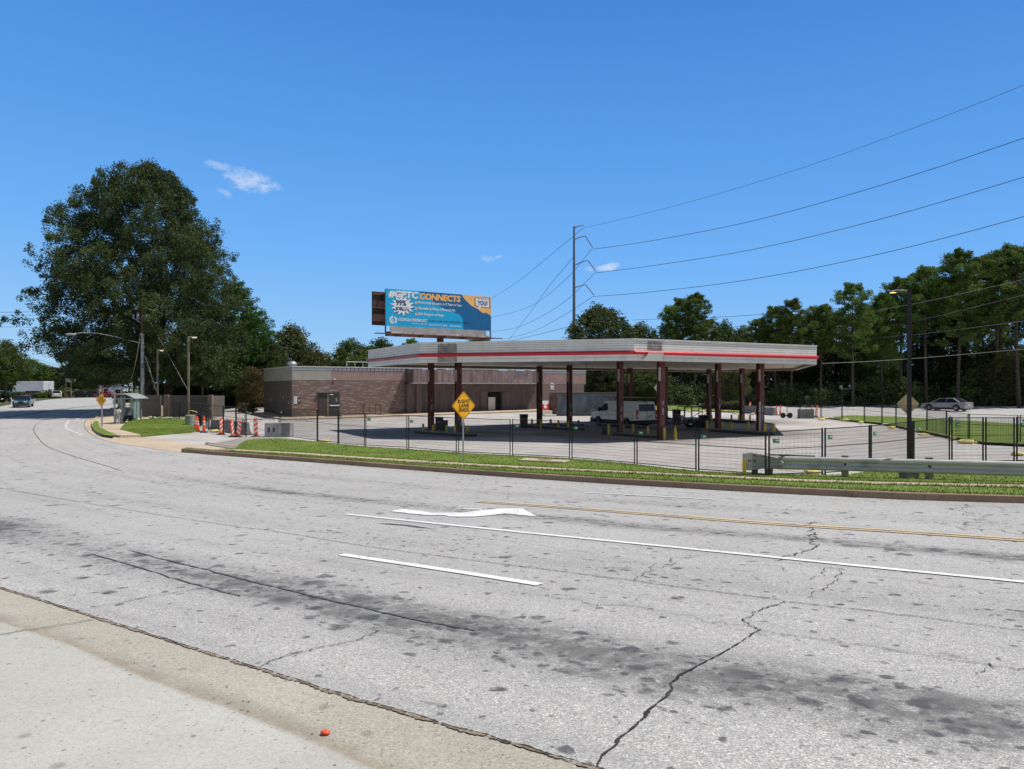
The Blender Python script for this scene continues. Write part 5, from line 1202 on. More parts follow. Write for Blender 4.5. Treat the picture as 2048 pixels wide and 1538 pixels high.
# ================================================================ guardrail
M_galv = mat('dull_galvanised_rail', (.47, .465, .44), .5, .15, .1, 2.5, dirt=(.33, .32, .30), stretch=(1, 1, 3))
def guardrail():
    a = G(1530, 949.5, .15); b = G(2048, 963, .15); d = (b-a); d.z = 0; L = d.length; az = math.atan2(d.y, d.x); L += 9
    t = thing('guardrail', 'grey steel guardrail with a blunt flared end on timber posts', 'guardrail', a, az)
    top = zat(911.5, a.y)-a.z; hh = .40
    zslope = (zat(912.5, b.y)-b.z-top)/d.length
    def prof(s=1.0): return [(0, 0), (-.055, -.02), (-.075, -.055), (-.075, -.11), (-.02, -.175), (-.02, -.225), (-.075, -.29), (-.075, -.345), (-.055, -.38), (0, -.40)]
    q = MB(); pr = prof(); n = len(pr); xs = [0]+[L*i/12 for i in range(1, 13)]
    vs = []
    for x in xs:
        for y, z in pr: vs.append((x, y, top+z+zslope*x))
    for x in xs:
        for y, z in pr: vs.append((x, y+.008, top+z+zslope*x-(.004 if z < -.2 else -.0)))
    N_ = len(xs)*n; fs = []
    for i in range(len(xs)-1):
        for k in range(n-1):
            fs.append((i*n+k, (i+1)*n+k, (i+1)*n+k+1, i*n+k+1)); fs.append((N_+i*n+k, N_+i*n+k+1, N_+(i+1)*n+k+1, N_+(i+1)*n+k))
    q.add(vs, fs); q.build('beam', M_galv, t, fix=False, smooth=False)
    # end terminal: head box, taper and impact plate
    q = MB(); q.side([(-.62, top-.42), (-.62, top+.05), (-.42, top+.09), (-.05, top+.05), (.32, top-.02), (.62, top-.2), (.3, top-.38), (-.1, top-.40), (-.3, top-.46), (-.5, top-.47)], -.11, -.02); q.side([(-.62, top-.36), (-.62, top+.04), (-.42, top+.07), (.4, top+.02), (.4, top-.02), (-.55, top-.36)], .0, .18); hd = q.build('end_terminal', M_galv, t, bevel=.012)
    q = MB(); q.box((-.66, -.13, top-.43), (-.625, .22, top+.06)); q.build('impact_plate', M_galv, hd)
    q = MB(); q.box((.0, .03, top+.0), (1.45, .09, top+.055)); q.build('cable_box', mat('dark_grey_steel', (.12, .12, .14), .5, .4), hd)
    q = MB(); [q.box((-.59+k*.05, -.114, top-.2), (-.56+k*.05, -.1115, top-.13)) for k in (0, 2, 3, 5, 6)]; q.build('stamp', M_black, hd, fix=False)
    q = MB()
    for x in (-.3, -.05): q.lathe([(.022, -.13), (.022, -.11)], (x, 0, top+.0), 8, 'y')
    q.build('bolt', M_black, hd)
    ptop = top+.04
    q = MB(); q.box((-.40, .02, -.1), (-.22, .12, top-.3)); q.build('post', mat('green_grey_post', (.20, .25, .22), .6, .3), t)
    def X(px, y):
        p = G(px, y, .15)-a; return p.x*math.cos(az)+p.y*math.sin(az)
    for k, px in enumerate((1538, 1690, 1859)):
        x = X(px, (950, 954, 958)[k]); q = MB(); q.box((x-.1, .03, -.15), (x+.1, .21, ptop+zslope*x+.02)); q.build('post', M_wood, t, bevel=.01)
        c = MB(); c.box((x-.035, -.035, top-.23+zslope*x), (x+.035, -.021, top-.17+zslope*x)); c.build('bolt_plate', M_black, t)
    for xx in (X(2048, 963)+1.9, X(2048, 963)+5.5):
        q = MB(); q.box((xx-.1, .03, -.15), (xx+.1, .21, ptop)); q.build('post', M_wood, t)
    return t
guardrail()
p = G(1488.5, 950, .15); t = thing('marker_post', 'short yellow marker post in front of the guardrail end', 'post', p)
q = MB(); q.box((-.055, -.02, 0), (.055, .02, zat(917.5, p.y)-p.z)); q.build('blade', mat('bright_yellow_post', (.72, .50, .02), .5), t, bevel=.005); q = MB(); q.box((-.07, -.04, 0), (.07, .04, .04)); q.build('foot', M_black, t)
# ================================================================ signs
def diamond(px, pyc, half, base, yaw, label, legend=None, back=False, hw=None, postw=.05, mt=None, dz=.15, Y=None, name='warning_sign'):
    b = G(px, base, dz) if Y is None else V(px, base, Y); Yv = b.y; zc = zat(pyc, Yv)-b.z; r = half/F*Yv
    t = thing(name, label, 'road sign', b, yaw)
    py_ = .012+postw*.5; q = MB(); q.bar((0, py_, 0), (0, py_, zc+r*.8), postw, postw*.7); q.build('post', M_steel, t)
    def rd(r_, y, cr=.08):
        pts = []
        for k in range(4):
            c = math.pi/2*k; vx, vz = math.cos(c), math.sin(c)
            for j in (-1, 0, 1):
                a = c+j*.09; rr = r_*(1-.07 if j else 1-.045)
                pts.append((rr*math.cos(a), rr*math.sin(a)))
        return pts
    q = MB(); q.side([(x, zc+z) for x, z in rd(r, 0)], -.006, .006); face = q.build('plate', mt or (mat('sign_back_tan', (.55, .42, .24), .6) if back else mat('warning_yellow', (1.0, .47, .008), .5, 0, .03, 2)), t)
    if not back:
        q = MB(); o_, i_ = rd(r*.955, 0), rd(r*.92, 0); n = len(o_)
        q.add([(x, -.009, zc+z) for x, z in o_]+[(x, -.009, zc+z) for x, z in i_], [(k, (k+1) % n, n+(k+1) % n, n+k) for k in range(n)]); q.build('border', M_black, face, fix=False)
        q = MB(); q.lathe([(.018, -.014), (.018, -.007)], (0, 0, zc+r*.72), 8, 'y'); q.lathe([(.018, -.014), (.018, -.007)], (0, 0, zc-r*.72), 8, 'y'); q.build('bolt', M_steel, face)
        if legend: q = MB(); legend(q, zc, r); q.build('legend', M_black, face, fix=False)
    return t
def leg1(q, zc, r):
    for s, z in (('RIGHT', .19), ('LANE', -.10), ('ENDS', -.40)): text_mesh(q, s, r*.33, T(0, -.0095, zc+z*r), 0, .007, 0, .96, 'CENTER', space=1.16)
diamond(927.5, 811.5, 29.2, 923, R(41), 'yellow diamond sign reading RIGHT LANE ENDS on a steel post', leg1)
def leg2(q, zc, r):
    q.add([(-.26*r, -.0095, zc-.38*r), (-.12*r, -.0095, zc-.38*r), (-.12*r, -.0095, zc+.42*r), (-.26*r, -.0095, zc+.42*r)], [(0, 1, 2, 3)])
    q.add([(.30*r, -.0095, zc-.38*r), (.44*r, -.0095, zc-.38*r), (.44*r, -.0095, zc-.1*r), (.24*r, -.0095, zc+.14*r), (.24*r, -.0095, zc+.42*r), (.10*r, -.0095, zc+.42*r), (.10*r, -.0095, zc+.08*r), (.30*r, -.0095, zc-.14*r)], [tuple(range(8))])
    for k in range(3): q.add([(.10*r, -.0095, zc-(.40-.13*k)*r), (.17*r, -.0095, zc-(.40-.13*k)*r), (.17*r, -.0095, zc-(.34-.13*k)*r), (.10*r, -.0095, zc-(.34-.13*k)*r)], [(0, 1, 2, 3)])
diamond(202.5, 800, 13.6, 853.5, R(-18), 'yellow diamond lane-merge symbol sign on the left grass strip', leg2, postw=.09)
diamond(1815.5, 808, 22, 852, R(-50), 'tan back of a diamond sign standing behind the dark light pole', None, True, Y=58, postw=.04)
diamond(1316, 775.5, 10, 815, R(-42), 'pale back of a diamond sign far beyond the canopy columns', None, True, mt=mat('pale_sign_back', (.62, .62, .60), .6))
def bus_sign():
    p = G(229.5, 846, .12); t = thing('bus_stop_sign', 'grey post with a small round white bus emblem above the shelter', 'bus stop sign', p, R(-20))
    hz = zat(782, p.y)-p.z; q = MB(); q.bar((0, 0, 0), (0, 0, hz-.1), .09); q.box((-.1, -.06, 1.3), (.12, -.046, 1.75)); q.build('post', M_steel, t)
    q = MB(); q.lathe([(.22, -.03), (.22, -.015)], (-.22, 0, hz), 18, 'y'); f = q.build('disc', mat('blue_disc', (.05, .12, .22), .5), t)
    q = MB(); n = 18; vs = []
    for k in range(n): a = 2*math.pi*k/n; vs += [(-.22+.21*math.cos(a), -.033, hz+.21*math.sin(a)), (-.22+.165*math.cos(a), -.033, hz+.165*math.sin(a))]
    q.add(vs, [(2*k, 2*k+1, (2*k+3) % (2*n), (2*k+2) % (2*n)) for k in range(n)]); q.box((-.32, -.036, hz-.05), (-.12, -.034, hz+.07)); q.build('emblem', M_whitep, f, fix=False)
bus_sign()
def stop_back():
    p = V(1676, 815, 98); t = thing('road_sign', 'small orange-red sign at the edge of the dark wood beyond the far road', 'road sign', (p.x, p.y, H(p.x, p.y)), R(-20))
    hz = zat(803, 98)-H(p.x, p.y); q = MB(); q.bar((0, .03, 0), (0, .03, hz+.2), .06); q.build('post', M_steel, t); q = MB(); q.side([(-.55, hz+.4), (.5, hz+.42), (.3, hz-.1), (0, hz-.45), (-.25, hz-.05)], -.01, .01); q.build('plate', mat('orange_red_sign', (.6, .10, .06), .5), t)
stop_back()
def traffic_cam():
    p = V(1684, 815, 97); z0 = H(p.x, p.y); t = thing('cabinet_pole', 'thin grey pole with a small cabinet and a cross arm before the wood', 'pole', (p.x, p.y, z0), 0)
    z = lambda y: zat(y, 97)-z0
    q = MB(); q.bar((0, 0, 0), (0, 0, z(770)), .10); q.build('post', M_steel, t); q = MB(); q.box((-.35, -.2, z(778)), (-.02, .1, z(771))); q.build('cabinet', M_cond, t)
    q = MB(); q.bar((0, 0, z(777.5)), (1.6, 0, z(777.5)), .07); q.bar((.98, 0, z(777.5)), (.98, 0, z(771)), .05); q.build('arm', M_steel, t); q = MB(); q.lathe([(.16, -.12), (.16, .12)], (.98, 0, z(772)), 10, 'y'); q.build('camera', M_cond, t)
traffic_cam()
# ================================================================ poles
def base_block(t, r, h, m, square=False):
    q = MB()
    if square: q.box((-r, -r, -.1), (r, r, h))
    else: q.lathe([(r, -.1), (r, h-.03), (r-.03, h)], n=18)
    return q.build('concrete_base', m, t, bevel=.02 if square else 0)
def light_pole_right():
    p = G(1818.5, 955.5, .15); z = lambda y: zat(y, p.y)-p.z
    t = thing('light_pole', 'tall dark square light pole on a concrete base behind the guardrail', 'light pole', p, R(8))
    base_block(t, .2, z(936.5), M_barrier, True)
    q = MB(); q.box((-.045, -.045, z(936.5)), (.045, .045, z(578.5))); q.build('pole', mat('dark_bronze_pole', (.016, .012, .012), .4, .3, .15, 2), t)
    q = MB(); q.bar((-.06, 0, z(582)), (-.2, 0, z(582)), .05); q.side([(-.2, z(580.5)), (-.5, z(581)), (-.62, z(583.5)), (-.5, z(585.5)), (-.2, z(584.5))], -.09, .09); h = q.build('lamp_head', mat('bronze_lamp_head', (.09, .07, .06), .5), t, bevel=.01)
    q = MB(); q.box((-.58, -.07, z(586.6)), (-.46, .07, z(585.6))); q.build('lens', mat('warm_lit_lens', (.9, .7, .3), .4, emit=((1, .72, .25), 1.2)), h)
light_pole_right()
M_pole_g = mat('grey_brown_pole', (.20, .17, .14), .6, .1, .12, 2)
def lot_lamp(px, top, base, wd, arm, label, block_, mt, lit):
    p = G(px, base) if not isinstance(base, tuple) else Vector((V(px, 775, base[0]).x, base[0], H(V(px, 775, base[0]).x, base[0]))); z = lambda y: zat(y, p.y)-p.z
    t = thing('parking_lot_lamp', label, 'lamp post', p, 0, 'lamp posts before the big tree')
    if block_: base_block(t, block_[0], block_[1], block_[2])
    q = MB(); q.box((-wd/2, -wd/2, 0), (wd/2, wd/2, z(top))); q.build('pole', mt, t)
    q = MB()
    if arm: q.bar((0, 0, z(top+2)), (arm*.4, 0, z(top+2)), .05); q.box((arm*.4, -.16, z(top+3.2)), (arm, .16, z(top+1.2)))
    else: q.box((-.2, -.15, z(top)), (.2, .15, z(top)+.1))
    h = q.build('lamp_head', M_cond, t, bevel=.02)
    q = MB(); 
    if arm: q.box((arm*.5, -.13, z(top+3.8)), (arm*.95, .13, z(top+3.25)))
    else: q.box((-.17, -.12, z(top)-.07), (.17, .12, z(top)-.005))
    q.build('lens', mat('warm_lit_lens2', (.9, .8, .5), .4, emit=((1, .82, .5), lit)), h)
lot_lamp(315.3, 698, 835, .13, .55, 'grey lamp post on a round tan base left of the brick enclosure', (.48, 1.15, M_tan), M_pole_g, 1.5)
lot_lamp(376.8, 672, 840, .16, .75, 'tallest brown lamp post, in front of the brick enclosure', None, mat('tan_brown_pole', (.25, .18, .125), .7, 0, .2, 2), 1.0)
lot_lamp(405, 699, (84,), .12, 0, 'thin lamp post with a bright head behind the brick enclosure', None, M_pole_g, 3.0)
p = G(380.3, 852.5, .15); t = thing('bollard', 'stout grey-green concrete pillar on the grass mound corner', 'bollard', p); q = MB(); q.lathe([(.34, -.3), (.34, .82), (.31, .86)], n=18); q.build('body', mat('green_grey_concrete', (.26, .29, .23), .9, 0, .15, 2), t); q = MB(); q.tube([(-.1, 0, .86), (-.1, 0, 1.15), (.1, 0, 1.2), (.5, .1, 1.05)], .035, 6); q.build('pipe', M_bollard, t)
def utility_pole():
    p = G(285, 832, .1); Y = p.y; z = lambda y: zat(y, Y)-p.z; X = lambda x: (x-285)/F*Y
    t = thing('utility_pole', 'utility pole left of the brick enclosure, grey below and rust-brown above, with cross arm', 'utility pole', p)
    q = MB(); q.tube([(0, 0, 0), (0, 0, z(667))], [.19, .16], 12); q.build('lower_pole', mat('silver_grey_pole', (.36, .38, .40), .5, .2, .15, 2), t, smooth=True)
    q = MB(); q.tube([(0, 0, z(667)), (0, 0, z(609))], [.155, .12], 12); q.build('upper_pole', mat('rust_brown_timber', (.16, .06, .045), .8, 0, .2, 3), t, smooth=True)
    q = MB(); q.bar((X(274), -.4, z(613.5)), (X(306), .5, z(620.5)), .14, .14); q.build('cross_arm', mat('pale_timber_arm', (.55, .53, .5), .8), t)
    q = MB(); q.tube([(0, 0, z(687)), (X(262), -.6, z(681)), (X(240), -1.3, z(674)), (X(215), -2.0, z(669)), (X(195), -2.6, z(669.3)), (X(184), -2.9, z(671))], .045, 8); arm = q.build('lamp_arm', M_steel, t, smooth=True)
    q = MB(); M = Matrix.Translation((X(178), -3.0, z(673))) @ Matrix.Rotation(R(12), 4, 'Y'); q.blob((X(178), -3.0, z(673)), (.55, .18, .1), 2); q.build('lamp_head', M_cond, arm, smooth=True)
    q = MB()
    for dx, dy, zz, in ((-18, 0, 633), (-12, .2, 634), (-7, -.2, 630), (9, 0, 633)):
        q.lathe([(.09, -.25), (.13, -.1), (.08, 0), (.13, .1), (.06, .25)], (X(285+dx), dy, z(zz)), 8)
    q.bar((X(268), 0, z(637)), (0, 0, z(648)), .06); q.bar((X(275), 0, z(633)), (0, 0, z(641)), .06); q.bar((X(295), 0, z(636)), (0, 0, z(637)), .05); q.build('insulator', mat('pale_blue_insulator', (.35, .45, .5), .3), t)
    q = MB(); q.tube([(X(283), -.2, z(666)), (X(280), -.25, z(690)), (X(276), -.3, z(718)), (X(270), -.35, z(745)), (X(265), -.4, z(763))], .03, 6); q.build('service_cable', mat('pale_cable', (.42, .40, .30), .7), t)
    q = MB(); q.box((-.28, -.25, z(762)), (-.19, -.05, z(756))); q.build('meter', M_cond, t)
    g = G(376, 790+45); 
    for (x0, y0, x1, y1, lab, r, n2) in ((289, 623, 375.5, 783, 'upper', .02, 1), (290, 712, 313.5, 789, 'lower', .035, 2)):
        q = MB(); q.tube([(X(x0), 0, z(y0)), (X(x1), .2, z(y1))], r, 6); q.build('guy_wire', M_cond, t)
    p2 = G(264.5, 836, .1); t2 = thing('service_post', 'short grey post carrying a cable behind the bus shelter', 'post', p2); q = MB(); q.tube([(0, 0, 0), (0, 0, zat(764, p2.y)-p2.z)], .05, 8); q.build('post', M_steel, t2); q = MB(); q.lathe([(.1, -.1), (.12, 0), (.04, .1)], (-.15, 0, zat(768, p2.y)-p2.z), 8); q.build('bracket', M_cond, t2)
    return p, z, X
UP, UZ, UX = utility_pole()
M_wire = mat('dark_wire', (.07, .075, .085), .6); M_wirep = mat('pale_wire', (.17, .18, .18), .6)
def wire(pts, r, label, m=None, group='overhead wires'):
    """pts: (px, py, depth) samples of one hanging wire, smoothed"""
    pp = [V(*q) for q in pts]
    # Catmull-Rom
    out = []
    for i in range(len(pp)-1):
        p0, p1, p2, p3 = pp[max(i-1, 0)], pp[i], pp[i+1], pp[min(i+2, len(pp)-1)]
        for k in range(8):
            t = k/8; out.append(.5*((2*p1)+(p2-p0)*t+(2*p0-5*p1+4*p2-p3)*t*t+(3*p1-p0-3*p2+p3)*t**3))
    out.append(pp[-1]); q = MB(); q.tube(out, r, 5); o = q.build('overhead_wire', m or M_wire, fix=False); tag(o, label, 'wire', group)
for k, (y0, y1, x1) in enumerate(((624.5, 617, 268), (632, 619.5, 274), (639.5, 624, 283))):
    wire([(-200, y0+2, 100), (0, y0, 92), (140, (y0+y1)/2+1.8, 84), (x1, y1, UP.y)], .022, 'thin wire to the utility pole cross arm, %s of three' % ('top', 'middle', 'bottom')[k], M_wirep if k == 1 else M_wire)
wire([(-200, 720, 100), (0, 698, 90), (160, 684, 80), (228, 669, 78), (282, 657, UP.y)], .03, 'lower left cable reaching the brown part of the utility pole')
wire([(-200, 655, 120), (0, 654, 112), (60, 655, 108), (150, 668, 95), (282, 671, UP.y)], .022, 'nearly level cable at the left below the three thin wires')
wire([(-200, 712, 170), (0, 714, 160), (60, 716, 155), (130, 735, 150), (200, 752, 140), (285, 765, 120)], .03, 'faint cable before the distant trees at the far left')
# transmission pole
def transmission():
    Y = 125.0; b = V(1148, 775, Y); z0 = H(b.x, b.y); t = thing('transmission_pole', 'very tall slim steel transmission pole with four curved arms', 'power pole', (b.x, b.y, z0))
    X = lambda x: (x-1148)/F*Y; Z = lambda y: zat(y, Y)-z0
    q = MB(); q.tube([(0, 0, 0), (0, 0, Z(560)), (0, 0, Z(452.5))], [.32, .22, .15], 12); q.build('shaft', mat('weathered_steel_shaft', (.17, .165, .17), .5, .5), t, smooth=True)
    ends = []
    for ya, ye, xe, ins in ((456, 453.5, 1164.5, (1166.5, 456)), (479, 475, 1169.5, (1183, 498.5)), (531.5, 523.5, 1175, (1189.5, 546)), (576, 571.5, 1170, (1186, 593))):
        q = MB(); n = 6; pts = []
        for k in range(n+1):
            f = k/n; pts.append((X(1148+(xe-1148)*f), -f*1.2, Z(ya+(ye-ya)*math.sin(f*math.pi/2))))
        q.tube(pts, [.11-.05*k/n for k in range(n+1)], 8); q.build('arm', M_steel, t, smooth=True)
        q = MB(); q.tube([pts[-1], (X(ins[0]), -1.6, Z(ins[1]))], .07 if ya > 460 else .04, 6); q.build('insulator', mat('brown_insulator', (.10, .06, .055), .4), t)
        ends.append((ins[0], ins[1]))
    # cross-country wires, right side then left side
    R_ = [[(1166.5, 456, 123.5), (1250, 437, 116), (1400, 398, 104), (1600, 337, 90), (1800, 266, 79), (2048, 170, 68), (2400, 20, 56)],
          [(1183, 498.5, 123.4), (1300, 482, 113), (1500, 443, 98), (1750, 374, 83), (2048, 276, 69), (2400, 150, 57)],
          [(1189.5, 546, 123.4), (1300, 532, 113), (1500, 500, 98), (1750, 441, 83), (2048, 354, 69), (2400, 240, 57)],
          [(1186, 593, 123.4), (1300, 584, 113), (1500, 559, 98), (1750, 510, 83), (2048, 433, 69), (2400, 328, 57)]]
    for k, w_ in enumerate(R_): wire(w_, .022 if k == 0 else .036, ['thinnest top', 'second', 'third', 'lowest'][k]+' power line from the tall pole to the right edge')
    L_ = [[(1166.5, 456, 123.5), (1100, 511, 150), (1040, 560, 185), (983, 597, 230)], [(1183, 498.5, 123.4), (1130, 560, 145), (1060, 613, 180), (984, 635, 230)], [(1189.5, 546, 123.4), (1120, 610, 145), (1040, 653, 185), (984, 663, 230)], [(1186, 593, 123.4), (1120, 635, 145), (1060, 665, 180), (1000, 680, 230)], [(1148, 513, 125), (1100, 570, 140), (1060, 625, 160), (1016, 682, 190)], [(1143, 652, 130), (1080, 668, 150), (1020, 682, 180)]]
    for k, w_ in enumerate(L_): wire(w_, .036, ['top', 'second', 'third', 'lowest long', 'steep', 'lowest short'][k]+' power line from the tall pole towards the billboard')
transmission()
wire([(1265, 640, 140), (1320, 638, 135), (1440, 634, 120), (1560, 626, 105), (1700, 615, 95)], .035, 'faint line across the sky above the round tree, upper', M_wirep)
wire([(1265, 657, 140), (1350, 657, 130), (1450, 655, 120), (1600, 640, 104), (1800, 613, 92), (2048, 559, 84), (2200, 524, 80)], .035, 'faint wire crossing the pines from under the round tree to the right edge', M_wirep)
wire([(1640, 660, 100), (1800, 648, 94), (2048, 590, 84), (2200, 560, 80)], .03, 'thin wire before the right pines, below the upper faint one', M_wirep)
wire([(1600, 682, 100), (1800, 672, 93), (2048, 642, 84), (2200, 622, 80)], .03, 'thin wire before the right pines, lowest but one', M_wirep)
wire([(1644, 727, 49), (1800, 719, 52), (2048, 698, 58), (2300, 672, 64)], .02, 'pale cable from the canopy corner to the right edge', M_wirep)
p = V(2001, 775, 96); p.z = H(p.x, p.y); t = thing('utility_pole', 'dark timber utility pole standing among the pines near the right edge', 'utility pole', p); q = MB(); q.tube([(0, 0, 0), (0, 0, zat(655, 96)-p.z)], [.17, .13], 8); q.build('pole', mat('dark_timber_pole', (.07, .055, .045), .9), t); q = MB(); q.bar((-.9, 0, zat(664, 96)-p.z), (.9, 0, zat(664, 96)-p.z), .1); q.build('cross_arm', M_wood, t)
# hydrant
def hydrant():
    p = G(1901.5, 865, .1); s = (866-832)/F*p.y/1.0
    p = G(1901.5, 849, .12); t = thing('fire_hydrant', 'silver-topped fire hydrant on the far lawn behind a fence post', 'hydrant', p); q = MB()
    q.lathe([(.17, 0), (.17, .04), (.11, .05), (.11, .5), (.16, .52), (.16, .56), (.12, .58), (.11, .68), (.05, .74), (.03, .8)], n=14); q.build('barrel', M_cond, t, smooth=True)
    for s_ in (-1, 1): q = MB(); q.lathe([(.06, 0), (.06, .1)], (s_*.08 if s_ > 0 else -.18, 0, .42), 10, 'x'); q.build('outlet', M_cond, t)
    t.scale = (1.2, 1.2, (849-831.5)/F*p.y/.8)
hydrant()
q = MB(); pc = G(650.5, 1469, .004); bm_pts = []; rnd = random.Random(2); q.blob((0, 0, .014), (.032, .024, .016), 2, .08, rnd); o = q.build('pebble', mat('orange_red_pebble', (.75, .10, .03), .5), smooth=True); o.location = pc; tag(o, 'small orange-red pebble lying in the near gutter', 'pebble')
q = MB(); rnd = random.Random(12)
for _ in range(110):
    x = rnd.uniform(-5, 2.2); y = rnd.uniform(2.6, 8)
    if _ % 2 == 0: u_ = rnd.uniform(0, .999); i_ = int(u_*(len(gx)-4)); y = gx[i_].y+rnd.gauss(.08, .1); x = gx[i_].x+rnd.gauss(0, .2)
    r = rnd.uniform(.002, .007); q.blob((x, y, H(x, y)+.008+r*.3), (r*rnd.uniform(1, 2.2), r, r*.45), 0, .2, rnd)
o = q.build('grit', mat('leaf_grit', (.12, .09, .07), .9)); tag(o, 'small bits of grit and dry leaf scattered in the near gutter', 'grit', kind='stuff')
# ================================================================ trees
def leaf_mat(name, dark, mid, light, trans=.25, hue=.0):
    t = NT(name); g = t.N.new('ShaderNodeNewGeometry'); p = g.outputs['Position']
    n1 = t.noise(p, .45, 3, .6); n2 = t.noise(p, 3.5, 3, .6)
    c = t.ramp(t.math('ADD', t.math('MULTIPLY', n1, .55), t.math('MULTIPLY', n2, .45)), [(.34, dark), (.5, mid), (.66, light)])
    oi = t.N.new('ShaderNodeObjectInfo'); hs = t.N.new('ShaderNodeHueSaturation'); t.L.new(c, hs.inputs['Color'])
    t.L.new(t.math('ADD', t.math('MULTIPLY', oi.outputs['Random'], .03), .485), hs.inputs['Hue']); t.L.new(t.math('ADD', t.math('MULTIPLY', oi.outputs['Random'], .45), .78), hs.inputs['Value'])
    c = hs.outputs[0]
    t.col(c); t.rough(.7); t.b.inputs['Specular IOR Level'].default_value = .14
    tr = t.N.new('ShaderNodeBsdfTranslucent'); t.L.new(c, tr.inputs[0]); mx = t.N.new('ShaderNodeMixShader'); mx.inputs[0].default_value = trans
    t.L.new(t.b.outputs[0], mx.inputs[1]); t.L.new(tr.outputs[0], mx.inputs[2]); out = [n for n in t.N if n.type == 'OUTPUT_MATERIAL'][0]; t.L.new(mx.outputs[0], out.inputs[0])
    return t.m
ML_oak = leaf_mat('oak_leaf', (.032, .048, .018), (.058, .080, .028), (.105, .132, .045), .14)
ML_pine = leaf_mat('pine_needle', (.06, .095, .022), (.115, .175, .038), (.2, .26, .06))
ML_pineb = leaf_mat('bright_pine_needle', (.03, .07, .016), (.055, .115, .024), (.09, .165, .035))
ML_broad = leaf_mat('broad_leaf', (.045, .068, .024), (.085, .118, .038), (.145, .18, .06))
ML_olive = leaf_mat('olive_leaf', (.055, .062, .022), (.095, .105, .038), (.15, .155, .058))
ML_bright = leaf_mat('bright_leaf', (.05, .085, .02), (.09, .14, .032), (.14, .2, .05))
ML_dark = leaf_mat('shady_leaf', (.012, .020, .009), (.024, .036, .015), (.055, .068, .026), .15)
ML_red = leaf_mat('mixed_rusty_leaf', (.05, .04, .02), (.08, .075, .03), (.17, .08, .05))
M_bark = mat('dark_bark', (.075, .058, .045), .95, 0, .3, 3, .6); M_barkp = mat('pine_bark', (.085, .062, .05), .95, 0, .3, 3, .6)
def leaves(clumps, per, size, seed, squash=.8, aspect=.62, shell=.45, var=None):
    """clumps: array (n,4) x y z r; returns vertices of loose leaf quads"""
    rs = np.random.RandomState(seed); c = np.repeat(np.asarray(clumps, float), per, 0); n = len(c)
    d = rs.normal(size=(n, 3)); d /= np.linalg.norm(d, axis=1)[:, None]; u = rs.rand(n)**shell
    P_ = c[:, :3]+d*(u*c[:, 3])[:, None]*np.array([1, 1, squash])
    a = rs.normal(size=(n, 3)); a /= np.linalg.norm(a, axis=1)[:, None]
    b = rs.normal(size=(n, 3)); b -= a*(a*b).sum(1)[:, None]; b /= np.linalg.norm(b, axis=1)[:, None]
    s = size*rs.uniform(.6, 1.4, n)[:, None]; a = a*s*.5; b = b*s*.5*aspect
    v = np.stack([P_-a, P_-b*1.0, P_+a, P_+b*1.0], 1); return v.reshape(-1, 3)
def crown_clumps(prof, n, rs, rmin, rmax, inner=.35, az_fun=None):
    """prof: rows (z, left, right, depth) – clump centres inside the outline, most near its surface"""
    z = np.array([p[0] for p in prof]); l = np.array([p[1] for p in prof]); r = np.array([p[2] for p in prof]); dp = np.array([p[3] if len(p) > 3 else (p[1]+p[2])/2 for p in prof])
    out = []; area = (l+r)*.5
    while len(out) < n:
        zz = rs.uniform(z.min(), z.max()); A = np.interp(zz, z, area)
        if rs.rand() > (A/area.max())**.8+.08: continue
        th = rs.uniform(0, 2*np.pi); c, s = math.cos(th), math.sin(th)
        R1 = np.interp(zz, z, r if c > 0 else l); R2 = np.interp(zz, z, dp)
        f = (inner+(1-inner)*rs.rand()**.5)
        rad = rs.uniform(rmin, rmax); lump = 1+.14*math.sin(4*th+zz*.6)+.11*math.sin(9*th-zz*1.3)+.06*math.sin(zz*2.1)
        k = max(0, 1-rad*.7/max(R1, R2, .1))
        out.append((R1*c*f*k*lump, R2*s*f*k*lump, zz+rs.normal()*.25, rad))
    return np.array(out)
def limbs(mb, base, targets, r0, seed, bend=.25):
    rnd = random.Random(seed)
    for tgt, rr in targets:
        a = Vector(base); b = Vector(tgt); pts = []; n = 6; off = Vector((rnd.uniform(-1, 1), rnd.uniform(-1, 1), 0))*bend*(b-a).length*.3
        for k in range(n+1):
            f = k/n; pts.append(a.lerp(b, f)+off*math.sin(f*math.pi)+Vector((0, 0, (b-a).length*.08*math.sin(f*math.pi))))
        mb.tube(pts, [max(.02, rr*(1-.8*k/n)) for k in range(n+1)], 7)
def skew(cl, Y): return cl
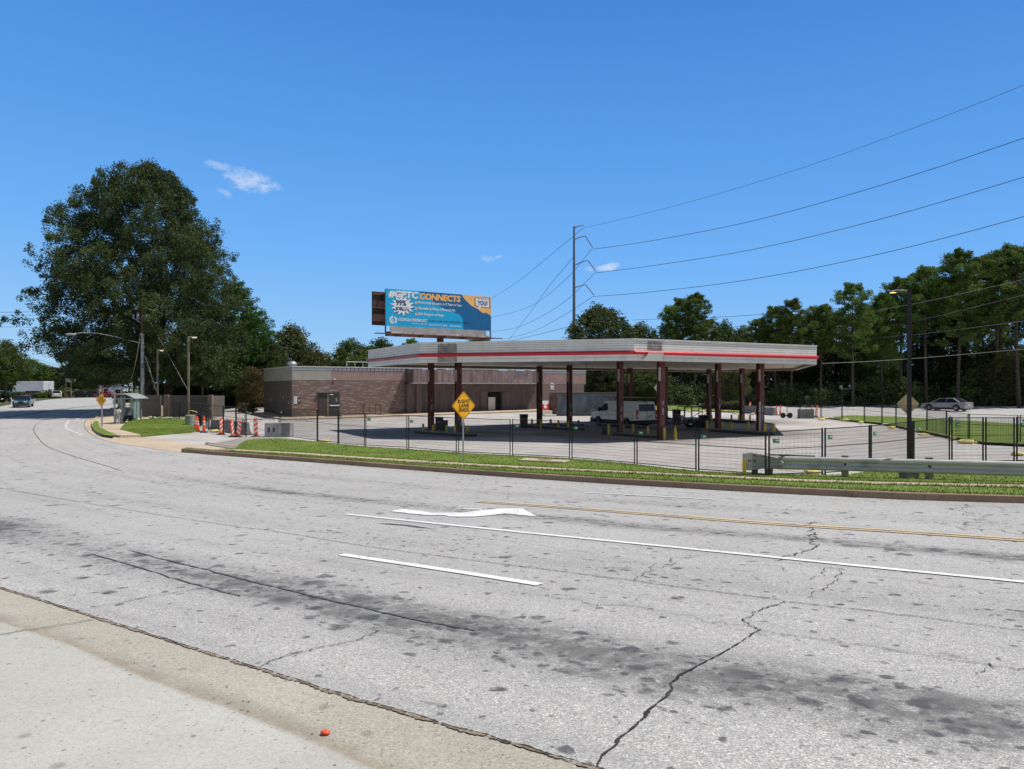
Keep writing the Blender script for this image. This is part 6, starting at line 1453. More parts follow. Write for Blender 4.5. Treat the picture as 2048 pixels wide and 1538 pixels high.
def big_oak():
    Y = 80.0; base = V(292, 775, Y); base.z = H(base.x, Y); rs = np.random.RandomState(11); k = Y/F
    t = thing('oak_tree', 'huge dark spreading oak tree towering over the bus shelter and utility pole', 'tree', base)
    rows = [(325, 266, 276), (333, 246, 300), (342, 200, 330), (352, 160, 350), (375, 135, 368), (400, 106, 384), (450, 88, 425), (480, 92, 448), (500, 80, 456), (520, 46, 458), (545, 46, 474), (580, 64, 482), (610, 62, 482), (640, 52, 478), (652, 34, 478), (665, 52, 480), (700, 62, 484), (735, 88, 482), (752, 110, 476), (764, 150, 440)]
    prof = [(3.1+(775-y)*k-base.z, (292-a)*k, (b-292)*k, ((b-a)/2)*k*.92) for y, a, b in rows][::-1]
    cl = crown_clumps(prof, 1650, rs, .7, 1.45, .32)
    # feathery outer sprays
    sp = crown_clumps(prof, 900, rs, .35, .7, .93)
    v = np.concatenate([leaves(cl, 165, .20, 1, .75), leaves(sp, 90, .17, 2, .8)]); v[:, :2] *= .86; v[:, 0] += .6; v[:, 2] *= .985
    npmesh('crown', v, 4, ML_oak, t)
    m = MB(); tops = []
    m.tube([(0, 0, -.2), (.1, 0, 1.5), (0, .1, 3.5), (.2, 0, 6.5)], [1.05, .8, .72, .55], 12); m.build('trunk', M_bark, t, smooth=True)
    m = MB(); m.tube([(1.9, .6, -.2), (2.2, .6, 3), (3.4, .5, 7), (5, 0, 11)], [.5, .42, .3, .12], 9); m.build('trunk', M_bark, t, smooth=True)
    m = MB(); rnd = random.Random(3); tg = []
    for q in range(26):
        a = rnd.uniform(0, 6.28); r = rnd.uniform(3, 9); z = rnd.uniform(6, 21); tg.append(((r*math.cos(a)*(1-z/40), r*math.sin(a)*(1-z/40), z), rnd.uniform(.16, .34)))
    limbs(m, (.1, 0, 3.2), tg, .4, 5); m.build('limb', M_bark, t, smooth=True)
big_oak()
def make_pine(h, seed, lowf=.42, wide=3.4, mt=None, n=640, puff=(.45, .85), per=52, leaf=.22):
    rs = np.random.RandomState(seed); rnd = random.Random(seed); t = thing('pine_tree', '', 'tree')
    bx, by = rnd.uniform(-.5, .5), rnd.uniform(-.4, .4)
    ax_ = lambda z: (bx*math.sin(z/h*2.2), by*math.sin(z/h*2.2))
    m = MB(); m.tube([(*ax_(h*f), h*f-(.3 if f == 0 else 0)) for f in (0, .15, .35, .55, .75, .92)], [.26, .22, .19, .15, .09, .03], 8); m.build('trunk', M_barkp, t, smooth=True)
    cl = []; br = MB()
    nb = 46
    for i in range(nb):
        f = lowf+(1-lowf)*(i/nb)**.85; z = h*f; L = wide*(.35+.65*math.sin(min(1, (1-f)/(1-lowf)*1.25+.12)*math.pi*.5+.25))*rnd.uniform(.6, 1.1)
        if f > .93: L *= .6
        a = i*2.4+rnd.uniform(-.5, .5); x0, y0 = ax_(z); rise = rnd.uniform(.05, .4)*L
        e = Vector((x0+L*math.cos(a), y0+L*math.sin(a), z+rise)); s = Vector((x0, y0, z))
        br.tube([s, s.lerp(e, .5)+Vector((0, 0, -.1*L)), e], [.06, .04, .015], 5, cap=False)
        for _ in range(n//nb):
            g = rnd.uniform(.35, 1.05); p = s.lerp(e, g)+Vector((rnd.gauss(0, .28), rnd.gauss(0, .28), rnd.gauss(.05, .22)))*(L/wide+.3)
            cl.append((p.x, p.y, p.z, rnd.uniform(*puff)*.75))
    for _ in range(12): x0, y0 = ax_(h*.97); cl.append((x0+rnd.gauss(0, .35), y0+rnd.gauss(0, .35), h*rnd.uniform(.93, 1.0), rnd.uniform(*puff)*.8))
    br.build('branch', M_barkp, t, fix=False)
    npmesh('crown', leaves(cl, per, leaf, seed+50, .8, .5, .5), 4, mt or ML_pine, t); return t
def make_broad(h, w, seed, mt, low=.18, n=300, per=70, leaf=.26, rr=(.6, 1.25), inner=.3, top=1.0):
    rs = np.random.RandomState(seed); rnd = random.Random(seed); t = thing('broadleaf_tree', '', 'tree')
    prof = [(h*low, w*.55, w*.5), (h*(low+.12), w*.9, w*.85), (h*.5, w, w), (h*.7, w*.9, w*.92), (h*.85, w*.66, w*.7), (h*.95, w*.35, w*.4), (h, w*.12, w*.15)]
    cl = crown_clumps(prof, n, rs, rr[0], rr[1], inner); sp = crown_clumps(prof, n//2, rs, .3, .55, .93)
    npmesh('crown', np.concatenate([leaves(cl, per, leaf, seed, .8), leaves(sp, per//2, leaf*.85, seed+9, .8)]), 4, mt, t)
    m = MB(); m.tube([(0, 0, -.3), (.05, .03, h*.2), (0, 0, h*.4)], [.028*h, .022*h, .017*h], 9); m.build('trunk', M_bark, t, smooth=True)
    m = MB(); tg = []
    for q in range(12): a = q*2.4; r = w*rnd.uniform(.35, .75); tg.append(((r*math.cos(a), r*math.sin(a), h*rnd.uniform(.4, .85)), .010*h))
    limbs(m, (0, 0, h*.22), tg, .2, seed); m.build('limb', M_bark, t, fix=False); return t
pines = [make_pine(20, 21, .40, 3.6), make_pine(20, 22, .5, 4.0), make_pine(20, 23, .36, 3.1), make_pine(20, 24, .55, 3.8)]
br_r = make_broad(13, 5.6, 31, ML_broad, .12, 420, 75)
br_o = make_broad(10, 4.0, 32, ML_olive, .15, 260, 60)
br_d = make_broad(10, 4.4, 33, ML_broad, .1, 320, 70)
br_b = make_broad(10, 4.2, 34, ML_bright, .12, 280, 65); br_h = make_broad(10, 4.2, 36, ML_bright, .36, 280, 65)
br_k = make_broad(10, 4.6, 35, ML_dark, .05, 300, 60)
pinebr = make_broad(16, 4.6, 26, ML_pineb, .10, 420, 80, .24, (.45, .95), .25)
seen_ = set()
def plant(src, px, top, Y, label, base_h, wpx=None, base_w=None, rz=0, group='trees round the station', name=None):
    b = V(px, 775, Y); b.z = H(b.x, Y); h = zat(top, Y)-b.z; s = h/base_h; sw = s if wpx is None else (wpx/2/F*Y)/base_w
    o = src if src.name not in seen_ else dup(src); seen_.add(o.name); seen_.add(src.name)
    o.location = b; o.rotation_euler = (0, 0, rz); o.scale = (sw, sw, s); o['label'] = label; o['group'] = group
    if name: o.name = name
    return o
PB = [(1514, 637, 101, 1, 'pine with its top just above the canopy roof, right of a low gap'), (1553, 613, 99, 2, 'pine rising behind the canopy, next left of the tallest one there'), (1581, 599, 96, 0, 'pine standing tallest directly above the right half of the canopy'), (1640, 610, 97, 3, 'pine above the right tip of the canopy fascia'),
      (1706, 567, 94, 0, 'rounded pine between canopy tip and dark light pole'), (1765, 588, 96, 2, 'pine just left of the light pole lamp'), (1800, 557, 98, 1, 'thin-topped pine right behind the light pole head'), (1853, 533, 95, 3, 'pine just right of the dark light pole'), (1914, 502, 93, 0, 'tall dense pine above the silver sedan'),
      (1950, 514, 99, 2, 'pine squeezed between the two tallest right pines'), (1986, 507, 95, 1, 'tall pine left of the last one, beside the timber pole'), (2038, 490, 91, 3, 'tallest pine, cut by the right edge of the photo'), (2110, 500, 92, 0, 'pine beyond the right edge, only its side showing'),
      (1338, 612, 110, 2, 'left shoulder pine of the pair behind the canopy middle'), (1362, 596, 112, 1, 'pine between the left shoulder pine and the broad-crowned one'), (1388, 588, 108, 0, 'pine behind the canopy middle with a broad crown'), (1412, 640, 112, 3, 'low pine at the right side of the broad one behind the canopy')]
for k, (px, top, Y, pi, lab) in enumerate(PB): plant(pines[pi], px, top, Y, lab, 20.3, rz=k*1.9, group='pines beyond the far road')
for k, (px, top) in enumerate(((1535, 655), (1600, 630), (1672, 625), (1735, 610), (1780, 600), (1830, 575), (1885, 560), (1935, 550), (2010, 540), (2070, 530))):
    plant(pines[(k+2) % 4], px, top, 108+k % 3*2, 'second-row pine between nearer pines, %s from left behind the far road' % ORD[k], 20.3, 95, 3.6, rz=k*2.3, group='pines beyond the far road')
plant(br_r, 1200, 617, 112, 'big rounded tree behind the canopy at the foot of the transmission pole', 13, 172, 5.6)
plant(br_d, 1285, 655, 118, 'low dark tree filling in between the rounded tree and the pines', 10, 130, 4.4)
for k, (px, top, lab) in enumerate(((1450, 652, 'left'), (1485, 662, 'right'))): plant(br_b if k == 0 else br_d, px, top, 112, 'lower leafy tree in the gap between pines above the canopy, %s one' % lab, 10, 80, 4.2, k)
plant(br_o, 1462, 712, 93, 'small tree with thin grey-green leaves seen under the canopy near the blue car', 10, 80, 4.0, 1)
plant(br_d, 1290, 735, 96, 'lit leafy tree seen under the canopy right of the container', 10, 110, 4.4, 2)
for k, (px, top, lab) in enumerate(((1625, 640, 'behind the canopy tip'), (1735, 640, 'between the rounded pine and the light pole'), (1880, 620, 'low behind the silver sedan'), (1990, 690, 'sunlit at the foot of the timber pole'), (2045, 700, 'at the right edge under the tallest pine'))): plant([br_k, br_d, br_k, br_o, br_d][k], px, top, [106, 104, 101, 96, 97][k], 'leafy understorey tree '+lab, 10, 110, 4.4, k)
# left and middle background
plant(pinebr, 474, 572, 92, 'bright green pine at the right side of the huge oak', 16, 135, 4.6, name='pine_tree')
o_ = dup(pinebr); b = V(508, 775, 96); b.z = H(b.x, 96); o_.location = b; o_.scale = (.9, .9, (zat(632, 96)-b.z)/16); o_['label'] = 'lower bright pine leaning out toward the brown building'; 
plant(br_o, 583, 655, 98, 'olive-leaved tree just left of the roof vent', 10, 118, 4.0, .5)
plant(br_o, 633, 704, 92, 'low yellow-green tree showing over the roof right of the vent', 10, 90, 4.0, 2.5)
plant(br_d, 704, 686, 96, 'dark dense tree over the roof left of the canopy', 10, 140, 4.4, 1.1)
plant(br_d, 762, 684, 104, 'dark tree partly hidden by the left end of the canopy', 10, 120, 4.4, 2.2)
plant(pines[2], 820, 677, 120, 'dark spiky treetop peeking over the canopy left of the billboard pole', 20.3, 50, 3.4)
plant(br_b, 960, 670, 125, 'pale treetop barely showing over the canopy below the billboard', 10, 90, 4.2, 3)
plant(br_d, 545, 690, 93, 'dark green tree between the bright pine and the building corner', 10, 70, 4.4, 4)
mixed = make_broad(7, 3.0, 41, ML_red, .12, 150, 50, .22); plant(mixed, 462, 722, 82, 'small tree with rusty mixed leaves behind the brick enclosure', 7, 90, 3.0, name='small_tree')
plant(mixed, 505, 735, 84, 'small thin tree with rusty leaves left of the building corner', 7, 70, 3.0, 2)
plant(br_k, 410, 690, 90, 'dark shaded tree behind the thin lamp post', 10, 110, 4.6, 1)
plant(br_k, 350, 690, 96, 'dark shaded tree behind the guy wires right of the oak trunk', 10, 120, 4.6, 2)
plant(br_k, 200, 715, 200, 'dark shaded tree under the left side of the oak', 10, 160, 4.6, 3)
plant(br_h, 10, 688, 120, 'bright leafy tree at the left edge above the parked pickup', 10, 96, 4.2, 1)
plant(br_b, 60, 722, 200, 'smaller bright tree behind the white lorry', 10, 110, 4.2, 2)
plant(br_o, 100, 735, 205, 'distant olive tree right of the white lorry', 10, 70, 4.0, 0)
plant(br_o, 140, 745, 205, 'distant olive tree behind the two-box sign post', 10, 60, 4.0, 1)
plant(br_d, 178, 742, 190, 'distant dark tree behind the parked dark saloons', 10, 80, 4.4, 2)
plant(br_d, 230, 738, 195, 'distant dark tree behind the white building', 10, 90, 4.4, 3)
def undergrowth(name, label, spans, seed, mt, per=60, leaf=.3):
    rs = np.random.RandomState(seed); cl = []
    for (x0, x1, Y0, Y1, top, n) in spans:
        for _ in range(n):
            px = rs.uniform(x0, x1); Y = rs.uniform(Y0, Y1); b = V(px, 775, Y); z0 = H(b.x, Y); hh = zat(top, Y)-z0
            lum = .65+.35*mnoise.noise(Vector((b.x*.35, Y*.3, seed))); cl.append((b.x, Y, z0+rs.rand()*hh*max(.2, lum), rs.uniform(.6, 1.3)))
    o = npmesh(name, leaves(cl, per, leaf, seed, .8), 4, mt); tag(o, label, 'undergrowth', kind='stuff')
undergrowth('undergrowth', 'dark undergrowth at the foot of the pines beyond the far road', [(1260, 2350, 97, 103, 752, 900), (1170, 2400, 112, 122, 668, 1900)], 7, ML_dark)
undergrowth('undergrowth', 'sunlit bushes among the pines beyond the far road', [(1300, 1700, 95, 98, 765, 150), (1700, 2100, 95, 99, 745, 190), (1930, 2060, 95, 97, 700, 110)], 8, ML_broad, 50)
undergrowth('undergrowth', 'distant scrub along the left road behind the parked cars', [(-200, 260, 200, 215, 752, 700), (80, 240, 172, 178, 775, 120)], 9, ML_olive, 50, .5)
undergrowth('undergrowth', 'dark shrubs behind the brick enclosure and under the oak', [(235, 262, 104, 110, 770, 30), (325, 560, 94, 100, 760, 420)], 10, ML_dark)
undergrowth('undergrowth', 'distant wood behind the building and billboard', [(480, 1200, 150, 160, 715, 700)], 12, ML_broad, 50, .45)
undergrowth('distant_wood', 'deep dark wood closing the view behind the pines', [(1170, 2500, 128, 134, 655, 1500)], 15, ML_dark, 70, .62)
# hedges and shrubs
def hedge(px0, px1, top, base, dep, label, mt, seed, n=70, name='hedge', Y=None, flower=None):
    a = G(px0, base) if Y is None else V(px0, 775, Y); b = G(px1, base) if Y is None else V(px1, 775, Y); rs = np.random.RandomState(seed); c = (a+b)/2; c.z = H(c.x, c.y); t = thing(name, label, 'hedge' if name == 'hedge' else 'shrub', c, 0, 'hedges and shrubs')
    h = zat(top, c.y)-c.z; cl = []
    for _ in range(n):
        f = rs.rand(); p = a.lerp(b, f)-c; z = rs.uniform(.15, 1)*h*.88; cl.append((p.x, p.y+rs.uniform(-dep/2, dep/2), z, rs.uniform(.18, .34)*min(1, h)))
    o = npmesh('foliage', leaves(cl, 60, .14*max(1, c.y/90), seed, .9), 4, mt, t)
    m = MB()
    for k in range(4): p = a.lerp(b, (k+.5)/4)-c; m.tube([(p.x, p.y, 0), (p.x+.05, p.y, h*.6)], .04, 5)
    m.build('stem', M_bark, t, fix=False); return t
ML_hedge = leaf_mat('yellow_green_hedge', (.07, .12, .02), (.13, .21, .035), (.2, .29, .05)); ML_purple = leaf_mat('purple_shrub_leaf', (.035, .02, .022), (.075, .04, .042), (.13, .08, .075))
hedge(1425, 1478, 803, 819, 1.2, 'bright yellow-green clipped hedge under the canopy beside the far road', ML_hedge, 1, 130, 'hedge')
hedge(1405, 1432, 806, 819.5, 1.0, 'dark purple shrub, leftmost of three before the bright hedge', ML_purple, 2, 60, 'shrub')
hedge(1436, 1462, 807.5, 821, 1.0, 'dark purple shrub, middle of three before the bright hedge', ML_purple, 3, 60, 'shrub')
hedge(1466, 1482, 807, 822, 1.2, 'dark shrub, rightmost of three before the bright hedge', ML_dark, 4, 50, 'shrub')
hedge(-60, 18, 784, 806, 1.4, 'dark clipped hedge before the parked pickup at the left edge', ML_dark, 5, 160, 'hedge')
hedge(26, 47, 783, 800, 1.4, 'rounded green bush in front of the parked blue car', ML_broad, 6, 90, 'shrub')
hedge(66, 97, 784.5, 797, 2.0, 'dark green hedge in front of the white lorry', ML_broad, 7, 120, 'hedge')
hedge(480, 512, 806, 826, 1.5, 'low rusty-brown shrub behind the left fence', ML_red, 8, 60, 'shrub')
q = np.random.RandomState(3); cl = [(V(492+q.uniform(-26, 26), 775, 83).x, 83+q.uniform(-.5, .5), H(-24, 83)+1.5+q.uniform(-.25, .25), .3) for _ in range(16)]
def kudzu(): pass
# ================================================================ vehicles
def paint(name, c, metal=.25): return mat(name, c, .32, metal, .05, .8, coat=.8)
M_rim = mat('alloy_rim', (.5, .5, .52), .35, .8, .05, 4); M_trim = mat('black_car_trim', (.015, .015, .016), .55); M_tail = mat('red_tail_lamp', (.45, .012, .02), .2, coat=.5); M_head = mat('clear_head_lamp', (.6, .62, .62), .12, .2, coat=.8); M_plate = mat('number_plate', (.6, .6, .6), .5)
def wheel(t, x, y, r, wd, rim=None):
    s = 1 if y > 0 else -1; m = MB(); m.lathe([(r*.62, -wd/2), (r*.94, -wd/2), (r, -wd*.3), (r, wd*.3), (r*.94, wd/2), (r*.62, wd/2)], (x, y, r), 20, 'y'); w_ = m.build('wheel', M_rubber, t, smooth=True)
    m = MB(); m.lathe([(r*.62, -.02), (r*.62, .02)], (x, y+s*wd*.28, r), 18, 'y')
    m.build('rim_back', M_trim, w_)
    m = MB()
    for k in range(7):
        a = 2*math.pi*k/7; m.bar((x, y+s*wd*.42, r), (x+r*.6*math.cos(a), y+s*wd*.46, r+r*.6*math.sin(a)), .05, .03)
    m.lathe([(r*.14, -.02), (r*.14, .02)], (x, y+s*wd*.44, r), 10, 'y'); m.tube([(x+r*.62*math.cos(a), y+s*wd*.46, r+r*.62*math.sin(a)) for a in [2*math.pi*k/18 for k in range(19)]], .022, 5, False)
    m.build('rim', rim or M_rim, w_, fix=False)
def arch(cx, r, n=8): return [(cx+r*math.cos(a), .36+r*math.sin(a)) for a in [math.pi*k/n for k in range(n+1)]]
def car(label, loc, rz, pm, kind='saloon', L=4.75, W=1.84, Ht=1.45, group=None, cat='car', name='parked_car', detail=True):
    t = thing(name, label, cat, loc, rz, group); h = L/2; suv = kind == 'suv'
    zb = 1.02 if suv else .93; xf, xr = h-.95, -h+.98; zl = .30 if suv else .22
    # lower body, wheel arches cut from the sill line (front at +x)
    sill = [(-h+.12, zl+.05)]+[(x, max(z, zl)) for x, z in arch(xr, .40)[::-1] if z > zl-.05]+[(x, max(z, zl)) for x, z in arch(xf, .40)[::-1] if z > zl-.05]+[(h-.15, zl)]
    if suv: top = [(h, .5), (h-.02, .78), (h-.25, .98), (h-1.15, 1.1), (-h+.12, 1.12), (-h, .9), (-h, .45)]
    else: top = [(h, .46), (h-.05, .66), (h-.35, .80), (h-1.35, .96), (-h+.95, 1.0), (-h+.15, 1.02), (-h, .93), (-h+.02, .42)]
    m = MB(); m.side(sill+top, -W/2, W/2); body = m.build('body', pm, t, bevel=.05)
    # glasshouse
    if suv: lo = [(h-1.2, 1.08), (-h+.10, 1.1)]; up = [(h-1.95, Ht-.05), (-h+.45, Ht-.04)]
    else: lo = [(h-1.25, .955), (-h+.62, .995)]; up = [(h-2.15, Ht-.05), (-h+1.35, Ht-.06)]
    wl, wu = W/2-.05, W/2-.25
    vs = [(lo[0][0], -wl, lo[0][1]), (lo[0][0], wl, lo[0][1]), (lo[1][0], wl, lo[1][1]), (lo[1][0], -wl, lo[1][1]), (up[0][0], -wu, up[0][1]), (up[0][0], wu, up[0][1]), (up[1][0], wu, up[1][1]), (up[1][0], -wu, up[1][1])]
    m = MB(); m.add(vs, [(0, 3, 2, 1), (4, 5, 6, 7), (0, 1, 5, 4), (1, 2, 6, 5), (2, 3, 7, 6), (3, 0, 4, 7)]); m.build('windows', M_glass, t, bevel=.02)
    m = MB(); n = 5; x0, x1 = up[1][0]-.04, up[0][0]+.04; vs = []
    for i in range(n+1):
        f = i/n; x = x0+(x1-x0)*f; cz = Ht-.06+.05*math.sin(math.pi*f)
        for y, dz in ((-wu-.03, -.035), (-wu*.6, .012), (0, .02), (wu*.6, .012), (wu+.03, -.035)): vs.append((x, y, cz+dz))
    m.add(vs, [(i*5+k, (i+1)*5+k, (i+1)*5+k+1, i*5+k+1) for i in range(n) for k in range(4)]); m.build('roof', pm, t, smooth=True)
    m = MB()
    for s in (-1, 1):
        m.bar((lo[0][0], s*wl, lo[0][1]), (up[0][0], s*(wu+.01), up[0][1]+.01), .05, .06); m.bar((lo[1][0], s*wl, lo[1][1]), (up[1][0], s*(wu+.01), up[1][1]+.01), .10 if suv else .2, .07)
        xm = (lo[0][0]+lo[1][0])/2-.1; m.bar((xm, s*(wl+.0), 1.0), (xm-.05, s*(wu+.01), up[0][1]), .05, .05); m.bar((up[0][0], s*(wu+.015), up[0][1]+.01), (up[1][0], s*(wu+.015), up[1][1]+.01), .05, .05)
    m.build('pillars', pm, t, fix=False)
    for x in (xf, xr):
        for s in (-1, 1): wheel(t, x, s*(W/2-.10), .345 if suv else .325, .21)
    m = MB(); m.box((-h+.25, -W/2+.16, .16), (h-.3, W/2-.16, .40)); m.build('underbody', M_trim, t)
    z1 = .80 if suv else .70
    for s in (-1, 1):
        m = MB(); m.box((h-.16, s*(W/2-.42)-.22, z1-.10), (h+.004, s*(W/2-.42)+.2, z1+.06)); m.build('headlight', M_head, t, bevel=.03)
        m = MB(); m.box((-h-.006, s*(W/2-.28)-.2 if s > 0 else -(W/2-.04), z1+.02), (-h+.3, (W/2-.04) if s > 0 else -(W/2-.28)+.2, z1+.2)); m.build('tail_light', M_tail, t, bevel=.03)
        m = MB(); m.box((lo[0][0]-.35, s*(W/2+.07)-.07, 1.0), (lo[0][0]-.2, s*(W/2+.07)+.07, 1.12)); m.build('mirror', pm, t, bevel=.02)
    m = MB(); m.box((h-.05, -.5, .36), (h+.012, .5, .5)); m.box((h-.05, -.32, .58), (h+.004, .32, .68)); m.build('grille', M_trim, t)
    m = MB(); m.box((-h-.012, -.26, .62), (-h+.05, .26, .75)); m.build('number_plate', M_plate, t)
    m = MB()
    for s in (-1, 1):
        for x in (.0, -.95, .98): m.box((x-.006, s*(W/2+.001)-.002, .36), (x+.006, s*(W/2+.001)+.002, .93))
    m.build('door_gap', M_trim, body)
    return t
silver = paint('silver_car_paint', (.24, .25, .26), .3)
p = G(1893, 821.5); o = car('silver-grey saloon car driving away on the far road before the pines', p, R(122), silver, L=4.95, W=1.88, Ht=1.47, name='moving_car')
p = G(47, 814); o = car('dark teal-blue saloon car driving toward the camera on the left road', p, R(-64), paint('dark_teal_car_paint', (.03, .07, .085), .4), L=4.6, W=1.78, Ht=1.46, name='moving_car')
p = V(1440, 775, 104); p.z = H(p.x, 104)+.15; car('dark blue hatchback parked behind the bright hedge beyond the canopy', p, R(160), paint('dark_blue_car_paint', (.012, .02, .06)), 'suv', 4.4, 1.8, 1.62)
BG = [(8, 797, 0, 'white pickup-like car cut off by the left edge', (.62, .62, .6), 'suv', 5.2), (38, 797, 30, 'blue saloon parked behind the rounded green bush', (.03, .06, .13), 'saloon', 4.7), (58, 797, 200, 'maroon car parked left of the white lorry', (.18, .015, .04), 'suv', 4.6), (112.5, 797, 123, 'small white car seen from behind, right of the dark-clothed walker', (.6, .6, .56), 'suv', 4.4),
      (163, 795, 15, 'black saloon parked at far left, left of two dark cars behind the yellow symbol sign', (.02, .02, .025), 'saloon', 4.8), (191, 795, 10, 'dark blue car parked just above the yellow symbol sign', (.02, .028, .05), 'saloon', 4.8), (211, 795.5, 170, 'bright red car parked right above the yellow symbol sign', (.42, .02, .03), 'saloon', 4.5),
      (446, 806, 30, 'dark car parked behind the enclosure right pillar', (.03, .035, .045), 'suv', 4.6)]
for k, (px, py, rz, lab, c, kd, L) in enumerate(BG):
    p = G(px, py); sc_ = 1.0
    if k == 7: p = V(px, 775, 108); p.z = H(p.x, 108)
    car(lab, p, R(rz), paint('car_paint_%s' % ('white red blue maroon cream black navy slate'.split()[k] if False else ['white', 'blue', 'maroon', 'cream', 'black', 'navy', 'red', 'slate'][k]), c), kd, L, 1.84, 1.62 if kd == 'suv' else 1.46, 'vehicles parked in the distance')
car('white people carrier with bright reflections parked behind the rusty-leaved trees', V(490, 775, 106)+Vector((0, 0, -2.25)), R(195), paint('bright_white_paint', (.7, .68, .74)), 'suv', 4.9, 1.9, 1.75, 'vehicles parked in the distance')
def lorry():
    a = G(70, 795); a = V(70, 775, 176); a.z = H(a.x, a.y); t = thing('lorry', 'long white box lorry parked behind the hedge at far left', 'lorry', a, R(152))
    L = 11.0; m = MB(); m.box((-L/2, -1.25, 1.0), (L/2, 1.25, 3.75)); bx = m.build('box_body', mat('white_lorry_panel', (.62, .64, .66), .5), t, bevel=.06)
    m = MB(); [m.box((-L/2+.1, -1.262, 1.25+k*.8), (L/2-.1, -1.252, 1.29+k*.8)) for k in range(3)]; [m.box((-L/2+.1, 1.252, 1.25+k*.8), (L/2-.1, 1.262, 1.29+k*.8)) for k in range(3)]; m.build('panel_rib', M_cond, bx)
    m = MB(); m.side([(L/2+.1, .6), (L/2+1.9, .6), (L/2+1.9, 1.5), (L/2+1.3, 2.7), (L/2+.1, 2.8)], -1.15, 1.15); m.build('cab', mat('white_cab_paint', (.62, .62, .62), .4), t, bevel=.08)
    m = MB(); m.box((L/2+.5, -1.17, 1.6), (L/2+1.35, 1.17, 2.4)); m.build('cab_window', M_glass, t)
    for x in (-L/2+1.2, -L/2+2.4, L/2+.9):
        for s in (-1, 1): wheel(t, x, s*1.05, .5, .3)
    m = MB(); m.box((-L/2, -.5, .6), (L/2, .5, .98)); m.build('chassis', M_trim, t)
    m = MB(); m.box((-L/2-.02, -.015, 1.1), (-L/2-.002, .015, 3.6)); m.build('door_seam', M_trim, bx)
lorry()
def far_house():
    a = V(222, 775, 170); a.z = H(a.x, a.y); t = thing('white_building', 'small white building behind the red car and bus sign at far left', 'building', a, R(5))
    m = MB(); m.box((-2.6, 0, 0), (2.6, 5, 2.6)); m.build('wall', mat('white_render', (.55, .56, .56), .8), t)
    m = MB(); m.side([(-2.9, 2.6), (2.9, 2.6), (2.5, 3.2), (-2.5, 3.2)], -.3, 5.2); m.build('roof', mat('pale_blue_roof', (.25, .33, .42), .6), t)
    m = MB(); m.box((.9, -.03, .9), (2.1, -.002, 1.8)); m.build('window', M_glass, t); m = MB(); m.box((-1.6, -.03, 0), (-.7, -.002, 2.0)); m.build('door', M_trim, t)
far_house()
def far_tent():
    a = V(1409, 775, 122); a.z = H(a.x, a.y); t = thing('white_tent', 'white peaked tent roof glimpsed through the pines beyond the canopy', 'tent', a, 0); z = lambda y: zat(y, a.y)-a.z
    m = MB(); m.side([(-2.9, z(792)), (2.8, z(792)), (-.2, z(778)), (-1.6, z(777)), (-2.6, z(783))], -2, 2); m.build('roof', mat('white_canvas', (.72, .74, .74), .7), t)
    for x in (-2.6, 2.5):
        m = MB(); m.tube([(x, -1.8, 0), (x, -1.8, z(792))], .05, 6); m.build('pole', M_steel, t)
far_tent()
for k, (px, c, h, lab) in enumerate(((133.5, 'grey', 778, 'thin pole with two pale boxes before the distant trees at far left'), (205.5, 'red', 776, 'slim red-topped post behind the parked red car'), (199, 'green', 774, 'slim grey post just left of the red-topped one'))):
    a = V(px, 775, 165); a.z = H(a.x, 165); Z_ = zat(h, 165)-a.z; t = thing('far_post', lab, 'post', a)
    if k == 0:
        m = MB(); m.tube([(-.2, 0, 0), (-.2, 0, zat(757, 165)-a.z)], .1, 6); m.tube([(1.0, 0, 0), (1.0, 0, zat(757, 165)-a.z)], .1, 6); m.build('pole', M_wood, t)
        for x in (.2, 1.25): m = MB(); m.box((x, -.3, zat(764, 165)-a.z), (x+.6, .3, zat(757, 165)-a.z)); m.build('transformer', M_cond, t, bevel=.03)
    else:
        m = MB(); m.tube([(0, 0, 0), (0, 0, Z_)], .08, 6); m.build('pole', M_steel, t); m = MB(); m.box((-.15, -.1, Z_-.9), (.15, .1, Z_+.2)); m.build('top', mat('dull_red_top', (.5, .12, .1), .6) if k == 1 else M_cond, t)
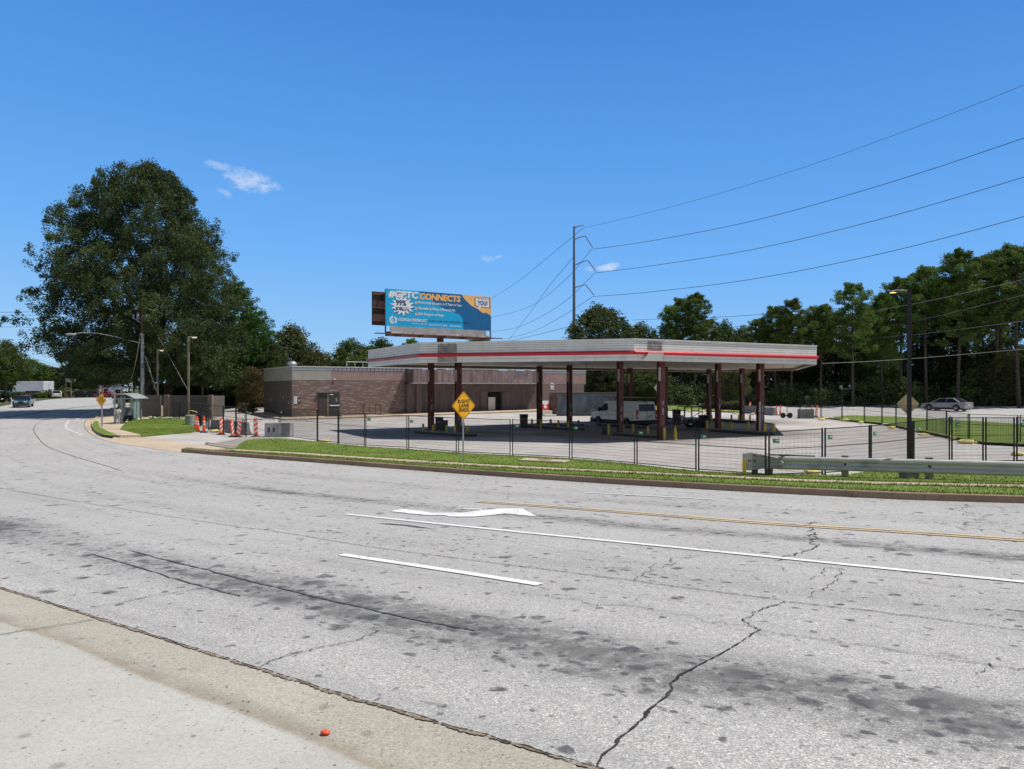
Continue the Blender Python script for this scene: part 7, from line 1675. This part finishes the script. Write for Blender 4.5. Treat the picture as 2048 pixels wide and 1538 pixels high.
# ---------------------------------------------------------------- white van
def van():
    rr = G(1287, 855.5); hd = R(90+29); fw = Vector((math.cos(hd), math.sin(hd), 0)); L, W, Hh = 5.7, 2.0, 2.06; hd = R(122)
    fw = Vector((math.cos(hd), math.sin(hd), 0)); c = V(1245, 775, 59); c.z = H(c.x, c.y)-.02
    t = thing('white_van', 'white panel van with ladders on its roof parked under the canopy', 'van', c, hd); h = L/2
    white = mat('white_van_paint', (.88, .88, .87), .38, 0, .04, .7, coat=.4)
    A = lambda cx: [(cx+.42*math.cos(a), .40+.42*math.sin(a)) for a in [math.pi-math.pi*k/8 for k in range(9)]]
    xf, xr = h-1.0, -h+1.25
    low = [(-h+.02, .55)]+[p for p in A(xr) if p[1] > .5]+[p for p in A(xf) if p[1] > .5]+[(h-.05, .55), (h, .85), (h-.1, 1.0), (h-.35, 1.12), (h-.95, 1.22), (-h, 1.22)]
    m = MB(); m.side(low, -W/2, W/2); body = m.build('body', white, t, bevel=.03)
    def sec(x, z, f): return x, z, W/2*f
    m = MB(); pr = [(-h, 1.221), (-h+.10, 1.95), (-h+.22, Hh), (h-2.0, Hh), (h-1.72, Hh-.08), (h-.95, 1.221)]
    n = len(pr); vs = []
    for s in (-1, 1):
        for x, z in pr: vs.append((x, s*(W/2-.0-(z-1.22)*.13), z))
    m.add(vs, [tuple(range(n)), tuple(range(n, 2*n))[::-1]]+[(i, n+i, n+(i+1) % n, (i+1) % n) for i in range(n)]); m.build('upper_body', white, t, bevel=.05)
    m = MB(); m.box((-h-.07, -W/2-.01, .36), (-h+.25, W/2+.01, .62)); m.box((-h+.4, -W/2-.012, .34), (xr-.45, W/2+.012, .55)); m.box((xr+.45, -W/2-.012, .34), (xf-.45, W/2+.012, .56)); m.box((h-.42, -W/2-.01, .30), (h+.05, W/2+.01, .66)); m.build('lower_cladding', M_trim, t, bevel=.02)
    q = MB(); q.box((-h+.3, -W/2+.2, .25), (h-.4, W/2-.2, .54)); q.build('underbody', M_trim, t)
    for x in (xf, xr):
        for s in (-1, 1): wheel(t, x, s*(W/2-.12), .35, .22, mat('dull_steel_rim', (.12, .12, .13), .5, .3))
    sk = lambda z: W/2-(z-1.22)*.13
    def panel(nm, pts, mt, side, off=.006, parent=None):
        q = MB(); q.add([(x, side*(sk(z)+off), z) for x, z in pts]+[(x, side*(sk(z)-.01), z) for x, z in pts], [tuple(range(len(pts))), tuple(range(len(pts), 2*len(pts)))[::-1]]+[(i, len(pts)+i, len(pts)+(i+1) % len(pts), (i+1) % len(pts)) for i in range(len(pts))]); return q.build(nm, mt, parent or t)
    for s in (-1, 1):
        panel('side_window', [(h-1.08, 1.27), (h-1.72, 1.86), (h-2.15, 1.86), (h-2.25, 1.32), (h-2.05, 1.27)], mat('bluish_side_glass', (.02, .05, .08), .08, spec=.8), s)
        q = MB(); q.box((h-1.35, s*(W/2+.12)-.1, 1.22), (h-1.2, s*(W/2+.12)+.1, 1.55)); q.build('mirror', M_trim, t, bevel=.03)
        q = MB(); q.box((-h-.02, s*(W/2-.07)-.09, .72), (-h+.14, s*(W/2-.07)+.09, 1.42)); q.build('tail_light', M_tail, t, bevel=.03)
        q = MB(); q.box((-h-.025, s*(W/2-.07)-.08, .84), (-h+.06, s*(W/2-.07)+.08, 1.06)); q.build('reversing_lamp', M_plate, t, bevel=.02)
        q = MB(); q.box((h-.5, s*(W/2-.25)-.2, .88), (h-.08, s*(W/2-.25)+.22, 1.1)); q.build('headlight', M_head, t, bevel=.03)
        q = MB(); [q.box((x-.008, s*(W/2+.001)-.002, .6), (x+.008, s*(W/2+.001)+.002, 1.2)) for x in (h-2.35, h-3.6, -h+.5)]; q.box((xr+.5, s*(W/2+.002)-.002, .93), (h-1.1, s*(W/2+.002)+.002, .955)); q.build('door_gap', M_trim, body)
        q = MB(); q.box((h-2.25, s*(W/2+.02)-.015, 1.1), (h-2.05, s*(W/2+.02)+.015, 1.14)); q.build('door_handle', M_trim, body)
    q = MB(); q.add([(h-.99, -.78, 1.28), (h-.99, .78, 1.28), (h-1.69, .72, Hh-.13), (h-1.69, -.72, Hh-.13)], [(0, 1, 2, 3)]); o = q.build('windscreen', M_glass, t, fix=False); o.location = (.03, 0, .01)
    for s in (-1, 1):
        y0, y1 = (.02, .80) if s > 0 else (-.80, -.02)
        xa = lambda z: -h-.012+(z-1.22)*.137
        q = MB(); q.add([(xa(1.30), y0, 1.30), (xa(1.30), y1-s*.0, 1.30), (xa(1.84), y1*.97, 1.84), (xa(1.84), y0, 1.84)], [(0, 1, 2, 3)]); q.build('rear_window', M_glass, t, fix=False)
    q = MB(); q.box((-h-.012, -.008, .66), (-h+.02, .008, 1.98)); q.box((-h-.02, -.35, .80), (-h, -.12, .86)); q.build('rear_door_gap', M_trim, t)
    q = MB(); q.box((-h-.02, -.6, .88), (-h, -.15, 1.0)); q.build('number_plate', M_plate, t)
    q = MB(); q.box((-h+.1, -.25, Hh+.0), (-h+.3, .25, Hh+.06)); q.build('roof_lamp', M_trim, t)
    # roof rack (part of the van) and ladders resting on it
    q = MB()
    for x in (-h+.6, -h+1.7, -h+2.8, h-2.3):
        q.bar((x, -.82, Hh+.2), (x, .82, Hh+.2), .04)
        for s in (-.8, .8): q.bar((x, s, Hh-.03), (x, s, Hh+.2), .04)
    q.build('roof_rack', M_black, t)
    mlad = mat('ladder_timber_tan', (.36, .26, .16), .7, 0, .2, 3)
    for k, (y, z, x0, x1, lab) in enumerate(((-.5, Hh+.23, -h-.2, h-1.5, 'tan ladder lying on the van rack, camera side'), (.32, Hh+.24, -h+.3, h-1.2, 'tan ladder lying on the van rack, far side'))):
        M = T(c.x, c.y, c.z, hd); ld = thing('ladder', lab, 'ladder', M @ Vector((0, 0, z)), hd, 'ladders on the van')
        for s in (-.2, .2): q = MB(); q.box((x0, y+s-.02, 0), (x1, y+s+.02, .09)); q.build('rail', mlad, ld)
        q = MB(); n = 14
        for i in range(n): xx = x0+.15+(x1-x0-.3)*i/(n-1); q.bar((xx, y-.18, .045), (xx, y+.18, .045), .035)
        q.build('rungs', mlad, ld)
van()
# ---------------------------------------------------------------- trailer, bins
def trailer():
    a = G(1330, 858); b = G(1404, 858); c = (a+b)/2; c.z = H(c.x, c.y); az = R(4); t = thing('utility_trailer', 'black open utility trailer with a mesh cage and ramp behind the front columns', 'trailer', c, az)
    k = c.y/F; L = 3.4
    q = MB(); q.box((-L/2, -.8, .42), (L/2, .8, .50)); q.bar((-L/2, 0, .45), (-L/2-1.6, 0, .45), .1); q.bar((-L/2, .6, .45), (-L/2-1.6, 0, .45), .07); q.bar((-L/2, -.6, .45), (-L/2-1.6, 0, .45), .07); q.build('chassis', M_black, t)
    for s in (-1, 1): q = MB(); q.lathe([(.16, -.1), (.30, -.1), (.33, -.05), (.33, .05), (.30, .1), (.16, .1)], (.75, s*.92, .33), 18, 'y'); w_ = q.build('wheel', M_rubber, t); q = MB(); q.lathe([(.16, -.05), (.16, .05)], (.75, s*.95, .33), 12, 'y'); q.build('rim', M_rim, w_)
    q = MB()
    for s in (-.8, .8):
        q.bar((-.2, s, 1.65), (L/2, s, 1.65), .05)
        for x in (-.2, .35, .9, L/2): q.bar((x, s, .5), (x, s, 1.65), .045)
        q.bar((.35, s, .55), (L/2, s, 1.3), .04); q.bar((-L/2, s, .95), (-.2, s, .6), .05); q.bar((-L/2, s, 1.1), (-.5, s, .5), .04)
    q.build('cage', M_black, t)
    q = MB(); q.side([(.30, .62), (.42, .74), (1.08, .74), (1.2, .62)], -1.05, -.82); q.build('mudguard', M_black, t)
    q = MB(); q.box((.1, -1.0, .36), (.35, -.98, .46)); q.build('number_plate', M_plate, t)
trailer()
def bin_(px, base, top, wpx, label, kind=0):
    p = G(px, base); h = (base-top)/F*p.y; wd = wpx/F*p.y; t = thing('waste_bin', label, 'bin', p, R(8), 'black service bins under the canopy'); r = wd/2
    q = MB(); q.lathe([(r*.86, 0), (r*.95, h*.55), (r, h*.72)], n=16) if kind else q.box((-r*.88, -r*.7, 0), (r*.88, r*.7, h*.74)); q.build('body', M_blackpl, t, smooth=bool(kind))
    q = MB(); q.box((-r*.92, -r*.74, h*.74), (-r*.72, r*.74, h*.92)); q.box((r*.72, -r*.74, h*.74), (r*.92, r*.74, h*.92)); q.box((-r*.72, r*.5, h*.74), (r*.72, r*.74, h*.92)); q.build('hood_post', M_blackpl, t)
    q = MB(); q.box((-r, -r*.8, h*.92), (r, r*.8, h)); q.build('lid', M_blackpl, t, bevel=.03)
    q = MB(); q.box((-r*.6, -r*.72-.012, h*.64), (r*.6, -r*.72, h*.69)); q.box((-r*.7, -r*.82, h*.94), (-r*.2, -r*.805, h*.97)); q.box((r*.2, -r*.82, h*.94), (r*.7, -r*.805, h*.97)); q.build('worn_label', mat('faded_grey_label', (.25, .25, .25), .6), t)
bin_(878.5, 863.6, 834, 17, 'black hooded bin on the left island between the two left columns'); bin_(1047.5, 854.3, 828.4, 16.5, 'black hooded bin standing left of the rubble island')
bin_(1407, 857, 830, 17, 'black tapering bin beside the right front island', 1); bin_(1353, 849, 818.7, 15, 'tall black hooded bin behind the trailer drawbar'); bin_(1212, 869, 848, 17, 'low black bin before the van front wheel')
q = MB(); q.box((-.16, -.16, 0), (.16, .16, .78)); q.box((-.18, -.18, .78), (.18, .18, .84)); o = q.build('squeegee_box', M_blackpl, bevel=.01); o.location = G(891, 864.5); tag(o, 'small black box beside the left hooded bin on the island', 'box')
q = MB(); q.box((-.16, -.16, 0), (.16, .16, .78)); q.box((-.2, -.2, .62), (.2, .2, .68)); o = q.build('squeegee_box', M_cond); o.location = G(1362, 849); tag(o, 'grey-blue box right of the tall black bin behind the trailer', 'box')
# ---------------------------------------------------------------- dumpster enclosure
def enclosure():
    Y = 71.5; P_ = lambda px, YY=Y: Vector((V(px, 775, YY).x, YY, 0))
    a, b = P_(337, 70.5), P_(417, 69.5); c = P_(377, 70); c.z = H(c.x, 70); t = thing('bin_enclosure', 'brown walled bin enclosure with brick pillars and solid gates behind the left fence', 'enclosure', c)
    ht = zat(790, 70)-c.z; rel = lambda v, z: (v.x-c.x, v.y-c.y, z)
    mw = mat('grey_brown_enclosure_wall', (.115, .10, .09), .85, 0, .12, 1.5); mg = mat('dark_brown_gate', (.075, .06, .055), .7, 0, .12, 1.2)
    mp = brick_mat('brown_pillar_brick', (.20, .125, .09), (.165, .10, .075), (.28, .24, .2), .3, .13)
    for px, YY in ((333.5, 70.5), (421, 69.3)): p_ = P_(px, YY); q = MB(); q.box((p_.x-c.x-.2, p_.y-c.y-.2, -.2), (p_.x-c.x+.2, p_.y-c.y+.2, ht+.03)); q.build('pillar', mp, t)
    q = MB(); q.box((P_(316, 74).x-c.x, .6, -.2), (P_(329.5).x-c.x+.0, .8, ht-.02)); q.build('side_wall', mw, t)
    q = MB(); q.box((P_(316, 74).x-c.x, 4.6, -.2), (P_(421, 74).x-c.x+.4, 4.8, ht-.1)); q.build('back_wall', mw, t)
    q = MB(); q.box((P_(421).x-c.x+.0, -.4, -.2), (P_(421).x-c.x+.15, 4.6, ht-.1)); q.build('side_wall', mw, t)
    m1 = P_(378, 70)
    for v0, v1 in ((P_(338.5, 70.4), P_(376, 70)), (P_(379.5, 70), P_(416, 69.4))):
        q = MB(); q.add([rel(v, z) for z in (.08, ht-.06) for v in (v0, v1, v1+Vector((0, .06, 0)), v0+Vector((0, .06, 0)))], [(0, 3, 2, 1), (4, 5, 6, 7), (0, 1, 5, 4), (1, 2, 6, 5), (2, 3, 7, 6), (3, 0, 4, 7)]); g = q.build('gate', mg if v0.x > m1.x-2 and v0.x > -31.5 else mw, t)
        q = MB(); q.bar(rel(v0+Vector((0, -.03, 0)), ht-.09), rel(v1+Vector((0, -.03, 0)), ht-.09), .05, .06); q.bar(rel(v0+Vector((0, -.03, 0)), .12), rel(v1+Vector((0, -.03, 0)), .12), .05, .06); q.build('gate_frame', mat('grey_gate_frame', (.16, .14, .13), .6), g)
enclosure()
q = MB(); q.box((-.45, -.3, 0), (.45, .3, .75)); q.box((-.5, -.35, .75), (.5, .35, .82)); o = q.build('storage_crate', mat('dark_blue_grey_crate', (.04, .05, .06), .6), bevel=.02); o.location = G(395, 848); tag(o, 'dark crate behind the narrow orange delineators', 'crate')
q = MB(); q.box((-.18, -.12, 0), (.18, .12, .42)); o = q.build('white_box', M_offw, bevel=.01); o.location = G(429, 848)+Vector((0, 0, .5)); tag(o, 'small white box on top of the left jersey barrier end', 'box')
o.location = (G(430, 850).x, G(430, 850).y, G(430, 850).z)
# ---------------------------------------------------------------- bus shelter and people
def shelter():
    c = G(252, 847, .14); Y = c.y; k = Y/F; t = thing('bus_shelter', 'grey bus shelter with arched roof and glass panels under the big oak', 'bus shelter', c, R(0)); X = lambda x: (x-252)*k; Z = lambda y: zat(y, Y)-c.z
    mf = mat('grey_shelter_frame', (.33, .36, .37), .45, .3)
    M = Matrix.Identity(4)
    for x, y0 in ((247.5, -.3), (271, .2), (233, 1.3), (262, 1.6)):
        q = MB(); q.bar((X(x), y0, -.1), (X(x), y0, Z(797 if x > 255 else 793)), .10 if x != 247.5 else .13); q.build('post', mf, t)
    q = MB(); n = 10; vs = []
    for i in range(n+1):
        f = i/n; x = X(231)+(X(273.5)-X(231))*f; z = Z(792.5)+.22*math.sin(math.pi*(f*.8+.15))-.25*f*f
        for y, dz in ((-.45, 0), (1.9, .0), (1.9, .06), (-.45, .06)): vs.append((x, y, z+dz))
    fs = [(i*4+a, i*4+(a+1) % 4, (i+1)*4+(a+1) % 4, (i+1)*4+a) for i in range(n) for a in range(4)]+[(0, 1, 2, 3), (4*n+3, 4*n+2, 4*n+1, 4*n)]
    q.add(vs, fs); q.build('roof', mat('translucent_grey_roof', (.30, .33, .33), .4), t)
    q = MB(); q.box((X(231), -.43, Z(798)), (X(272), -.35, Z(796))); q.build('beam', mf, t)
    tg = NT('tinted_shelter_glass'); tg.col((.35, .5, .46)); tg.rough(.15); tg.b.inputs['Alpha'].default_value = .42; MATS['shg'] = tg.m
    q = MB(); q.box((X(249), .75, Z(836)), (X(270), .77, Z(800))); q.build('glass_panel', tg.m, t); q = MB(); q.box((X(270), -.2, Z(836)), (X(270)+.02, .7, Z(800))); q.build('glass_panel', tg.m, t)
    q = MB(); q.box((X(232.5), .2, Z(836)), (X(244.5), .3, Z(799))); ad = q.build('poster_case', mf, t)
    q = MB(); q.box((X(233.5), .185, Z(817)), (X(243.5), .198, Z(800.5))); q.box((X(234.5), .18, Z(817)), (X(241.5), .184, Z(811))); pp = q.build('poster', mat('pale_green_poster', (.30, .38, .34), .5), ad)
    q = MB(); q.lathe([(.16, .176), (.16, .183)], (X(239.5), 0, Z(805)), 12, 'y'); q.build('poster_print', mat('face_tone_print', (.45, .2, .14), .6), pp)
    q = MB(); q.box((X(234.5), .17, Z(817)), (X(242.5), .179, Z(809.5))); q.build('poster_print', mat('teal_print', (.04, .15, .17), .6), pp)
    q = MB(); q.box((X(250), .35, .42), (X(268), .7, .47)); q.build('bench', M_trim, t)
shelter()
def person(label, loc, rz, hgt, joints, skin, parts, hair, extra=None):
    """joints: name -> (x, y, z) for a 1.7 m figure, x right, -y forward; limbs grown as one skinned body"""
    s = hgt/1.7; t = thing('person', label, 'person', loc, rz)
    def skinmesh(name, chain, mt, parent):
        names = list(chain['v'].keys()); me = bpy.data.meshes.new(name); me.from_pydata([tuple(Vector(chain['v'][n][:3])*s) for n in names], [(names.index(a), names.index(b)) for a, b in chain['e']], []); me.materials.append(mt)
        o = bpy.data.objects.new(name, me); COL.objects.link(o); o.parent = parent
        o.modifiers.new('Skin', 'SKIN')
        sv = me.skin_vertices[0].data
        for i, n in enumerate(names): r = chain['v'][n][3]; rx, ry = (r if hasattr(r, '__len__') else (r, r)); sv[i].radius = (rx*s, ry*s)
        sv[0].use_root = True; sb = o.modifiers.new('Sub', 'SUBSURF'); sb.levels = 1; sb.render_levels = 2; return o
    b = skinmesh('body', joints, skin, t)
    for nm, ch, mt in parts: skinmesh(nm, ch, mt, t)
    hx, hy, hz, _ = joints['v']['head']
    q = MB(); q.blob((hx*s, (hy+.02)*s, (hz+.02)*s), (.098*s, .115*s, .13*s), 2); q.build('hair', hair, t, smooth=True)
    for sx in (-1, 1): q = MB(); q.blob(((hx+sx*.032)*s, (hy-.098)*s, (hz-.0)*s), .012*s, 1); q.build('eye', M_trim, t)
    return t
def figure(lean=0.0, larm='up', rarm='up', stance=.1):
    v = {'pelvis': (0, 0, .93, (.14, .10)), 'belly': (0, 0, 1.08, (.13, .095)), 'chest': (0, 0, 1.28, (.16, .11)), 'collar': (0, .0, 1.42, (.10, .07)), 'neck': (0, 0, 1.47, .05), 'jaw': (0, -.02, 1.54, .07), 'head': (0, -.01, 1.62, (.08, .095)), 'crown': (0, 0, 1.68, .06)}
    e = [('pelvis', 'belly'), ('belly', 'chest'), ('chest', 'collar'), ('collar', 'neck'), ('neck', 'jaw'), ('jaw', 'head'), ('head', 'crown')]
    for nm, sx, arm in (('l', 1, larm), ('r', -1, rarm)):
        v[nm+'sh'] = (sx*.19, 0, 1.39, .055)
        if arm == 'up': el, wr, hd, d = (sx*.27, -.06, 1.17), (sx*.10, -.22, 1.36), (sx*.06, -.24, 1.44), (-sx*.2, -.2, .9)
        elif arm == 'bag': el, wr, hd, d = (sx*.26, .02, 1.14), (sx*.30, -.05, .90), (sx*.30, -.07, .83), (0, 0, -1)
        else: el, wr, hd, d = (sx*.25, .03, 1.13), (sx*.26, -.03, .88), (sx*.26, -.05, .81), (0, 0, -1)
        v[nm+'el'] = el+(.042,); v[nm+'wr'] = wr+(.028,); v[nm+'pa'] = hd+((.036, .02),); e += [('collar', nm+'sh'), (nm+'sh', nm+'el'), (nm+'el', nm+'wr'), (nm+'wr', nm+'pa')]
        D = Vector(d).normalized(); side = Vector((0, 1, 0)) if abs(D.y) < .8 else Vector((1, 0, 0))
        for k, ln in enumerate((.068, .078, .072, .058)):
            o_ = side*((k-1.5)*.019); b0 = Vector(hd)+D*.035+o_; b1 = b0+D*ln*.6; b2 = b1+(D+side.cross(D)*.5).normalized()*ln*.5
            v['%sf%d' % (nm, k)] = tuple(b0)+(.010,); v['%sg%d' % (nm, k)] = tuple(b1)+(.009,); v['%sh%d' % (nm, k)] = tuple(b2)+(.007,); e += [(nm+'pa', '%sf%d' % (nm, k)), ('%sf%d' % (nm, k), '%sg%d' % (nm, k)), ('%sg%d' % (nm, k), '%sh%d' % (nm, k))]
        th = Vector(hd)+side*-.045+D*.0; v[nm+'t0'] = tuple(th)+(.011,); v[nm+'t1'] = tuple(th+(D*.8-side*.5)*.05)+(.009,); e += [(nm+'pa', nm+'t0'), (nm+'t0', nm+'t1')]
        y = stance*sx
        v[nm+'hip'] = (sx*.09, 0, .88, .085); v[nm+'kn'] = (sx*.10, -.02+y*.5, .49, .055); v[nm+'an'] = (sx*.10, y+.02, .09, .038); v[nm+'toe'] = (sx*.11, y-.14, .035, .034); e += [('pelvis', nm+'hip'), (nm+'hip', nm+'kn'), (nm+'kn', nm+'an'), (nm+'an', nm+'toe')]
    return {'v': v, 'e': e}
def clothes(j, sleeves=True):
    v = j['v']; g = lambda n, r, dz=0: (v[n][0], v[n][1], v[n][2]+dz, r)
    top = {'v': {'a': g('pelvis', (.175, .14), .02), 'b': g('belly', (.165, .13)), 'c': g('chest', (.19, .135)), 'd': g('collar', (.11, .08))}, 'e': [('a', 'b'), ('b', 'c'), ('c', 'd')]}
    for nm in 'lr': top['v'][nm+'s'] = g(nm+'sh', .08); top['v'][nm+'e'] = g(nm+'el', .068); top['v'][nm+'w'] = g(nm+'wr', .048); top['e'] += [('d', nm+'s'), (nm+'s', nm+'e'), (nm+'e', nm+'w')]
    bot = {'v': {'a': g('pelvis', (.165, .13))}, 'e': []}
    for nm in 'lr': bot['v'][nm+'h'] = g(nm+'hip', .105); bot['v'][nm+'k'] = g(nm+'kn', .078); bot['v'][nm+'a'] = g(nm+'an', .062, .03); bot['e'] += [('a', nm+'h'), (nm+'h', nm+'k'), (nm+'k', nm+'a')]
    shoes = []
    for nm in 'lr': shoes.append(('shoe', {'v': {'a': g(nm+'an', .045, -.02), 'b': g(nm+'toe', .045, .01)}, 'e': [('a', 'b')]}))
    return top, bot, shoes
M_skin = mat('brown_skin', (.16, .08, .05), .6); M_hair = mat('dark_hair', (.02, .012, .01), .7)
def make_people():
    j = figure(0, 'up', 'bag', .03); tp, bt, sh = clothes(j); ps = [('jacket', tp, mat('cream_white_jacket', (.62, .60, .50), .8)), ('trousers', bt, mat('light_grey_trousers', (.36, .38, .38), .8))]+[(n, c, M_whitep) for n, c in sh]
    p = G(235.8, 846.5, .14); p = V(235.8, 846.5, p.y-1.5); p.z = H(p.x, p.y)+.14; person('person in cream jacket and grey trousers standing by the bus shelter, hand to face', p, R(20), (846.5-812)/F*p.y, j, M_skin, ps, M_hair)
    j = figure(0, 'down', 'down', .12); tp, bt, sh = clothes(j); md = mat('dark_clothing', (.02, .02, .03), .8); ps = [('top', tp, md), ('trousers', bt, mat('dark_maroon_clothing', (.05, .018, .02), .8))]+[(n, c, M_trim) for n, c in sh]
    p = G(102, 798.6, .05); person('person in dark clothes walking on the far left verge beside the white lorry', p, R(100), (799-780)/F*p.y, j, M_skin, ps, M_hair)
make_people()
b_ = G(244, 845, .14); q = MB(); rnd = random.Random(4); q.blob((0, 0, .22), (.2, .14, .24), 2, .08, rnd); q.tube([(-.1, 0, .4), (-.05, 0, .62), (.08, 0, .4)], .015, 5); o = q.build('bag', mat('grey_green_bag', (.22, .25, .22), .8), smooth=True); o.location = b_; tag(o, 'grey-green bag beside the person at the shelter', 'bag')
def belongings():
    c = G(256, 846, .14); t = thing('loaded_cart', 'cart piled with dark bags under the shelter bench side', 'cart', c); rnd = random.Random(9)
    q = MB(); q.box((-.45, -.3, .18), (.45, .3, .24)); [q.bar((x, y, .2), (x, y, .75), .03) for x in (-.43, .43) for y in (-.28, .28)]; q.build('frame', M_black, t)
    for x in (-.35, .35): q = MB(); q.lathe([(.05, -.03), (.12, -.03), (.12, .03), (.05, .03)], (x, -.3, .12), 12, 'y'); q.build('wheel', M_rubber, t)
    for k, (x, z, m) in enumerate(((-.22, .42, mat('dark_green_bag', (.05, .08, .07), .7)), (.2, .45, M_blackpl), (.0, .72, mat('grey_bag', (.2, .24, .25), .7)), (.28, .78, mat('pale_bag', (.4, .5, .46), .7)))):
        q = MB(); q.blob((x, -.05, z), (.26, .24, .2), 2, .1, rnd); q.build('bag', m, t, smooth=True)
belongings()
p = G(264.5, 845.5, .14); t = thing('litter_bin', 'grey round litter bin at the right end of the bus shelter', 'bin', p); q = MB(); q.lathe([(.25, 0), (.29, .15), (.31, .5), (.29, .82)], n=18); q.build('body', mat('grey_litter_bin', (.15, .16, .165), .7, 0, .15, 5), t, smooth=True); q = MB(); q.lathe([(.3, .82), (.31, .88), (.2, .93), (.1, .93)], n=18); q.build('rim', M_blackpl, t)
